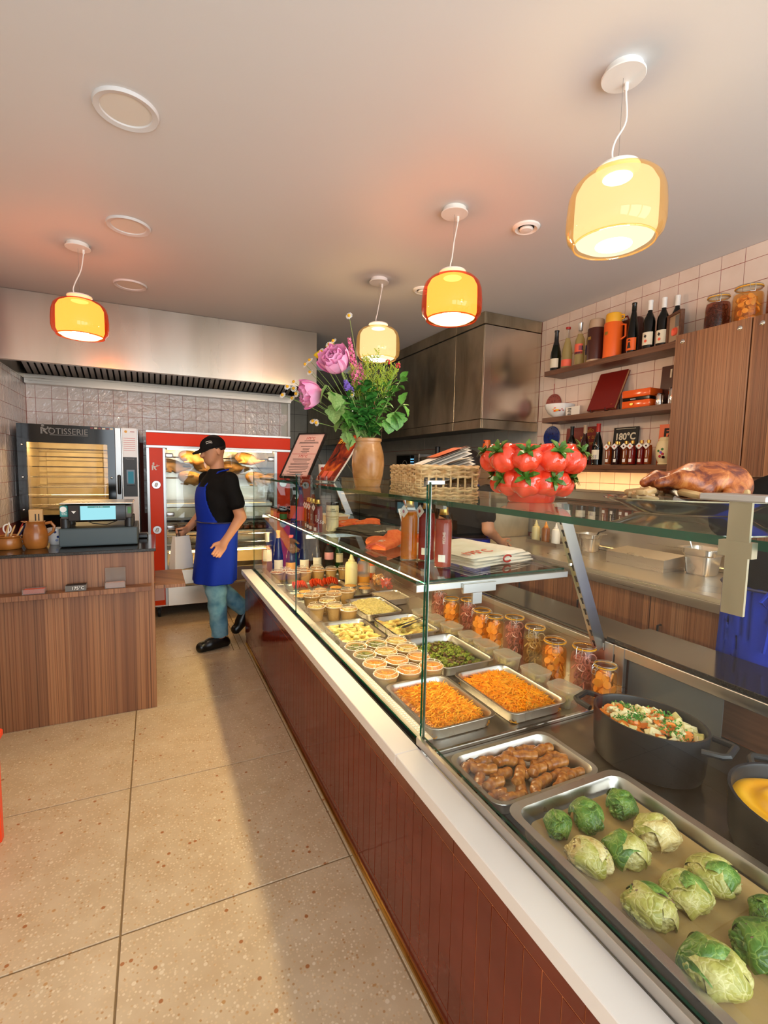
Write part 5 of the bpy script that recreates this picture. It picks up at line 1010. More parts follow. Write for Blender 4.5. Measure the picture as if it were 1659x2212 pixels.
def shreds(key, label, mat, n, top, L, rad, seed, cat, herbs=0, name='grated_vegetable'):
    hx, hy, hg, c_ = heap(key, top, seed=seed); rnd = random.Random(seed); g = G(); g.mi = 0
    g.grid(lambda u, v: ((u*2-1)*hx, (v*2-1)*hy, hg(u*2-1, v*2-1)-.004), 14, 18)
    for i in range(n):
        u, v = rnd.uniform(-1, 1), rnd.uniform(-1, 1); z = hg(u, v); a = rnd.random()*PI; l = L*rnd.uniform(.5, 1.2); b = rnd.uniform(-.5, .5)
        p0 = Vector((u*hx, v*hy, z+rnd.uniform(-.004, .007))); d = Vector((math.cos(a), math.sin(a), rnd.uniform(-.3, .35))); e = Vector((-math.sin(a), math.cos(a), 0))
        pts = [p0+d*l*(k/3-.5)+e*l*b*((k/3-.5)**2) for k in range(4)]
        for p in pts: p.x = max(-hx-.004, min(hx+.004, p.x)); p.y = max(-hy-.004, min(hy+.004, p.y))
        g.tube(pts, [rad*.6, rad, rad, rad*.5], 3)
    g.mi = 1
    for i in range(herbs):
        cl = [(.2, .3), (-.3, -.5), (.4, -.2), (-.2, .6), (.0, -.8), (.5, .7)][rnd.randrange(6)]
        u = max(-1, min(1, cl[0]+rnd.gauss(0, .22))); v = max(-1, min(1, cl[1]+rnd.gauss(0, .2))); z = hg(u, v)+.003; s = rnd.uniform(.0015, .0035)
        a = rnd.random()*6; c2 = Vector((u*hx, v*hy, z)); g.add([c2+Vector((s*math.cos(a), s*math.sin(a), 0)), c2+Vector((s*math.cos(a+2.1), s*math.sin(a+2.1), s*.6)), c2+Vector((s*math.cos(a+4.2), s*math.sin(a+4.2), s*.2))], [(0, 1, 2)])
    o = g.build(name, [mat, 'herb'], None, c_); tag(o, label, cat); o['kind'] = 'stuff'; return o
shreds('cl', 'bright orange grated carrot with herbs in the tray by the glass edge', 'carrot', 1900, .054, .046, .0023, 4, 'grated carrot', 320)
shreds('cr', 'bright orange grated carrot with herbs in the tray beside the clear tubs', 'carrot', 1900, .054, .046, .0023, 9, 'grated carrot', 160)
shreds('co', 'pale yellow grated celeriac heaped in its tray', 'couscous', 2400, .062, .022, .0017, 5, 'grated celeriac', 120)
def chunks(key, label, cat, name, items, top, seed):
    """irregular cooked pieces scattered over a tray; too many and too alike to pick apart"""
    hx, hy, hg, c_ = heap(key, top, .034, seed); rnd = random.Random(seed); g = G(); mats = [m for m, _, _ in items]
    g.mi = 0; g.grid(lambda u, v: ((u*2-1)*hx, (v*2-1)*hy, hg(u*2-1, v*2-1)*.55), 8, 10)
    for k, (m, n, fn) in enumerate(items):
        g.mi = k
        for i in range(n):
            u, v = rnd.uniform(-1, 1), rnd.uniform(-1, 1); st = len(g.v); fn(g, rnd)
            g.xf(Matrix.Translation((u*hx*.95, v*hy*.95, hg(u, v)*.8+rnd.uniform(0, .006))) @ Euler((rnd.uniform(-.5, .5), rnd.uniform(-.5, .5), rnd.uniform(0, 6.28))).to_matrix().to_4x4(), st)
    o = g.build(name, mats, None, c_); tag(o, label, cat); o['kind'] = 'stuff'; return o
def floret(g, rnd):
    for k in range(5):
        r = rnd.uniform(.005, .009); g.lathe([(0, -r), (r*.8, -r*.5), (r, 0), (r*.7, r*.6), (0, r*.8)], 6, (rnd.uniform(-.010, .010), rnd.uniform(-.010, .010), rnd.uniform(0, .006)))
chunks('br', 'charred roasted broccoli florets in a tray', 'broccoli', 'roasted_broccoli', [('broccoli', 120, floret), ('broccoli_char', 60, floret), ('leek_green', 24, lambda g, r: g.tube([(0, 0, 0), (.012, 0, .002), (.022, 0, 0)], [.004, .005, .004], 5))], .04, 21)
# leeks: each roll is a thing of its own
lk = []
for v in range(4):
    rnd = random.Random(40+v); g = G(); L = .085; n = 12; pts = [(L*(k/7-.5), .006*math.sin(k*.7+v), .003*math.sin(k)) for k in range(8)]
    g.mi = 0; g.tube(pts, [.010+.0035*rnd.random() for _ in range(8)], 10)
    for k in range(3): a = k*2.1; g.tube([(L*(q/5-.5), .009*math.cos(a)+.003*math.sin(q+k), .009*math.sin(a)) for q in range(6)], [.004, .006, .0065, .006, .006, .004], 6, mi=(0, 1, 2)[k])
    g.mi = 2; g.lathe([(0, 0), (.010, 0), (.007, .004), (0, .004)], 9, (0, 0, 0)); 
    lk.append(g.mesh('leek', ['leek', 'browned', 'leek_green']))
k = 0
for key, pos in (('l1', 'by the front glass'), ('l2', 'under the tongs')):
    x0, x1, y0, y1 = TR[key]; rnd = random.Random(len(key)+ord(key[1]))
    for r in range(5):
        for c_ in range(3):
            x = x0+.062+c_*(x1-x0-.124)/2+rnd.uniform(-.012, .012); y = y0+.055+r*(y1-y0-.11)/4+rnd.uniform(-.008, .008)
            tag(link('leek_roll', lk[rnd.randrange(4)], None, (x, y, DZ+.019+rnd.uniform(0, .008)), (rnd.uniform(-.4, .4), rnd.uniform(-.1, .1), rnd.uniform(-.5, .9)), (.82, 1.75, 1.5)), 'browned leek %s, %s of the %s row' % (pos, ('left one', 'middle one', 'right one')[c_], ('nearest', 'second', 'third', 'fourth', 'farthest')[r]), 'leek', 'browned leeks in the tray %s' % pos); k += 1
    g = G(); hx, hy = (x1-x0)/2-.03, (y1-y0)/2-.03; g.grid(lambda u, v: ((u*2-1)*hx, (v*2-1)*hy, .010+.004*math.sin(17*u)*math.cos(14*v)), 10, 12)
    o = g.build('gratin_crumbs', 'browned', None, ((x0+x1)/2, (y0+y1)/2, DZ)); tag(o, 'layer of browned crumbs under the leeks %s' % pos, 'crumbs'); o['kind'] = 'stuff'
t = thing('serving_tongs', 'steel serving tongs lying across the second leek tray', 'tongs', (1.30, 2.33, DZ+.062), .45)
G().prism([(-.10, -.016), (-.06, -.022), (.0, -.008), (.16, -.006), (.16, .0), (0, .0), (-.06, .008), (-.10, .002)], 0, .0015).build('arm', 'steel_tray', t); G().prism([(-.11, .02), (-.07, .014), (.0, .012), (.17, .004), (.17, .010), (0, .02), (-.07, .03), (-.11, .03)], .004, .0055).build('arm', 'chrome', t)
t = thing('terrine', 'coarse pate terrine filling its small tray', 'terrine', ((TR['pa'][0]+TR['pa'][1])/2, (TR['pa'][2]+TR['pa'][3])/2, DZ+.0045)); G().box(-.093, -.113, .0, .093, .113, .036, .010, seg=2).build('loaf', 'pate', t)
# kraft bowls with clear lids
def crumb_top(g, r, z, seed, kind):
    rnd = random.Random(seed)
    for i in range(90 if kind == 'shred' else 46):
        a = rnd.random()*6.283; q = math.sqrt(rnd.random())*r*.92; zz = z+.006*(1-(q/r)**2)+rnd.uniform(-.001, .003); p = Vector((q*math.cos(a), q*math.sin(a), zz)); b = rnd.random()*6.28; l = rnd.uniform(.005, .012)
        if kind == 'shred': g.tube([p-Vector((math.cos(b), math.sin(b), 0))*l, p+Vector((0, 0, .002)), p+Vector((math.cos(b), math.sin(b), 0))*l], .0013, 3)
        else: g.box(p.x-.005, p.y-.004, p.z-.003, p.x+.005, p.y+.004, p.z+.003)
    return g
KB = {}
def kraft(label, loc, fill, kind, group, sc=1.0, tall=1.5):
    if 'bowl' not in KB:
        KB['bowl'] = G().lathe([(0, .003), (.036, .002), (.038, 0), (.039, .002), (.050, .050), (.053, .051), (.053, .055), (.049, .055), (.047, .05), (.037, .006), (0, .006)], 30).mesh('bowl', 'kraft')
        KB['lid'] = G().lathe([(.0545, .050), (.055, .057), (.051, .0585), (.049, .062), (.046, .0625), (.043, .068), (.040, .0685), (.036, .0655), (0, .0655)], 30).mesh('lid', 'clear_lid')
        KB['rim'] = G().tube(ring_path(.0535, .0565, 28), .0014, 5, closed=True).tube(ring_path(.0445, .0675, 28), .0007, 4, closed=True).mesh('lid_bead', 'white')
    if fill not in KB: KB[fill] = crumb_top(G().lathe([(0, .046), (.047, .044), (.047, .042)], 20), .044, .048, hash(fill) % 99 if 0 else len(fill)*7, kind).mesh('salad', fill)
    t = thing('kraft_bowl', label, 'food bowl', loc, random.uniform(0, 6), group); t.scale = (sc, sc, sc*tall)
    link('bowl', KB['bowl'], t); link('salad', KB[fill], t); l_ = link('lid', KB['lid'], t); link('lid_bead', KB['rim'], l_); return t
ROWS = ['carrot tray row', 'second row', 'third row', 'leek tray row']
COLS = ['closest to the front glass', 'middle of the', 'beside the broccoli tray']
FILL = [['carrot', 'carrot', 'carrot'], ['carrot', 'carrot', 'carrot'], ['broccoli', 'artichoke', 'artichoke'], ['broccoli', 'broccoli', 'leek']]
WORD = {'carrot': 'grated carrot', 'broccoli': 'green broccoli salad', 'artichoke': 'pale leek salad', 'leek': 'pale leek salad', 'couscous': 'celeriac salad', 'crumble': 'brown crumble'}
for r, y in enumerate((1.762, 1.876, 1.99, 2.10)):
    for c_, x in enumerate((.865, .974, 1.086)):
        f_ = FILL[r][c_]; lab = 'lidded kraft bowl of %s, %s' % (WORD[f_], (COLS[0]+', '+ROWS[r]) if c_ == 0 else ('middle bowl of the '+ROWS[r]) if c_ == 1 else (COLS[2]+', '+ROWS[r]))
        kraft(lab, (x, y, DZ), f_, 'shred' if f_ == 'carrot' else 'bit', 'kraft salad bowls near the carrot trays', 1.0, 1.25)
B2 = [(.878, 2.775, 0, 'lidded kraft bowl of celeriac next to the front glass, in front of the others', 'couscous'), (.985, 2.875, 0, 'lidded kraft bowl of celeriac second behind the glass', 'couscous'), (.985, 2.75, 0, 'lidded kraft bowl of celeriac at the corner of the celeriac tray', 'couscous'), (1.045, 2.655, 0, 'lidded kraft bowl of celeriac nearest the leek tray', 'couscous'), (1.065, 2.985, 1, 'lidded kraft bowl of soup on the tray left of the celeriac', 'soup'), (.92, 3.01, 1, 'lidded kraft bowl with a brown lid nearest the glass on the low tray', 'soup'), (1.0, 3.085, 1, 'lidded kraft bowl at the back of the low tray, by the foil cups', 'soup')]
for x, y, tr_, lab, f_ in B2: kraft(lab, (x, y, DZ+(.005 if tr_ else 0)), f_, 'bit', 'kraft bowls beside the celeriac')
kraft('lidded kraft bowl between the celeriac and the foil cups', (1.19, 3.06, DZ), 'soup', 'bit', 'kraft bowls beside the celeriac')
FB = [(.875, 3.80), (.985, 3.735), (1.095, 3.75), (1.205, 3.755), (1.315, 3.76), (1.425, 3.75)]
for i, (x, y) in enumerate(FB): kraft('lidded kraft bowl in the farthest front row, number %s from the front glass' % ('one two three four five six'.split()[i]), (x, y, DZ+.0045), 'crumble', 'bit', 'kraft bowls in the farthest row')
for i, (x, y) in enumerate(((.95, 3.845), (1.10, 3.862), (1.225, 3.862))): kraft('lidded kraft bowl standing behind the farthest row, %s' % ('nearest the glass', 'in the middle', 'by the water bottle')[i], (x, y, DZ+.0045), 'crumble', 'bit', 'kraft bowls in the farthest row', 1.02)
# foil cups
def foil(label, loc):
    if 'foil' not in KB:
        g = G(); n = 40; rings = []
        for rr, z in ((.030, 0), (.036, .003), (.047, .034), (.051, .035), (.051, .037), (.046, .035), (.034, .006), (.028, .004)):
            rings.append([((rr+(.0009 if i % 2 else -.0009)*(.004 < z < .034))*math.cos(2*PI*i/n), (rr+(.0009 if i % 2 else -.0009)*(.004 < z < .034))*math.sin(2*PI*i/n), z) for i in range(n)])
        KB['foil'] = loft(g, rings).mesh('cup', 'steel_tray'); KB['cake'] = G().lathe([(.043, .026), (.045, .034), (.036, .039), (.018, .041), (0, .042)], 20).mesh('crumble_top', 'crumble')
    t = thing('foil_cup', label, 'foil cup', loc, 0, 'foil cups of crumble'); link('cup', KB['foil'], t); link('crumble_top', KB['cake'], t)
for i, (x, y) in enumerate(((.905, 3.215), (.965, 3.315), (1.035, 3.235), (1.09, 3.335), (1.16, 3.245), (1.215, 3.355), (1.285, 3.25), (1.335, 3.365), (1.41, 3.255), (1.445, 3.365))):
    foil('foil cup of golden crumble, %s along the %s row from the glass' % (('first', 'second', 'third', 'fourth', 'fifth')[i//2], ('front', 'back')[i % 2]), (x, y, DZ+.0045))
# tomatoes in slices, three fans
sl_ = G().lathe([(0, -.004), (.026, -.004), (.030, 0), (.026, .004), (0, .004)], 14).mesh('slice', 'tomato_slice')
for i, (x, y) in enumerate(((.99, 3.53), (1.12, 3.55), (1.25, 3.565))):
    t = thing('sliced_tomato', 'fanned sliced red tomato, %s in its tray' % ('nearest the front glass', 'the middle one', 'farthest from the glass')[i], 'tomato', (x, y, DZ+.0045), 0, 'sliced tomatoes'); rnd = random.Random(i)
    for k in range(9): link('slice', sl_, t, (-.045+k*.011, rnd.uniform(-.02, .02), .030+.010*math.sin(k*.4)), (rnd.uniform(.3, .6), PI/2-.45, rnd.uniform(-.3, .3)))
# clear tubs
def tub(label, loc, fill, rz=0, sc=1.0):
    if 'tub' not in KB:
        KB['tub'] = loft(G(), [rrect(.034, .046, 0, .014), rrect(.036, .048, .003, .016), rrect(.043, .057, .066, .018)], True, False).mesh('tub', 'tub_plastic')
        KB['tublid'] = loft(G(), [rrect(.046, .060, .064, .02), rrect(.047, .061, .072, .02), rrect(.044, .058, .075, .02), rrect(.038, .052, .0735, .016)]).mesh('lid', 'tub_plastic')
    if ('t', fill) not in KB:
        rnd = random.Random(8); g = G()
        for i in range(26): 
            st = len(g.v); g.box(-.012, -.007, -.004, .012, .007, .004, .003); g.xf(Matrix.Translation((rnd.uniform(-.026, .026), rnd.uniform(-.036, .036), rnd.uniform(.008, .042))) @ Euler((rnd.random()*2, rnd.random()*2, rnd.random()*3)).to_matrix().to_4x4(), st)
        KB[('t', fill)] = g.mesh('contents', fill)
    t = thing('plastic_tub', label, 'plastic tub', loc, rz, 'clear plastic tubs in the display case'); t.scale = (sc,)*3
    link('tub', KB['tub'], t); link('lid', KB['tublid'], t); link('contents', KB[('t', fill)], t)
TU = [(1.448, 1.36), (1.492, 1.545), (1.497, 1.735), (1.476, 1.885), (1.48, 2.02), (1.478, 2.19), (1.468, 2.34), (1.468, 2.47)]
TU = [(1.478, 1.375), (1.488, 1.548), (1.492, 1.742), (1.482, 1.89), (1.482, 2.03), (1.482, 2.20), (1.468, 2.355), (1.45, 2.482)]
ORD = ['nearest the serving end', 'second from the serving end', 'third from the serving end', 'fourth from the serving end', 'fifth from the serving end', 'sixth from the serving end', 'seventh from the serving end', 'farthest from the serving end']
for (x, y), o_ in zip(TU, ORD): tub('clear lidded plastic tub of pale vegetables, %s' % o_, (x, y, DZ), 'crumble' if y > 2.4 else 'artichoke', random.uniform(-.1, .1))
JJ = [(1.645, 1.325, 'pickle_orange', 'slices', .165, .05), (1.665, 1.45, 'pickle_pink', 'rings', .20, .056), (1.62, 1.575, 'pickle_orange', 'slices', .19, .055), (1.66, 1.745, 'pickle_tan', 'rings', .195, .054), (1.665, 1.90, 'pickle_pink', 'rings', .20, .055), (1.625, 2.005, 'pickle_orange', 'slices', .175, .047), (1.61, 2.10, 'pickle_orange', 'slices', .185, .052), (1.66, 2.30, 'pickle_pink', 'rings', .19, .05), (1.60, 2.385, 'pickle_orange', 'slices', .18, .05), (1.625, 2.56, 'pickle_pink', 'rings', .20, .052)]
JL = ['preserving jar of orange carrot slices nearest the hot counter', 'tall preserving jar of pink onion, second from the hot counter', 'preserving jar of orange carrot rounds behind the nearest clear tubs', 'preserving jar of pale tan onion rings', 'tall preserving jar of pink onion right of the tan jar', 'small preserving jar of carrot rounds in the middle of the row', 'preserving jar of carrot rounds left of the small one', 'preserving jar of pink onion, third from the far end of the row', 'preserving jar of orange slices, second from the far end of the row', 'tall preserving jar of pink onion at the far end of the row']
for (x, y, f_, kd, h, r), lab in zip(JJ, JL): jar(lab, (x, y, DZ), h, r, f_, kd, random.uniform(-.8, .8))
# squeeze bottles, cans and bags at the back of the case
squeeze((1.39, 3.49, DZ+.021 if 0 else DZ), 'squeeze bottle of pale mayonnaise behind the foil cups', 'mayo', 'mayo', None, 1.5, 'squeeze bottles in the display case'); squeeze((1.50, 3.50, DZ), 'squeeze bottle of orange sauce behind the foil cups', 'tub_plastic', 'sauce_orange', 'sauce_orange', 1.5, 'squeeze bottles in the display case')
for x, y, m, b_m, lab in ((1.66, 3.70, 'orange', 'label_cream', 'orange drink can behind the sauce bottles'), (1.60, 3.79, 'blue_enamel', 'orange', 'blue drink can behind the orange can')):
    t = thing('drink_can', lab, 'can', (x, y, DZ)); G().lathe([(0, .003), (.026, 0), (.033, .008), (.033, .155), (.026, .166), (.026, .168), (0, .165)], 26).build('body', m, t); G().lathe([(.0335, .05), (.0335, .11)], 26, close=False).build('print_band', b_m, t); G().lathe([(.0262, .166), (.027, .170), (.024, .169), (0, .167)], 22).build('lid', 'aluminium', t)
for x, y, lab in ((1.60, 3.43, 'clear bag of orange slices beside the cans'), (1.60, 3.28, 'clear bag of pink shredded salad beside the terrine')):
    t = thing('food_bag', lab, 'bag', (x, y, DZ), .4); rnd = random.Random(int(y*100)); g = G()
    g.lathe([(0, .002), (.05, 0), (.064, .02), (.066, .06), (.055, .10), (.025, .135), (.018, .15), (.03, .17), (.026, .175)], 20, sx=1, sy=.85)
    for i in range(len(g.v)): a = g.v[i]; g.v[i] = (a[0]+.004*math.sin(a[2]*90+a[1]*60), a[1]+.004*math.sin(a[2]*80+a[0]*70), a[2])
    g.build('bag', 'clear_lid', t); g = G()
    for k in range(40): st = len(g.v); g.lathe([(0, -.002), (.014, -.002), (.014, .002), (0, .002)], 8); g.xf(Matrix.Translation((rnd.uniform(-.035, .035), rnd.uniform(-.03, .03), rnd.uniform(.015, .085))) @ Euler((rnd.random()*3, rnd.random()*3, 0)).to_matrix().to_4x4(), st)
    g.build('contents', 'pickle_orange' if y > 3.35 else 'coral', t)
# bottles standing at the far end of the case
gb = 'bottles at the far end of the display case'; LF, LG = PI*1.15, PI*1.75
bottle('wine', 'rose wine bottle with a white label at the far glass corner of the case', (.835, 3.985, DZ), 'clear_glass', 'rose_wine', .72, 'label_cream', .262, [(.13, .21, LF, LG, 'label_cream'), (.12, .215, LF-1.2, LF-.05, 'orange')], group=gb, sc=1.18)
bottle('flute', 'dark slim wine bottle second from the far glass corner of the case', (.93, 4.0, DZ), 'dark_glass', None, capm='tan', capz=.295, labels=[(.06, .135, LF, LG, 'label_cream')], group=gb, sc=1.14)
bottle('champagne', 'clear wine bottle with a yellow label third from the far corner of the case', (1.04, 4.0, DZ), 'clear_glass', 'water', .7, 'coral', .318, [(.05, .12, LF-.5, LG+.4, 'yellow')], group=gb, sc=1.05)
bottle('champagne', 'dark wine bottle with black capsule and white label fourth from the far corner', (1.15, 3.99, DZ), 'dark_glass', None, capm='black', capz=.22, labels=[(.055, .135, LF, LG, 'label_cream')], group=gb, sc=1.08)
bottle('burgundy', 'dark wine bottle with white label next to the water bottle in the case', (1.265, 3.99, DZ), 'dark_glass', None, capm='black', capz=.24, labels=[(.06, .145, LF, LG, 'label_cream')], group=gb, sc=1.08)
bottle('water', 'clear plastic water bottle with a pale label in the case', (1.375, 3.99, DZ), 'water_plastic', 'water', .75, 'red', .248, [(.125, .185, LF-.6, LG+.5, 'pink')], group=gb, sc=1.05)
bottle('water', 'green plastic water bottle at the end of the row in the case', (1.47, 3.99, DZ), 'green_plastic', None, capm='green', capz=.248, labels=[(.10, .18, LF, LG, 'cream')], group=gb, sc=1.0)
# ---------------------------------------------------------------- hot counter
HZ = .5805
tray('steel tray of grilled sausages on the hot counter', .785, 1.175, .925, 1.175, HZ, .05, .014); tray('deep steel tray of stuffed cabbages in broth at the front of the hot counter', .79, 1.205, .20, .915, HZ, .062, .022)
o = tag(loft(G(), [rrect(.165, .31, .03, .03), rrect(.168, .313, .034, .03)]).build('broth', 'broth', None, (.9975, .5575, HZ)), 'thin brown broth around the stuffed cabbages', 'broth'); o['kind'] = 'stuff'
smesh = []
for v in range(5):
    rnd = random.Random(70+v); bend = (.008, .013, -.006, .015, .003)[v]; L = (.078, .074, .082, .070, .086)[v]; g = G(); K = 14
    pts = [(L*(k/(K-1)-.5), bend*(1-(2*k/(K-1)-1)**2)-bend*.5, .002*math.sin(k*1.3)) for k in range(K)]
    rr = [.0158*min(1, (1-abs(2*k/(K-1)-1)**6)**.5+.12)*(1+.02*math.sin(k*2+v)) for k in range(K)]
    smesh.append(g.tube(pts, rr, 12).mesh('sausage', 'sausage'))
SP = []
rows = [(1.135, [(.835, .5), (.905, -.1), (.985, .3), (1.07, -.3)]), (1.10, [(.87, -.6), (.955, -.4), (1.03, -.5), (1.11, .1)]), (1.065, [(.83, .9), (.915, .1), (.99, 1.2), (1.065, .0), (1.13, -.7)]), (1.03, [(.855, .1), (.945, .7), (1.02, .2), (1.09, -.1)]), (.995, [(.84, .0), (.925, 1.0), (1.0, .3), (1.08, .0)]), (.96, [(.86, -.1), (.955, .9), (1.03, .5), (1.10, .2)])]
rr_ = 0; PLC = ['at the back edge', 'in the second row', 'in the third row', 'in the fourth row', 'in the fifth row', 'at the front edge']; CN = ['nearest the glass', 'second from the glass', 'third from the glass', 'fourth from the glass', 'farthest from the glass']
for ri, (y, L) in enumerate(rows):
    for ci, (x, a) in enumerate(L):
        rnd = random.Random(ri*10+ci)
        tag(link('sausage', smesh[(ri*2+ci) % 5], None, (x+rnd.uniform(-.004, .004), y+rnd.uniform(-.004, .004), HZ+.021+.012*(ri % 2)), (rnd.uniform(-.3, .3), rnd.uniform(-.08, .08), a)), 'browned sausage %s of the tray, %s' % (PLC[ri], CN[ci]), 'sausage', 'grilled sausages in the hot tray')
# stuffed cabbages
from mathutils import noise as mn
cb_me = []
for v, m in enumerate(('cabbage_green', 'cabbage_light', 'cabbage_pale', 'cabbage_light', 'cabbage_green')):
    g = G(); so = Vector((v*7.3, v*3.1, 0))
    def f(u, w, m=m, so=so):
        a, b = u*2*PI, (w-.5)*PI; d = Vector((math.cos(b)*math.cos(a), math.cos(b)*math.sin(a), math.sin(b)))
        n1 = mn.noise(d*2.2+so); fold = abs(mn.noise(d*3.3+so*1.7)); fine = mn.noise(d*9+so)
        k = 1+.12*n1-.20*max(0, .14-fold)/.14+.06*fine+.025*mn.noise(d*19+so)
        return (d.x*.058*k, d.y*.043*k, d.z*.040*k)
    g.grid(f, 64, 36, wrapu=True); cb_me.append(g.mesh('cabbage', m, ang=180))
leaf_m = []
for m in ('cabbage_green', 'cabbage_light', 'cabbage_pale'):
    g = G()
    g.grid(lambda u, w: ((.060+.004*math.sin(9*w))*math.cos((w-.5)*2.2)*math.cos((u-.5)*1.5), .046*math.sin((u-.5)*1.9)*(1+.1*math.sin(7*w)), .042*math.sin((w-.5)*2.2)+.004*math.sin(6*u)), 14, 12); leaf_m.append(g.mesh('leaf', m, ang=180))
CB = [((0.881, 0.817), .6, 0, .8, 'dark speckled green stuffed cabbage in the far left corner of the tray'), ((0.973, 0.809), .9, 0, 1.0, 'dark green stuffed cabbage second from the far left corner'), ((1.087, 0.802), .5, 0, .95, 'bright green stuffed cabbage at the far right of the tray'), ((1.075, 0.696), -.5, 2, 1.15, 'pale yellow stuffed cabbage behind the centre of the tray'), ((0.959, 0.688), -.7, 1, 1.1, 'green stuffed cabbage with a white rib in the middle of the tray'), ((0.869, 0.711), -.9, 2, 1.05, 'cream coloured cabbage wedge with browned streaks by the tray edge'), ((1.074, 0.562), -.6, 1, 1.1, 'pale green folded cabbage on the right side of the tray'), ((0.978, 0.561), -.8, 1, 1.05, 'smooth yellow green cabbage in the front half of the tray'), ((0.879, 0.569), -.6, 1, 1.1, 'cabbage with a dark charred streak near the tray edge'), ((0.866, 0.442), -.6, 1, 1.2, 'large pale cabbage with loose leaves nearest the camera'), ((0.997, 0.422), -.7, 0, 1.2, 'green cabbage with a purple charred leaf cut by the right frame edge'), ((1.085, 0.468), .2, 0, .7, 'small very dark green cabbage at the right frame edge')]

for i, ((x, y), rz, kd, sc, lab) in enumerate(CB):
    t = thing('stuffed_cabbage', lab, 'cabbage', (x, y, HZ+.054), rz, 'stuffed cabbages in broth'); t.scale = (sc*.84, sc*.78, sc*.76); t.rotation_euler = (random.uniform(-.25, .25), random.uniform(-.2, .2), rz)
    me = cb_me[{0: (0, 4)[i % 2], 1: (1, 3)[i % 2], 2: 2}[kd]]
    if i == 11: me = me.copy(); me.materials.clear(); me.materials.append(M_['cabbage_dark'])
    link('head', me, t)
    for k in range(3):
        a = k*2.2+i; link('leaf', leaf_m[(kd if k else max(0, kd-1)) if k < 2 else kd], t, (0, 0, 0), (.5*k-.4, -PI/2*.55+.2*k, a), (.93, .97, .95))
    if i in (5, 8, 10):
        g = G()
        for q in range(4): g.tube([(-.04+k*.016, -.012+q*.008+.005*math.sin(k+q), .0415-.0009*(k-2.5)**2) for k in range(6)], [.001, .003, .004, .0035, .003, .001], 5)
        g.build('charred_streak', 'char', t)
# pots
def pot(label, loc, a, b, h, rz, name='casserole'):
    t = thing(name, label, 'pot', loc, rz, 'black cast iron pots')
    el = lambda k, z: [(a*k*math.cos(2*PI*i/48), b*k*math.sin(2*PI*i/48), z) for i in range(48)]
    loft(G(), [el(.86, 0), el(.92, .006), el(.96, .03), el(1, h-.004), el(1, h), el(.955, h), el(.94, h-.006), el(.90, .03), el(.84, .012)]).build('body', 'cast_iron', t)
    for s_ in (-1, 1):
        x0 = a*.97*s_; x1 = (a+.055)*s_
        g = G().tube([(x0, -.055, h-.022), (x1-.012*s_, -.045, h-.018), (x1, -.036, h-.016), (x1, .036, h-.016), (x1-.012*s_, .045, h-.018), (x0, .055, h-.022)], .0095, 8); g.build('handle', 'cast_iron', t)
    return t
plain('cast_iron', '1f2022', .42)
pot('black oval casserole of chopped vegetables on the hot counter', (1.405, .96, HZ), .168, .130, .155, -1.30)
rnd = random.Random(11); g = G(); mats = ['potato', 'carrot_chunk', 'parsley', 'leek']
g.mi = 3; g.lathe([(.12, .10), (.08, .112), (0, .118)], 24, sx=1.28, sy=1)
for i in range(150):
    a = rnd.random()*6.283; q = math.sqrt(rnd.random())*.93; x, y = .150*q*math.cos(a), .113*q*math.sin(a); z = .118+.020*(1-q*q)+rnd.uniform(-.004, .008); g.mi = rnd.choice((0, 0, 0, 1, 1, 3)); st = len(g.v); s_ = rnd.uniform(.011, .021)
    if g.mi == 1: g.lathe([(0, -.004), (s_, -.004), (s_, .004), (0, .004)], 10)
    else: g.box(-s_, -s_*.75, -.005, s_, s_*.75, .006, .002)
    g.xf(Matrix.Translation((x, y, z)) @ Euler((rnd.uniform(-.9, .9), rnd.uniform(-.9, .9), rnd.random()*6)).to_matrix().to_4x4(), st)
g.mi = 2
for cx_, cy_, n_ in ((-.03, -.02, 120), (.06, .01, 90), (-.08, .03, 60), (.02, .06, 60), (.09, -.03, 60), (-.05, -.06, 50)):
    for i in range(n_):
        x, y = cx_+rnd.gauss(0, .017), cy_+rnd.gauss(0, .013); z = .148-.5*(x*x+y*y)+rnd.uniform(0, .007); s_ = .0046; st = len(g.v); g.add([(s_, 0, 0), (-s_*.5, s_*.9, .001), (-s_*.5, -s_*.9, -.001)], [(0, 1, 2)]); g.xf(Matrix.Translation((x, y, z)) @ Euler((rnd.random()*2, rnd.random()*2, rnd.random()*6)).to_matrix().to_4x4(), st)
o = g.build('vegetable_stew', mats, None, (1.405, .96, HZ)); o.rotation_euler = (0, 0, -1.30); tag(o, 'chopped potato, carrot and parsley filling the black casserole', 'stew'); o['kind'] = 'stuff'
pot('black pot of yellow puree at the right edge of the hot counter', (1.40, .54, HZ), .172, .158, .138, .8)
g = G(); g.grid(lambda u, v: ((.158*v+.0001)*math.cos(u*2*PI), (.145*v+.0001)*math.sin(u*2*PI), .104+.014*(1-v*v)+.013*math.sin(2*PI*u*2+v*16)*v*(1-v)*2.4), 64, 26, wrapu=True)
o = g.build('puree', 'mash', None, (1.40, .54, HZ), ang=180); o.rotation_euler = (0, 0, -1.3); tag(o, 'swirled bright yellow puree in the black pot', 'puree'); o['kind'] = 'stuff'
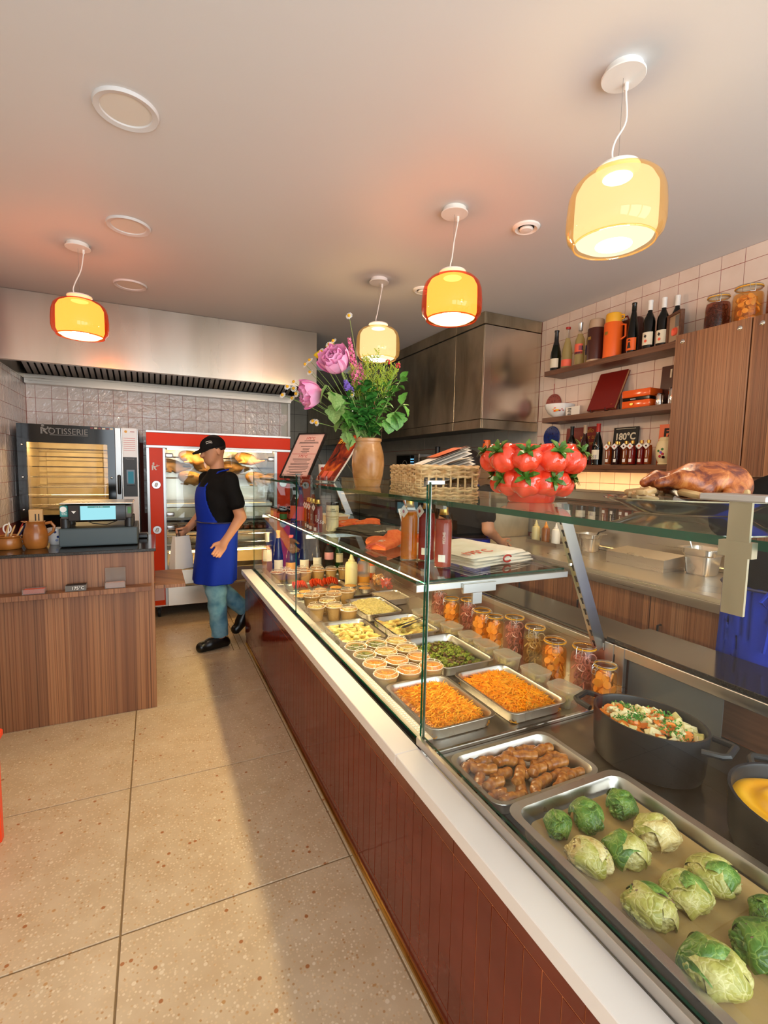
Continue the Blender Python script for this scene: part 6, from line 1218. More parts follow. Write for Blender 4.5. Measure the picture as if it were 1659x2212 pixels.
# ---------------------------------------------------------------- things on the middle glass shelf
MZ = 1.1152
JR = {}
def lidjar(label, loc, body, lab_m, h=.075, r=.027, group='small lidded jars on the glass shelf'):
    t = thing('lidded_jar', label, 'jar', loc, random.uniform(-.3, .3), group)
    G().lathe([(0, 0), (r*.9, 0), (r, .004), (r, h*.72), (r*.92, h*.8), (r*.92, h*.84)], 22).build('jar', body, t)
    G().lathe([(r*.98, h*.82), (r, h*.84), (r, h*.98), (r*.95, h), (0, h)], 22).build('lid', 'black_gloss', t)
    G().grid(lambda u, v: ((r+.0006)*math.cos(PI*.8+PI*.9*u), (r+.0006)*math.sin(PI*.8+PI*.9*u), h*.12+h*.5*v), 8, 1).build('label', lab_m, t)
    return t
k = 0
for r_, y in enumerate((3.46, 3.56, 3.66, 3.76)):
    for c_, x in enumerate((.842, .905, .968)):
        m = ('green', 'coral', 'coral', 'yellow')[(r_+c_) % 4]
        lidjar('small black lidded jar with %s label, %s, %s' % ({'green': 'a green', 'coral': 'a coral', 'yellow': 'a yellow'}[m], ('at the glass edge', 'middle of its row', 'inner side of its row')[c_], ('front row', 'second row', 'third row', 'back row')[r_]), (x, y, MZ), 'amber_sauce', m); k += 1
gs = 'sauce bottles on the glass shelf'
bottle('wine', 'large red sauce bottle with a coral label at the edge of the glass shelf', (.858, 3.06, MZ), 'clear_glass', 'amber_sauce', .8, 'black', .30, [(.05, .165, 2.2, 5.2, 'coral')], group=gs, sc=.80)
bottle('wine', 'second red sauce bottle with a coral label behind the first', (.94, 3.06, MZ), 'clear_glass', 'amber_sauce', .8, 'black', .30, [(.05, .165, 2.2, 5.2, 'coral')], group=gs, sc=.80)
bottle('wine', 'dark sauce bottle with a coral label on the far side of the red one', (.86, 3.22, MZ), 'clear_glass', 'dark_sauce', .8, 'black', .30, [(.05, .165, 2.2, 5.2, 'coral')], group=gs, sc=.76)
for x, y, m, lab, wr_ in ((.875, 2.93, 'oil', 'slim bottle of golden oil behind the red vinegar bottles', None), (.868, 2.865, 'dark_sauce', 'slim bottle of dark vinegar left of the orange one', 'PULPE'), (.862, 2.795, 'amber_sauce', 'slim bottle of orange vinegar between two others', 'PULPE'), (.866, 2.715, 'red_sauce', 'slim bottle of red vinegar with a handwritten price 7,50', 'FRAISE')):
    t = bottle('square', lab, (x, y, MZ), 'clear_glass', m, .80, 'gold_cap', .188, [(.018, .04, PI*1.1, PI*1.3, 'paper')], group=gs, sc=.92, tagp=(-.032, -.004, .165))
    if wr_: text('lettering', wr_, .014, 'label_cream', t, (-.020, -.0255, .10), (PI/2, -PI/2, -.7))
    if '7,50' in lab: text('price', '7,50', .03, 'white', t, (.004, -.0325, .075), (PI/2, .3, -.05))
for z, lab in ((0, 'lower of two stacked jars of yellow mustard'), (.088, 'upper of two stacked jars of yellow mustard with a dark lid')):
    t = thing('mustard_jar', lab, 'jar', (.985, 2.80, MZ+z), 0, 'stacked mustard jars'); G().lathe([(0, 0), (.036, 0), (.039, .004), (.039, .062), (.036, .068), (.036, .073)], 26).build('jar', 'cream', t); G().lathe([(.0385, .071), (.039, .073), (.039, .084), (.036, .086), (0, .086)], 26).build('lid', 'black_gloss' if z else 'cream', t)
    if z: text('lettering', 'CAFE\nMOUTARDE', .012, 'ink', t, (-.012, -.0385, .04), (PI/2, 0, -.25))
t = thing('small_box', 'open pale wooden box at the back of the glass shelf', 'box', (1.12, 3.12, MZ)); G().box(-.06, -.09, 0, .06, .09, .06, .002).build('box', 'tan', t); G().box(-.075, -.1, .06, .07, .1, .068, .002).build('lid', 'label_cream', t)
# oven mitts: padded outline, slightly curled
def mitt(label, loc, rz, sc, flip=1, curl=.12):
    t = thing('oven_mitt', label, 'oven mitt', loc, rz, 'orange oven mitts'); t.scale = (sc,)*3
    g = G(); out = [(-.13, -.05), (-.02, -.055), (.06, -.056), (.12, -.045), (.14, -.01), (.13, .025), (.09, .045), (.03, .045), (.02, .07), (.05, .10), (.035, .122), (.0, .115), (-.035, .07), (-.05, .05), (-.13, .045)]
    n = len(out); c_ = (-.0, .0); rings = []
    for k_, z in ((.97, .0), (1.0, .010), (.96, .024), (.80, .031), (.45, .035), (.05, .036)):
        rings.append([(c_[0]+(x-c_[0])*k_, (c_[1]+(y-c_[1])*k_)*flip, z*(1 if k_ > .9 else 1)+curl*max(0, x+.02)**2*1.6) for x, y in out])
    loft(g, rings).build('glove', 'cloth_orange', t, ang=60)
    G().tube([(-.13, -.048*flip, .014), (-.131, 0, .030), (-.13, .043*flip, .014)], .005, 6).build('cuff', 'coral', t)
    G().tube([(-.128, .03*flip, .012), (-.155, .035*flip, .010), (-.15, .02*flip, .004), (-.128, .022*flip, .008)], .004, 6).build('loop', 'coral', t)
    text('lettering', '175°C', .035, 'label_cream', t, (-.055, -.006, .0345), (0, 0, .0 if flip > 0 else 0), extr=.0008); return t
mitt('orange oven mitt lying at the far side of the brown folded shirt', (1.16, 3.0, MZ), .75, 1.0, 1, .2); mitt('orange oven mitt half under the back edge of the brown shirt', (1.30, 3.02, MZ), .35, .95, -1, .3)
mitt('orange oven mitt with white print in front of the brown folded shirt', (1.05, 2.16, MZ), .72, 1.05, 1, .9); mitt('orange oven mitt at the back of the shelf behind the cream shirts', (1.36, 2.28, MZ), .5, 1.0, -1, .2)
def folded(name, label, loc, rz, hx, hy, layers, mat, group, seed):
    t = thing(name, label, 'folded shirt', loc, rz, group); rnd = random.Random(seed)
    for L in range(layers):
        p1, p2 = rnd.random()*6, rnd.random()*6; k_ = 1-.03*L; dx = rnd.uniform(-.006, .006)
        def f(u, v, top):
            x, y = (u*2-1)*hx*k_+dx, (v*2-1)*hy*k_; e = min(1, (1-abs(u*2-1))*9)*min(1, (1-abs(v*2-1))*9); z = L*.011+(.010*e**.5 if top else 0)+(.0035*math.sin(9*u+p1)*math.sin(7*v+p2)*e if top else 0)
            return (x+.004*math.sin(11*v+p1), y+.004*math.sin(9*u+p2), z+.0005)
        g = G().grid(lambda u, v: f(u, v, True), 24, 24).grid(lambda u, v: f(u, v, False), 24, 24); g.build('fold', mat, t, ang=70)
    return t
t = folded('folded_shirt', 'dark brown folded T-shirt with white 175 print on the glass shelf', (1.20, 2.63, MZ), .42, .17, .20, 3, 'cloth_brown', None, 3)
text('lettering', '175°C', .05, 'label_cream', t, (-.105, -.155, .0345), (0, 0, .0), extr=.0006, bold=.001); G().box(.03, .03, .034, .08, .05, .0355).build('care_label', 'grey_plastic', t, smooth=False)
t = folded('folded_shirt', 'cream folded T-shirts stacked at the near end of the glass shelf', (1.285, 1.80, MZ), .2, .20, .225, 4, 'cloth_cream', None, 5)
text('lettering', '175°C', .07, 'coral', t, (-.10, -.15, .0462), (0, 0, .1), extr=.0006)
G().tube([(.0+.025*math.cos(a), -.227, .022+.014*math.sin(a)) for a in [.4+2.2*PI*.75*k/12 for k in range(13)]], .004, 6).build('print', 'red', t)
folded('folded_shirt', 'second pile of cream shirts behind the first', (1.40, 2.08, MZ), .25, .09, .10, 2, 'cloth_cream', None, 6) if 0 else None
t = thing('plastic_box', 'small clear plastic box of pink sweets under the orange mitt', 'plastic box', (1.25, 2.40, MZ), .3); loft(G(), [rrect(.05, .06, .0, .01), rrect(.055, .065, .05, .012)], True, False).build('box', 'tub_plastic', t); loft(G(), [rrect(.057, .067, .049, .012), rrect(.057, .067, .056, .012)]).build('lid', 'clear_lid', t); G().box(-.042, -.05, .003, .042, .05, .03, .006).build('contents', 'pink', t)
t = thing('printed_card', 'white printed price card leaning at the back of the glass shelf', 'card', (1.42, 2.62, MZ), .5); G().box(-.045, -.001, 0, .045, .001, .15).xf(Matrix.Rotation(-.35, 4, 'X')).build('card', 'paper', t, smooth=False)
for k in range(9): G().box(-.036, -.0022, .03+k*.011, .036-(k % 3)*.01, -.0014, .034+k*.011).xf(Matrix.Rotation(-.35, 4, 'X')).build('print_line', 'grey_plastic', t, smooth=False)
t = bottle('square', 'tall bottle of golden oil with a chilli tag near the glass pane edge', (.975, 1.79, MZ), 'clear_glass', 'oil', .82, 'gold_cap', .188, [], group=gs, sc=1.20, tagp=(-.03, -.012, .175))
t = bottle('square', 'bottle of dark red vinegar with a grape tag beside the golden oil', (1.04, 1.755, MZ), 'clear_glass', 'red_sauce', .80, 'gold_cap', .188, [(.025, .05, PI*1.15, PI*1.4, 'paper')], group=gs, sc=1.18, tagp=(-.034, -.006, .18)); text('lettering', 'MYRTILLE', .014, 'label_cream', t, (-.015, -.029, .10), (PI/2, -PI/2, -.5))
t = bottle('square', 'bottle of pink peach vinegar behind the glass pane edge', (1.025, 1.60, MZ), 'clear_glass', 'pink_sauce', .80, 'gold_cap', .188, [(.025, .05, PI*1.15, PI*1.4, 'paper')], group=gs, sc=1.12); text('lettering', 'PECHE', .014, 'label_cream', t, (-.015, -.029, .11), (PI/2, -PI/2, -.5))
# ---------------------------------------------------------------- things on the top glass shelf
TZ = 1.4082
def plane_frame(o, ux, uy, lean_x, lean_y, h):
    """matrix whose X runs along the lower edge, Z up the leaning face, Y out of the back"""
    u = Vector((ux, uy, 0)).normalized(); l = Vector((lean_x, lean_y, h)).normalized(); n = l.cross(u)
    return Matrix(((u.x, n.x, l.x, o[0]), (u.y, n.y, l.y, o[1]), (u.z, n.z, l.z, o[2]), (0, 0, 0, 1)))
t = thing('menu_frame', 'black framed pink menu leaning on a wire stand on the top shelf', 'framed menu', (.87, 3.70, TZ+.012))
Mf = plane_frame((0, 0, 0), .6, -.8, .20, .15, .36); W_, H_f = .27, .425
G().box(0, -.008, 0, .010, .012, H_f).box(W_-.010, -.008, 0, W_, .012, H_f).box(.01, -.008, 0, W_-.01, .012, .010).box(.01, -.008, H_f-.01, W_-.01, .012, H_f).xf(Mf).build('frame', 'black', t, smooth=False)
G().box(.01, .0, .01, W_-.01, .006, H_f-.01).xf(Mf).build('menu_sheet', 'pink_paper', t, smooth=False); G().box(.01, .006, .01, W_-.01, .010, H_f-.01).xf(Mf).build('backing', 'black', t, smooth=False)
def on_plane(o, x, y, z): q = Mf @ Matrix.Translation((x, y, z)) @ Matrix.Rotation(PI/2, 4, 'X'); o.matrix_local = q @ Matrix.Diagonal((o.scale.x, 1, 1, 1)); return o
for z in (.375, .20): on_plane(text('title', '175°C', .034, 'red_ink', t, (0, 0, 0), (0, 0, 0)), W_/2, -.0008, z)
rnd = random.Random(2)
for z, w_ in [(.35, .10), (.335, .18), (.325, .19), (.295, .12), (.272, .07), (.26, .06), (.245, .08), (.232, .05), (.172, .17), (.162, .16), (.145, .12), (.13, .18), (.118, .17), (.10, .19), (.088, .18), (.074, .16), (.058, .19), (.046, .12), (.03, .15)]:
    G().box(W_/2-w_/2, -.0012, z, W_/2+w_/2, -.0003, z+.0035).xf(Mf).build('print_line', 'ink', t, smooth=False)
G().box(.02, -.0012, .222, W_-.02, -.0003, .224).xf(Mf).build('print_rule', 'red_ink', t, smooth=False)
def wire(label, o, Mx, w_):
    t = thing('wire_stand', label, 'stand', o, 0, 'wire display stands on the top shelf'); q = lambda x, y, z: Mx @ Vector((x, y, z))
    for x in (.05, w_-.05):
        a = q(x, -.028, .012); b = q(x, -.016, -.010); c_ = q(x, .018, -.006); d = q(x, .018, .25); f = Vector((d.x+.16, d.y+.10, -.0105+.012 if 0 else -.009)); b.z = max(b.z, -.009)
        G().tube([a, b, c_, d], .0028, 6).build('hook', 'chrome', t); G().tube([d, f], .0028, 6).build('leg', 'chrome', t)
    return t
wire('chrome wire stand behind the framed pink menu', (.87, 3.70, TZ+.012), Mf, W_)
t = thing('magazine', 'curled orange and black magazine titled triolo on a wire stand', 'magazine', (.955, 3.06, TZ+.012))
Mm = plane_frame((0, 0, 0), .28, -.96, .225, .06, .30); Wm, Hm = .205, .365
def mg(off): return lambda u, v: tuple(Mm @ Vector((u*Wm, off-.045*max(0, v-.35)**2*(1.2-.5*u)+.0, v*Hm)))
G().grid(mg(0), 8, 16).build('cover', 'magazine_cover', t); G().grid(mg(.012), 8, 16).build('back_cover', 'paper', t); G().grid(mg(.006), 8, 16).build('pages', 'label_cream', t)
for q in range(5): G().grid(lambda u, v, q=q: tuple(Mm @ Vector((Wm*(.985-.004*q), .001+q*.0022+.0022*u-.045*max(0, v-.35)**2*.7, v*Hm))), 1, 16).build('page_edge', 'paper', t)
tt = text('title', 'triolo', .075, 'yellow', t, (0, 0, 0), (0, 0, 0), shear=.25, bold=.001); tt.matrix_local = Mm @ Matrix.Translation((Wm*.48, -.018, Hm*.86)) @ Matrix.Rotation(PI/2-.13, 4, 'X')
for x in (.04, .10): G().box(x, -.0015, .02, x+.045, -.0004, .075).xf(Mm).build('print', 'coral', t, smooth=False)
wire('chrome wire stand holding the curled magazine', (.955, 3.06, TZ+.012), Mm, Wm)
t = thing('flower_cup', 'small white cup with a painted red flower behind the magazine', 'cup', (1.13, 3.42, TZ)); G().lathe([(0, 0), (.026, 0), (.03, .003), (.038, .115), (.0365, .115), (.028, .006), (0, .005)], 28).build('cup', 'white_gloss', t)
for a, z, r, m in ((4.15, .085, .013, 'red'), (4.3, .06, .007, 'tan'), (4.1, .045, .008, 'tan'), (4.35, .04, .006, 'green'), (4.2, .03, .006, 'tan')):
    rr = .0305+z*.068; G().lathe([(0, 0), (r, 0), (r, .0012), (0, .0012)], 8).xf(Matrix.Translation((rr*math.cos(a), rr*math.sin(a), z)) @ Matrix.Rotation(a, 4, 'Z') @ Matrix.Rotation(PI/2, 4, 'Y')).build('painted_flower', m, t)
KX, KY = 1.0, 2.30
t = thing('stoneware_crock', 'tall tan stoneware crock used as a flower vase', 'crock', (KX, KY, TZ))
G().lathe([(0, 0), (.062, 0), (.066, .004), (.078, .06), (.084, .115), (.081, .16), (.070, .205), (.063, .222), (.064, .228), (.069, .232), (.069, .243), (.064, .247), (.058, .243), (.056, .225), (.062, .20), (.074, .15), (.074, .10), (.06, .02), (0, .014)], 48).build('body', 'stoneware', t)
# tomato tureen
TX, TY = 1.05, 1.15
t = thing('tomato_tureen', 'glossy red ceramic bowl shaped like a pile of tomatoes', 'bowl', (TX, TY, TZ)); t.scale = (1.06,)*3
def tomato(seed):
    g = G(); rnd = random.Random(seed); ph = rnd.random()*6
    def f(u, v):
        a, b = u*2*PI, (v-.5)*PI; lob = 1-.12*abs(math.cos(3.5*a+ph))**2.6+.05*math.sin(2*a+ph); cb_ = math.cos(b)
        r = .046*cb_*(lob*.55+.45 if cb_ < .3 else lob); z = .037*math.sin(b)-.012*math.exp(-(cb_/.28)**2)*(1 if b > 0 else .6)
        return (r*math.cos(a), r*math.sin(a), z)
    return g.grid(f, 42, 18, wrapu=True).mesh('tomato', 'tomato_glaze', ang=180)
tms = [tomato(s_) for s_ in (1, 2, 3)]
g = G()
for k in range(5):
    a = k*2*PI/5+.3; d = Vector((math.cos(a), math.sin(a), 0)); e = Vector((-d.y, d.x, 0))
    pts = [(d*.004+e*.004, d*.004-e*.004, .027), (d*.017+e*.006, d*.017-e*.006, .035), (d*.030+e*.001, d*.030-e*.001, .034)]
    vs = [];
    for p, q, z in pts: vs += [tuple(p+Vector((0, 0, z))), tuple(q+Vector((0, 0, z)))]
    g.add(vs, [(0, 1, 3, 2), (2, 3, 5, 4)]); g.add([(x, y, z+.003) for x, y, z in vs], [(0, 2, 3, 1), (2, 4, 5, 3)])
g.tube([(0, 0, .026), (.003, .002, .040), (.006, .004, .048)], [.006, .0045, .0035], 7); stm = g.mesh('stem', 'stem_glaze')
def put_tom(x, y, z, nx, ny, nz, s_, k):
    d = Vector((nx, ny, nz)).normalized(); q = Vector((0, 0, 1)).rotation_difference(d)
    o = link('tomato', tms[k % 3], t, (x, y, z)); o.rotation_mode = 'QUATERNION'; o.rotation_quaternion = q; o.scale = (s_,)*3
    c_ = link('stem', stm, o); c_.rotation_euler = (0, 0, k*1.3); c_.scale = (1.2, 1.2, 1.1); return o
for k in range(9): a = k*2*PI/9+.35; put_tom(.083*math.cos(a), .083*math.sin(a), .060, math.cos(a), math.sin(a), .25+.3*(k % 2), .93+.08*(k % 3)/2, k)
for k in range(10): a = k*2*PI/10+.1; put_tom(.112*math.cos(a), .112*math.sin(a), .125, math.cos(a)*.9, math.sin(a)*.9, .75, .93+.09*(k % 3)/2, k+2)
G().lathe([(0, 0), (.062, 0), (.066, .004), (.070, .02), (.085, .05), (.105, .115), (.118, .152), (.112, .155), (.098, .115), (.078, .055), (0, .04)], 40).build('bowl', 'tomato_glaze_deep', t)
G().tube([((.116+.004*math.sin(9*a))*math.cos(a), (.116+.004*math.sin(9*a))*math.sin(a), .155+.003*math.sin(9*a)) for a in [2*PI*k/80 for k in range(80)]], .005, 6, closed=True).build('rim', 'tomato_glaze', t)
# platter with roast bird
PX, PY = 1.165, .73
t = thing('serving_platter', 'wide shallow steel platter under the roast bird', 'platter', (PX, PY, TZ+.0002), -.35)
el = lambda kx, ky, z: [(kx*math.cos(2*PI*i/56), ky*math.sin(2*PI*i/56), z) for i in range(56)]
loft(G(), [el(.11, .075, 0), el(.13, .09, .003), el(.165, .118, .022), el(.205, .150, .034), el(.206, .151, .037), el(.163, .116, .026), el(.125, .086, .006)]).build('dish', 'chrome', t)
def bird(p):
    d = ell(p, (.03, 0, .055), (.105, .074, .056)); d = smin(d, ell(p, (.09, .0, .05), (.06, .06, .05)), .03)
    for s_ in (-1, 1):
        d = smin(d, cap(p, (-.03, .055*s_, .045), (-.085, .045*s_, .062), .032, .026), .018); d = smin(d, cap(p, (-.085, .045*s_, .062), (-.135, .03*s_, .05), .016, .012), .012)
        d = smin(d, cap(p, (.07, .066*s_, .04), (.02, .086*s_, .03), .018, .014), .012)
    q = p*60; d = d+.0035*np.sin(q[..., 0])*np.sin(q[..., 1]*1.3+1)*np.sin(q[..., 2]*1.1)
    return d
me = sdf_mesh('roast_bird', bird, (-.17, -.12, -.01), (.17, .12, .13), .005, 'roast')
t = thing('roast_bird', 'dark golden roast bird piled on the steel platter', 'roast chicken', (PX, PY, TZ+.012), -.35); link('bird', me, t, (.02, .01, .012), None, (.86, .9, .92))
g = G(); rnd = random.Random(4)
for k in range(34): a = rnd.uniform(0, 6.28); st = len(g.v); g.box(-.03, -.010, -.006, .03, .010, .008, .005, seg=2); g.xf(Matrix.Translation((.115*math.cos(a)-.015, .072*math.sin(a), .022+rnd.uniform(0, .016))) @ Euler((rnd.uniform(-.3, .3), rnd.uniform(-.3, .3), a+rnd.uniform(-.6, .6))).to_matrix().to_4x4(), st)
g.build('carved_meat', 'roast_meat', t)
# ---------------------------------------------------------------- wicker basket with newspapers
BX, BY, BR = .945, 1.575, -.2
t = thing('wicker_basket', 'rectangular pale wicker basket holding newspapers on the top shelf', 'basket', (BX, BY, TZ), BR)
bw, bd, bh = .11, .19, .115
def peri(n, k, z): return [(x*k, y*k, z) for x, y, _ in rrect(bw, bd, 0, .03, n)]
def dense(m=120):
    base = rrect(bw, bd, 0, .03, 6); P2 = []; L = [0]
    for i in range(len(base)): L.append(L[-1]+(Vector(base[(i+1) % len(base)])-Vector(base[i])).length)
    for q in range(m):
        s_ = q/m*L[-1]; i = max(j for j in range(len(base)) if L[j] <= s_); f = (s_-L[i])/max(L[i+1]-L[i], 1e-9); P2.append(Vector(base[i]).lerp(Vector(base[(i+1) % len(base)]), f))
    return P2
dp = dense(132); nst = 22
def woven(z, ph, amp=.0058, r=.0048):
    out = []
    for i, p in enumerate(dp):
        nrm = Vector((p.x/bw**2, p.y/bd**2, 0)); nrm = Vector((p.x if abs(p.x) > bw-.031 else 0, p.y if abs(p.y) > bd-.031 else 0, 0)).normalized() if (abs(p.x) > bw-.031 or abs(p.y) > bd-.031) else nrm.normalized()
        w_ = amp*math.sin(i/132*2*PI*nst/2+ph); out.append(tuple(p+nrm*w_+Vector((0, 0, z+.0015*math.sin(i*1.7)))))
    return G().tube(out, r, 6, closed=True)
for k, z in enumerate((.006, .014, .022, .030, .070, .078, .086, .094)): woven(z, (k % 2)*PI).build('rod', 'wicker', t)
for k in range(3): woven(.100+.004*(k == 1), k*2*PI/3, .007, .0058).build('rim_strand', 'wicker', t)
for k in range(3): woven(.004, k*2*PI/3+1, .006, .005).build('foot_strand', 'wicker', t)
for i in range(nst*2):
    p = dp[int(i*132/(nst*2))]
    G().tube([(p.x, p.y, .002), (p.x*1.01, p.y*1.01, .05), (p.x, p.y, .10)], .0036, 6).build('stake', 'wicker', t)
for k, z in enumerate((.040, .048, .056, .063)):
    pts = [tuple(p+Vector((0, 0, z))) for p in dp if abs(p.x) > bw-.02 or p.y > 0]
    # the near end has a hand hole: these rods stop either side of it
    segs = []; cur = []
    for i, p in enumerate(dp):
        gap_ = p.y < -bd+.02 and abs(p.x) < .085
        if gap_:
            if len(cur) > 2: segs.append(cur)
            cur = []
        else: cur.append((p.x*(1+.02*math.sin(i*1.05+k*PI)), p.y*(1+.02*math.sin(i*1.05+k*PI)), z))
    if len(cur) > 2: segs.append(cur)
    for sg in segs: G().tube(sg, .0042, 6).build('rod', 'wicker', t)
G().box(-bw+.01, -bd+.01, .002, bw-.01, bd-.01, .008).build('base', 'wicker', t, smooth=False)
for k, (z, tilt, rz, lab) in enumerate(((.022, .26, -.05, 'folded newspaper at the bottom of the basket'), (.050, .32, .08, 'folded newspaper in the middle of the basket'), (.076, .38, -.03, 'top folded newspaper with an orange picture in the basket'))):
    t2 = thing('newspaper', lab, 'newspaper', (BX, BY, TZ+z), BR+rz, 'newspapers in the wicker basket')
    for q in range(4):
        def f(u, v, q=q): return ((u-.5)*.185*(1-.015*q), (v-.5)*.345+.006*q, q*.005+.018+(u-.2)*tilt*.185+.012*math.sin(3.2*v+.4*q)+.004*math.sin(9*v+q))
        G().grid(f, 10, 14).build('sheet', 'paper' if q < 3 else 'news', t2)
    if k == 2: G().grid(lambda u, v: ((u*.55-.08)*.185, (v*.5-.48)*.345+.018, .015+.0195+(u*.55+.22)*tilt*.185+.012*math.sin(3.2*v*.5+1.2)+.0045*math.sin(4.5*v+3)+.004), 6, 8).build('picture', 'orange', t2)
# ---------------------------------------------------------------- bouquet in the crock
VX, VY, VZ = KX, KY, TZ+.235
rf = random.Random(12)
# image-plane helper axes at the crock: R to the right as seen from the door, F away from it
R_v = Vector((math.cos(YAW), -math.sin(YAW), 0)); F_v = Vector((math.sin(YAW), math.cos(YAW), 0))
def off(r, f, z): return R_v*r*1.22+F_v*f+Vector((0, 0, z if abs(z) > .7 else (z-.12)*1.1+.12))
def curve(a, b, sag=.1, n=10, side=0):
    a, b = Vector(a), Vector(b); m = (a+b)/2+Vector((0, 0, sag*(b-a).length))+R_v*side
    return [(a*(1-t_)**2+m*2*t_*(1-t_)+b*t_*t_) for t_ in [k/n for k in range(n+1)]]
def stem_thing(name, label, cat, tip, sag, rad=.0022, mat='stem_green', group=None, side=0, root=None):
    t = thing(name, label, cat, (VX, VY, VZ-.12), 0, group); base = Vector(root or (rf.uniform(-.03, .03), rf.uniform(-.03, .03), .0))
    mid = Vector((base.x*.8, base.y*.8, .12)); pts = [base, mid]+curve(mid, tip, sag, 10, side)[1:]
    G().tube(pts, [rad]*len(pts), 6).build('stem', mat, t); return t, pts
def petal_mesh(w_, l, cup, mat, ruf=.0):
    g = G()
    def f(u, v):
        s_ = math.sin(PI*min(1, v*.62+.06))**.8; x = (u-.5)*2*w_*s_; return (x+ruf*.3*math.sin(9*v)*(u-.5), l*math.sin(v*1.35)+0*x, cup*(1-math.cos(v*1.7))*l+.35*x*x/w_*cup+ruf*math.sin(14*u)*v*v)
    return g.grid(f, 6, 7).mesh('petal', mat, ang=180)
def peony(tip, d, label, s_):
    t, pts = stem_thing('peony', label, 'peony', tip, .05, .003, group='pink peonies'); d = Vector(d).normalized(); q = Vector((0, 0, 1)).rotation_difference(d)
    hd = thing('x', 'x', 'x'); bpy.data.objects.remove(hd)
    for ring, (n, tilt, sc_, m) in enumerate(((7, 1.15, 1.0, 0), (8, .85, .92, 0), (9, .55, .80, 1), (9, .30, .66, 1), (7, .12, .5, 2), (5, -.1, .36, 2))):
        for k in range(n):
            a = k*2*PI/n+ring*.4+rf.uniform(-.1, .1)
            M4 = Matrix.Translation(Vector(tip)) @ q.to_matrix().to_4x4() @ Matrix.Rotation(a, 4, 'Z') @ Matrix.Translation((0, .006*(1-ring*.1), -.012+ring*.004)) @ Matrix.Rotation(PI/2-tilt-.15+rf.uniform(-.1, .1), 4, 'X') @ Matrix.Diagonal((s_*sc_,)*3+(1,))
            o = link('petal', PM[m], t); o.matrix_local = M4
    return t
PM = [petal_mesh(.030, .062, .75, 'petal_pink', .003), petal_mesh(.026, .058, .8, 'petal_pink', .005), petal_mesh(.018, .052, .6, 'petal_deep', .006)]
peony(off(-.118, -.05, .318+.12), off(-.3, -.75, .5), 'large open pink peony facing the shop', 1.55)
peony(off(-.205, -.03, .215+.12), off(-.9, -.5, -.25), 'pink peony drooping to the left of the bouquet', 1.4)
# larkspur spires
fl5 = G()
for k in range(5):
    a = k*2*PI/5; fl5.add([(0, 0, 0), (.007*math.cos(a-.5), .007*math.sin(a-.5), .003), (.013*math.cos(a), .013*math.sin(a), .005), (.007*math.cos(a+.5), .007*math.sin(a+.5), .003)], [(0, 1, 2, 3)])
fl5m = fl5.mesh('floret', 'petal_deep', ang=180); fl5p = fl5.mesh('floret', 'purple', ang=180)
def spire(tip, base_t, label, me, n, length, group=None, name='larkspur', cat='larkspur'):
    t, pts = stem_thing(name, label, cat, tip, .02, .0022, group=group)
    top = Vector(tip); dn = (pts[-3]-pts[-1]).normalized()
    for k in range(n):
        f = k/n; p = top+dn*length*f; r = .004+.015*f; a = k*2.4
        o = link('floret', me, t); d = Vector((math.cos(a), math.sin(a), .25)).normalized(); o.matrix_local = Matrix.Translation(p+Vector((math.cos(a), math.sin(a), 0))*r) @ Vector((0, 0, 1)).rotation_difference(d).to_matrix().to_4x4() @ Matrix.Diagonal((.7+.5*f,)*3+(1,))
    return t
spire(off(-.088, .02, .47+.12), 0, 'tall pink larkspur spire reaching up beside the pale lamp', fl5m, 60, .24)
spire(off(-.042, .03, .36+.12), 0, 'shorter pink larkspur right of the big peony', fl5m, 34, .14)
spire(off(-.095, -.075, .262+.12), 0, 'small purple flower cluster under the big peony', fl5p, 22, .05, name='purple_flower', cat='flower')
# chamomile
ch = G(); 
for k in range(12):
    a = k*2*PI/12; ch.add([(.003*math.cos(a-.3), .003*math.sin(a-.3), 0), (.011*math.cos(a-.16), .011*math.sin(a-.16), -.001), (.011*math.cos(a+.16), .011*math.sin(a+.16), -.001), (.003*math.cos(a+.3), .003*math.sin(a+.3), 0)], [(0, 1, 2, 3)])
chp = ch.mesh('petals', 'petal_white', ang=180); chc = G().lathe([(0, .006), (.003, .0052), (.0048, .002), (.005, -.001), (0, -.002)], 10).mesh('disc', 'pollen')
DA = [(-.335, .235, 'highest chamomile of the sprig far left'), (-.315, .262, 'chamomile upper right of the far left sprig'), (-.31, .228, 'chamomile below the far left pair'), (-.36, .20, 'outermost chamomile on the left'), (-.325, .19, 'lowest chamomile of the left sprig'), (-.30, .205, 'chamomile nearest the drooping peony'), (-.262, .335, 'chamomile left of the yellow lily'), (-.245, .355, 'chamomile just above the left pair'), (-.25, .31, 'chamomile above the drooping peony'), (-.20, .40, 'chamomile over the yellow lily'), (-.15, .445, 'chamomile above the big peony'), (-.165, .425, 'chamomile left of the larkspur'), (-.085, .605, 'small white flower at the very top of the bouquet'), (-.235, .085, 'small white bud low on the left'), (-.215, .075, 'second small white bud low on the left'), (-.07, .205, 'small white flower under the peony')]
for r_, z, lab in DA:
    f_ = rf.uniform(-.06, .02); t, pts = stem_thing('chamomile', lab, 'chamomile', off(r_, f_, z+.12), .05, .0011, group='white chamomile flowers')
    d = off(rf.uniform(-.8, -.1), -.8, rf.uniform(-.1, .8)).normalized(); Mq = Matrix.Translation(pts[-1]) @ Vector((0, 0, 1)).rotation_difference(d).to_matrix().to_4x4() @ Matrix.Diagonal((1.6,)*3+(1,))
    for nm, me in (('petals', chp), ('disc', chc)): o = link(nm, me, t); o.matrix_local = Mq
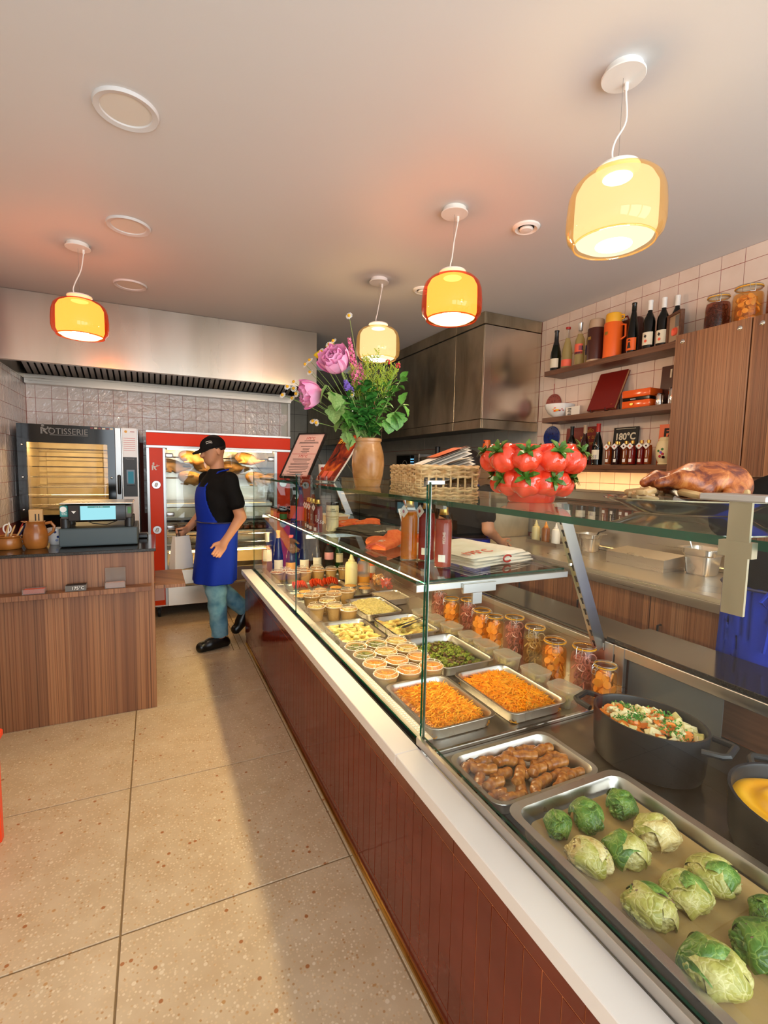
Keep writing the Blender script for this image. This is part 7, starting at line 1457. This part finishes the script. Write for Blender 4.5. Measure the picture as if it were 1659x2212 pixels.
# yellow lilies
lp = petal_mesh(.010, .045, .35, 'petal_yellow', .001)
for r_, f_, z, lab in ((-.195, -.03, .36, 'yellow lily left of the big peony'), (-.15, .0, .405, 'yellow lily above the big peony')):
    t, pts = stem_thing('yellow_lily', lab, 'lily', off(r_, f_, z+.12), .04, .002, group='yellow lilies'); d = off(-.5, -.4, .8).normalized(); q = Vector((0, 0, 1)).rotation_difference(d)
    for k in range(6): o = link('petal', lp, t); o.matrix_local = Matrix.Translation(pts[-1]) @ q.to_matrix().to_4x4() @ Matrix.Rotation(k*PI/3, 4, 'Z') @ Matrix.Rotation(.75, 4, 'X')
for r_, z, lab in ((.118, .345, 'small dark red flower at the right of the goldenrod'), (.075, .36, 'small dark red flower in the goldenrod')):
    t, pts = stem_thing('red_flower', lab, 'flower', off(r_, .0, z+.12), .02, .0016, group='dark red flowers'); g = G()
    for k in range(14): a = k*2.4; st = len(g.v); g.lathe([(0, -.004), (.005, 0), (0, .006)], 6); g.xf(Matrix.Translation(Vector(pts[-1])+Vector((.009*math.cos(a), .009*math.sin(a), .009*math.sin(k*1.1)))), st)
    g.build('head', 'petal_red', t)
# goldenrod: feathery green spikes
for k in range(13):
    r_ = -.085+.0168*k+rf.uniform(-.008, .008); z = .30+.08*math.sin(PI*(k+1.5)/15)+rf.uniform(-.03, .02); f_ = rf.uniform(-.05, .06)
    if k == 12: r_, z = .115, .35
    t, pts = stem_thing('goldenrod', 'feathery green goldenrod spike, number %s from the left' % ('one two three four five six seven eight nine ten eleven twelve thirteen'.split()[k]), 'goldenrod', off(r_, f_, z+.12), .0, .0016, group='green goldenrod spikes'); g = G(); rr = random.Random(k)
    for b in range(30):
        i0 = rr.uniform(.35, 1); p = Vector(pts[-1]).lerp(Vector(pts[4]), 1-i0); a = rr.random()*6.28; l = .015+.030*(1-i0)+rr.uniform(0, .012); e = p+Vector((math.cos(a)*l*.8, math.sin(a)*l*.8, l*.9)); g.tube([p, p.lerp(e, .5)+Vector((0, 0, -.002)), e], [.0008, .0008, .0005], 3)
        for q in range(5):
            c_ = p.lerp(e, .3+q*.17)+Vector((rr.uniform(-.003, .003), rr.uniform(-.003, .003), rr.uniform(-.002, .003))); s_ = rr.uniform(.0018, .0034); st = len(g.v); g.add([(s_, 0, 0), (0, s_, 0), (-s_, 0, 0), (0, -s_, 0), (0, 0, s_*1.3), (0, 0, -s_)], [(0, 1, 4), (1, 2, 4), (2, 3, 4), (3, 0, 4), (1, 0, 5), (2, 1, 5), (3, 2, 5), (0, 3, 5)]); g.xf(Matrix.Translation(c_), st)
    o = g.build('buds', 'goldenrod', t, smooth=False); o['kind'] = 'stuff'
# leaves
def leaf_mesh(mat, lob):
    g = G(); out = []; n = 15
    def w_(v): return (math.sin(PI*v**.75)**.9)*(1+(.32*abs(math.sin(v*PI*3)) if lob else 0))
    return g.grid(lambda u, v: ((u-.5)*.9*w_(v)*(1 if lob else .62), v, .10*math.sin(v*2.4)-.18*abs(u-.5)*-1*w_(v)-.12*v*v), 8, n).mesh('leaf', mat, ang=180)
LM = {(m, l): leaf_mesh(m, l) for m in ('leaf', 'leaf_pale', 'leaf_dark') for l in (0, 1)}
def put_leaf(t, p, d, s_, m, lob, roll=0):
    d = Vector(d).normalized(); q = d.to_track_quat('Y', 'Z'); o = link('leaf', LM[(m, lob)], t); o.matrix_local = Matrix.Translation(p) @ q.to_matrix().to_4x4() @ Matrix.Rotation(roll, 4, 'Y') @ Matrix.Diagonal((s_, s_, s_, 1))
# big maple-like leaves hanging at the lower left
t, pts = stem_thing('leafy_branch', 'pale lobed leaves hanging on a curved stem at the lower left', 'branch', off(-.165, -.09, .235+.12), -.02, .0026, group=None)
for i_, dx, dz, s_, m in ((11, -.3, -1, .10, 'leaf_pale'), (10, .25, -1, .105, 'leaf_pale'), (8, -.2, -1, .11, 'leaf_pale'), (9, -.8, .3, .06, 'leaf'), (7, .3, -.9, .10, 'leaf'), (6, -.5, -.9, .11, 'leaf'), (5, .3, -.9, .10, 'leaf_pale'), (5, -.3, -1, .09, 'leaf')):
    put_leaf(t, pts[i_], off(dx, -.25, dz), s_, m, 1, rf.uniform(-.4, .4))
t, pts = stem_thing('leafy_branch', 'yellowish lobed leaves on the right side of the bouquet', 'branch', off(.135, .0, .17+.12), .0, .0024)
for i_, dx, dz, s_, m in ((11, .5, -1, .075, 'leaf'), (9, .1, -1, .10, 'leaf'), (10, .6, .2, .06, 'leaf_pale'), (8, .4, -.8, .08, 'leaf_pale'), (11, .3, .8, .07, 'leaf'), (7, .0, -1, .08, 'leaf'), (9, .5, -.6, .06, 'leaf')): put_leaf(t, pts[i_], off(dx, -.2, dz), s_, m, 1, rf.uniform(-.4, .4))
for k, (r_, f_, z, m, lab) in enumerate(((-.02, -.06, .25, 'leaf_dark', 'dark green leafy branch in the centre front'), (-.085, -.04, .20, 'leaf_dark', 'dark green leafy branch below the big peony'), (-.15, .0, .13, 'leaf_dark', 'dark leafy branch at the lower left behind the pale leaves'), (.035, -.05, .24, 'leaf_dark', 'dark green leafy branch right of the centre'), (.0, .05, .27, 'leaf', 'bright leafy branch behind the centre of the bouquet'), (.085, .02, .26, 'leaf', 'bright leafy branch under the goldenrod'), (.13, .0, .28, 'leaf', 'bright leafy branch at the right edge of the bouquet'), (-.06, .06, .30, 'leaf', 'bright leafy branch behind the larkspur'), (-.12, -.07, .14, 'leaf', 'bright small leaved branch at the lower centre'), (-.04, -.08, .13, 'leaf_dark', 'dark small leaved branch just above the crock'))):
    t, pts = stem_thing('leafy_branch', lab, 'branch', off(r_, f_, z+.12), .03, .0022, 'twig' if k in (3, 5) else 'stem_green', 'leafy green branches'); rr = random.Random(k+50)
    for b in range(38):
        i_ = rr.randrange(3, len(pts)); a = rr.random()*6.28; put_leaf(t, Vector(pts[i_])+Vector((0, 0, rr.uniform(-.01, .01))), (math.cos(a), math.sin(a), rr.uniform(-.5, .7)), rr.uniform(.036, .068), m, 0, rr.uniform(-.6, .6))
t, pts = stem_thing('leafy_branch', 'trailing pale green leaves hanging over the crock rim', 'branch', off(-.085, -.05, .035+.12), .3, .002)
for i_, dz in ((11, -1), (10, -1), (11, -.6), (9, -.8)): put_leaf(t, Vector(pts[i_])+Vector((0, 0, -.02*(11-i_))), off(rf.uniform(-.3, .3), -.2, dz), .06, 'leaf_pale', 1, rf.uniform(-.5, .5))
# ---------------------------------------------------------------- people
def hand_fn(p, w_, d, side, up, grip):
    """palm with four fingers and a thumb; w_ wrist, d pointing direction, side towards the thumb, up out of the back of the hand"""
    w_, d, side, up = [np.array(v, float) for v in (w_, d, side, up)]
    c_ = w_+d*.045; B = np.stack([d, side, up], 1)
    r = ell(p, c_, (.052, .040, .016), B); r = smin(r, cap(p, w_-d*.02, w_+d*.02, .024, .024), .02)
    for k, (o_, L) in enumerate(((.030, .068), (.010, .078), (-.010, .072), (-.029, .056))):
        b = w_+d*.082+side*o_; m = b+d*L*.5*math.cos(grip)-up*L*.5*math.sin(grip); e = m+d*L*.5*math.cos(grip*2.1)-up*L*.5*math.sin(grip*2.1)
        r = smin(r, cap(p, b-d*.02, m, .0098, .009), .004); r = smin(r, cap(p, m, e, .009, .0075), .004)
    b = w_+d*.025+side*.032; m = b+d*.028+side*.026-up*.006; e = m+d*.032+side*.004-up*.014*(1+grip)
    r = smin(r, cap(p, b, m, .013, .011), .008); return smin(r, cap(p, m, e, .0105, .0085), .005)
def make_person(label, root, face, J, h, beard=False, shirt='shirt_black', sleeve=.62, skirt=True, cap_=True, group=None, part_h=None):
    """J holds joints in the body's frame: x forward, y to the left, z up"""
    t = thing('person', label, 'person', root, face, group); ph = part_h or h
    A = {k: np.array(v, float) for k, v in J.items() if isinstance(v, tuple) and k not in ('look', 'thumbL', 'thumbR')}; hd = A['head']; ft = np.array(J.get('look', (1, 0, 0)), float); ft /= np.linalg.norm(ft); lt = np.cross((0, 0, 1), ft); lt /= np.linalg.norm(lt); ut = np.cross(ft, lt); HB = np.stack([ft, lt, ut], 1)
    def hp(x, y, z): return hd+ft*x+lt*y+ut*z
    def torso(p, o=0.):
        d = cap(p, A['pelvis'], A['chest'], .128+o, .135+o); e = ell(p, (A['chest']+A['neck'])/2-np.array((0, 0, .03)), (.115+o, .195+o, .15+o)); d = smin(d, e, .07)
        d = smin(d, ell(p, A['pelvis'], (.125+o, .165+o, .13+o)), .06); d = smin(d, ell(p, A['chest']-np.array((0, 0, .06)), (.12+o, .165+o, .17+o)), .06); return d
    def body(p):
        d = torso(p, -.012); d = smin(d, cap(p, A['neck']-np.array((0, 0, .05)), hp(-.02, 0, -.05), .06, .052), .03)
        e = ell(p, hp(-.008, 0, .022), (.094, .076, .098), HB); e = smin(e, ell(p, hp(.035, 0, -.055), (.052, .052, .060), HB), .04)
        e = smin(e, cap(p, hp(.084, 0, .015), hp(.104, 0, -.018), .010, .014), .010); e = smin(e, ell(p, hp(.070, 0, -.062), (.018, .026, .010), HB), .008)
        e = smax(e, -ell(p, hp(.092, .032, .014), (.016, .017, .010), HB), .01); e = smax(e, -ell(p, hp(.092, -.032, .014), (.016, .017, .010), HB), .01)
        for s_ in (-1, 1):
            e = smin(e, sph(p, hp(.074, .031*s_, .013), .011), .002); e = smin(e, ell(p, hp(-.008, .078*s_, -.005), (.018, .009, .030), HB), .006)
        d = smin(d, e, .015)
        for s_ in 'LR':
            sh, el_, wr, hi, kn, an, toe = (A[k+s_] for k in ('sh', 'el', 'wr', 'hip', 'kn', 'an', 'toe'))
            d = smin(d, cap(p, sh, el_, .056, .043), .035); d = smin(d, cap(p, el_, wr, .044, .027), .015)
            fd = wr-el_; fd /= np.linalg.norm(fd); sd = np.array(J.get('thumb'+s_, (1, 0, 0)), float); sd -= fd*(sd@fd); sd /= np.linalg.norm(sd); up = np.cross(fd, sd)*(1 if s_ == 'L' else -1)
            d = smin(d, hand_fn(p, wr, fd, sd, up, J.get('grip'+s_, .5)), .012)
            d = smin(d, cap(p, hi, kn, .085, .056), .05); d = smin(d, cap(p, kn, an, .058, .038), .02); d = smin(d, cap(p, an, toe, .038, .03), .02)
        return d
    allp = np.array([v for v in A.values()]); lo = allp.min(0)-.24; hi_ = allp.max(0)+.24; hi_[2] = hd[2]+.16; lo[2] = allp[:, 2].min()-.06
    link('body', sdf_mesh('body', body, lo, hi_, h, 'skin'), t)
    def shirt_f(p):
        d = torso(p, .006)
        for s_ in 'LR':
            sh, el_ = A['sh'+s_], A['el'+s_]; d = smin(d, cap(p, sh, sh+(el_-sh)*sleeve, .068, .066), .035)
            ax = (el_-sh)/np.linalg.norm(el_-sh)
        d = smin(d, cap(p, A['neck']-np.array((0, 0, .08)), A['neck']-np.array((0, 0, .02)), .09, .068), .04)
        fold = .004*np.sin(p[..., 2]*38+p[..., 1]*22)*np.sin(p[..., 0]*25+1)
        d = d+fold; d = smax(d, A['pelvis'][2]-.02-p[..., 2], .006); d = smax(d, p[..., 2]-(A['neck'][2]+.035), .01); return d
    link('shirt', sdf_mesh('shirt', shirt_f, lo, hi_, ph, shirt), t)
    def legs(p):
        d = ell(p, A['pelvis']-np.array((0, 0, .03)), (.135, .175, .13))
        for s_ in 'LR':
            d = smin(d, cap(p, A['hip'+s_], A['kn'+s_], .096, .076), .04); d = smin(d, cap(p, A['kn'+s_], A['an'+s_], .078, .066), .03)
            ax = A['an'+s_]-A['kn'+s_]; L = np.linalg.norm(ax); ax /= L; d = np.where(((p-A['kn'+s_])@ax > L*.98) & (cap(p, A['kn'+s_], A['an'+s_]+ax*.15, .12, .12) < 0), np.maximum(d, (p-A['kn'+s_])@ax-L*.98), d)
        return d+.004*np.sin(p[..., 2]*45+p[..., 0]*20)*np.sin(p[..., 1]*30)
    link('jeans', sdf_mesh('jeans', legs, lo, (hi_[0], hi_[1], A['pelvis'][2]+.12), ph, 'denim'), t)
    for s_ in 'LR':
        an, toe = A['an'+s_], A['toe'+s_]; fx = toe-an; fx[2] = 0; fx /= np.linalg.norm(fx); dn = J.get('foot'+s_, None); heel = an-fx*.045
        def shoe(p):
            q0 = np.array((heel[0], heel[1], toe[2] if dn is None else an[2]-.05)); d = cap(p, q0, toe, .040, .044); d = smin(d, cap(p, an-np.array((0, 0, .02)), (an+toe)/2-np.array((0, 0, .01)), .046, .046), .03); zmin = toe[2]-.034
            return smax(d, zmin-p[..., 2], .006) if dn is None else d
        pts = np.array([an, toe, heel]); link('shoe', sdf_mesh('shoe', shoe, pts.min(0)-.09, pts.max(0)+.09, ph, 'clog'), t)
    if skirt:
        zt, zb = A['pelvis'][2]+.10, J.get('hem', .52)
        kc_ = (A['knL']+A['knR'])/2; kc2 = kc_+(kc_-A['pelvis'])*.1; wide = np.linalg.norm((A['knL']-A['knR'])[:2])*.5
        def apron(p):
            c0 = A['pelvis']; k_ = np.clip((c0[2]-p[..., 2])/(c0[2]-zb), 0, 1); cx_ = c0[0]+(kc2[0]-c0[0])*k_; cy_ = c0[1]+(kc2[1]-c0[1])*k_
            rx, ry = .150+.012*k_, .190+.012*k_; q = np.stack([(p[..., 0]-cx_)/rx, (p[..., 1]-cy_)/ry], -1); th = np.arctan2(q[..., 1], q[..., 0])
            d = (np.linalg.norm(q, axis=-1)-1-.05*k_*np.sin(th*7+.5))*np.minimum(rx, ry); d = np.abs(d)-.006
            d = smax(d, p[..., 2]-zt, .006); d = smax(d, zb-p[..., 2], .006)
            bib = np.abs(torso(p, .016))-.005; zb2 = A['chest'][2]+.10; half = .165-.07*np.clip((p[..., 2]-A['pelvis'][2]-.05)/(zb2-A['pelvis'][2]-.05), 0, 1)
            bib = smax(bib, np.abs(p[..., 1]-A['chest'][1])-half, .005); bib = smax(bib, A['chest'][0]-.02-p[..., 0], .005); bib = smax(bib, p[..., 2]-zb2, .005); bib = smax(bib, zt-.03-p[..., 2], .005)
            return np.minimum(d, bib)
        link('apron', sdf_mesh('apron', apron, (lo[0], lo[1], zb-.03), (hi_[0], hi_[1], A['chest'][2]+.14), ph, 'apron_blue'), t)
        g = G().tube([tuple(A['pelvis']+np.array((.162*math.cos(a), .20*math.sin(a), .095))) for a in [2*PI*k/40 for k in range(40)]], .006, 6, closed=True); g.build('apron_tie', 'navy', t)
        for s_ in (-1, 1): G().tube([tuple(A['chest']+np.array((.12, .075*s_, .10))), tuple(A['neck']+np.array((.03, .095*s_, .0))), tuple(A['neck']+np.array((-.07, .05*s_, .02)))], .007, 6).build('apron_strap', 'apron_blue', t)
    def hairf(p):
        d = ell(p, hp(-.018, 0, .035), (.096, .082, .095), HB); q = (p-hd)@HB; return smax(smax(d, -(q[..., 2]-(.0+.9*np.maximum(0, q[..., 0]+.01))), .01), q[..., 0]-.072, .01)
    def hairlong(p):
        d = ell(p, hp(-.02, 0, .03), (.104, .090, .104), HB); d = smin(d, ell(p, hp(-.075, 0, .06), (.05, .055, .05), HB), .02); q = (p-hd)@HB; return smax(d, q[..., 0]*.8-q[..., 2]*.35-.05, .01)
    b_lo, b_hi = hd-.17, hd+.17
    link('hair', sdf_mesh('hair', hairf if cap_ else hairlong, b_lo, b_hi, min(ph, .008), 'hair'), t)
    if cap_:
        def capf(p):
            q = (p-hd)@HB; d = ell(p, hp(-.010, 0, .045), (.104, .086, .080), HB); d = smax(d, .030-q[..., 2]-.12*np.maximum(0, -q[..., 0]-.02), .006)
            br = np.stack([(q[..., 0]-.075)/.095, q[..., 1]/.075], -1); e = np.maximum((np.linalg.norm(br, axis=-1)-1)*.075, np.abs(q[..., 2]-.040+.28*np.maximum(0, q[..., 0]-.06)+1.6*q[..., 1]**2)-.005); return smin(d, e, .008)
        link('cap', sdf_mesh('cap', capf, b_lo-.05, b_hi+.05, min(ph, .006), 'shirt_black'), t)
    return t, hp, A
STAND = dict(pelvis=(0, 0, .95), chest=(.0, 0, 1.25), neck=(-.02, 0, 1.47), head=(.015, 0, 1.62), shL=(-.01, .19, 1.41), elL=(-.03, .24, 1.13), wrL=(.16, .2, 1.02), shR=(-.01, -.19, 1.41), elR=(-.03, -.24, 1.13), wrR=(.16, -.2, 1.02), hipL=(0, .09, .92), knL=(.02, .10, .5), anL=(-.01, .10, .085), toeL=(.13, .11, .035), hipR=(0, -.09, .92), knR=(.02, -.10, .5), anR=(-.01, -.10, .085), toeR=(.13, -.11, .035))
J1 = dict(pelvis=(-.02, 0, .95), chest=(-.015, 0, 1.23), neck=(-.03, 0, 1.45), head=(.01, .0, 1.615), look=(.93, .15, -.22), shL=(-.05, .185, 1.385), elL=(-.13, .215, 1.09), wrL=(.0, .20, .89), thumbL=(.8, -.4, .2), gripL=.55, shR=(-.01, -.185, 1.385), elR=(.01, -.24, 1.10), wrR=(.15, -.20, .975), thumbR=(.5, .6, .3), gripR=1.15, hipL=(0, .085, .92), knL=(.03, .09, .5), anL=(.0, .09, .090), toeL=(.155, .095, .035), hipR=(-.02, -.09, .92), knR=(-.02, -.10, .50), anR=(-.30, -.10, .22), toeR=(-.22, -.11, .055), footR=1, hem=.545)
ROOT1 = (.445, 4.17, 0)
t, hp, A = make_person('man walking in black cap, black T-shirt, blue apron and jeans with a white bag', ROOT1, PI+.25, J1, .0065)
for dz in (0, .013): 
    q = [hp(.058+.001, .066, .075+dz), hp(.040, .078, .080+dz), hp(.015, .086, .078+dz)]
    G().tube([tuple(hp(.070-.012*k, .050+.010*k, .072+dz+.006*math.sin(k))) for k in range(4)], .0022, 5).build('cap_print', 'white', t)
for dz in (0, .016): G().tube([(.105-.006*k, .075+.012*k, 1.262+dz-.003*k) for k in range(4)], .0024, 5).build('apron_print', 'white', t)
# the bag in his right hand
fa = PI+.25; wrw = Vector(ROOT1)+Vector((math.cos(fa)*.215-math.sin(fa)*-.185, math.sin(fa)*.215+math.cos(fa)*-.185, 0))
tb = thing('paper_bag', 'small white paper carrier bag in the walking man\'s hand', 'bag', (wrw.x, wrw.y, .645), fa+.3)
g = G(); loft(g, [rrect(.085, .045, 0, .006, 2), rrect(.083, .043, .08, .006, 2), rrect(.072, .032, .2, .006, 2), rrect(.066, .022, .27, .006, 2)], True, False); g.build('bag', 'cloth_cream' if 0 else 'paper', tb, smooth=False)
for y in (-.02, .02): G().tube([(-.03, y, .265), (-.028, y*.5, .31), (0, y*.2, .325), (.028, y*.5, .31), (.03, y, .265)], .003, 6).build('handle', 'ink', tb)
# colleague bending over the kitchen bench, mostly hidden by the basket
J2 = {k: (v[0]+.0, v[1], v[2]*.945) for k, v in STAND.items()}; t2, hp2, A2 = make_person('person with dark hair and black shirt working behind the counter', (2.20, 3.10, 0), .2, J2, .016, cap_=False)
text('lettering', '175°C', .09, 'white', t2, (-.145, 0, 1.26), (PI/2, 0, -PI/2), extr=.001)
# colleague at the right edge, seen from behind
J3 = dict(STAND, head=(.05, -.07, 1.62), neck=(-.01, -.03, 1.47), shL=(-.01, .225, 1.43), elL=(.10, .19, 1.16), wrL=(.30, .08, 1.10), elR=(.08, -.2, 1.16), wrR=(.30, -.08, 1.10)); J3 = {k: (tuple(np.array(v)*(1, 1, 1.03)) if isinstance(v, tuple) else v) for k, v in J3.items()}
t3, hp3, A3 = make_person('person in a black shirt and bright blue apron at the right edge of the frame', (2.19, .985, 0), .35, J3, .012, cap_=False)
for s_ in (-1, 1): G().tube([(-.165, .0, 1.06), (-.18, .03*s_, 1.075), (-.185, .05*s_, 1.04), (-.175, .03*s_, 1.02), (-.17, 0, 1.055), (-.175, .02*s_, .95), (-.17, .03*s_, .85)], .007, 6).build('apron_bow', 'apron_blue', t3)
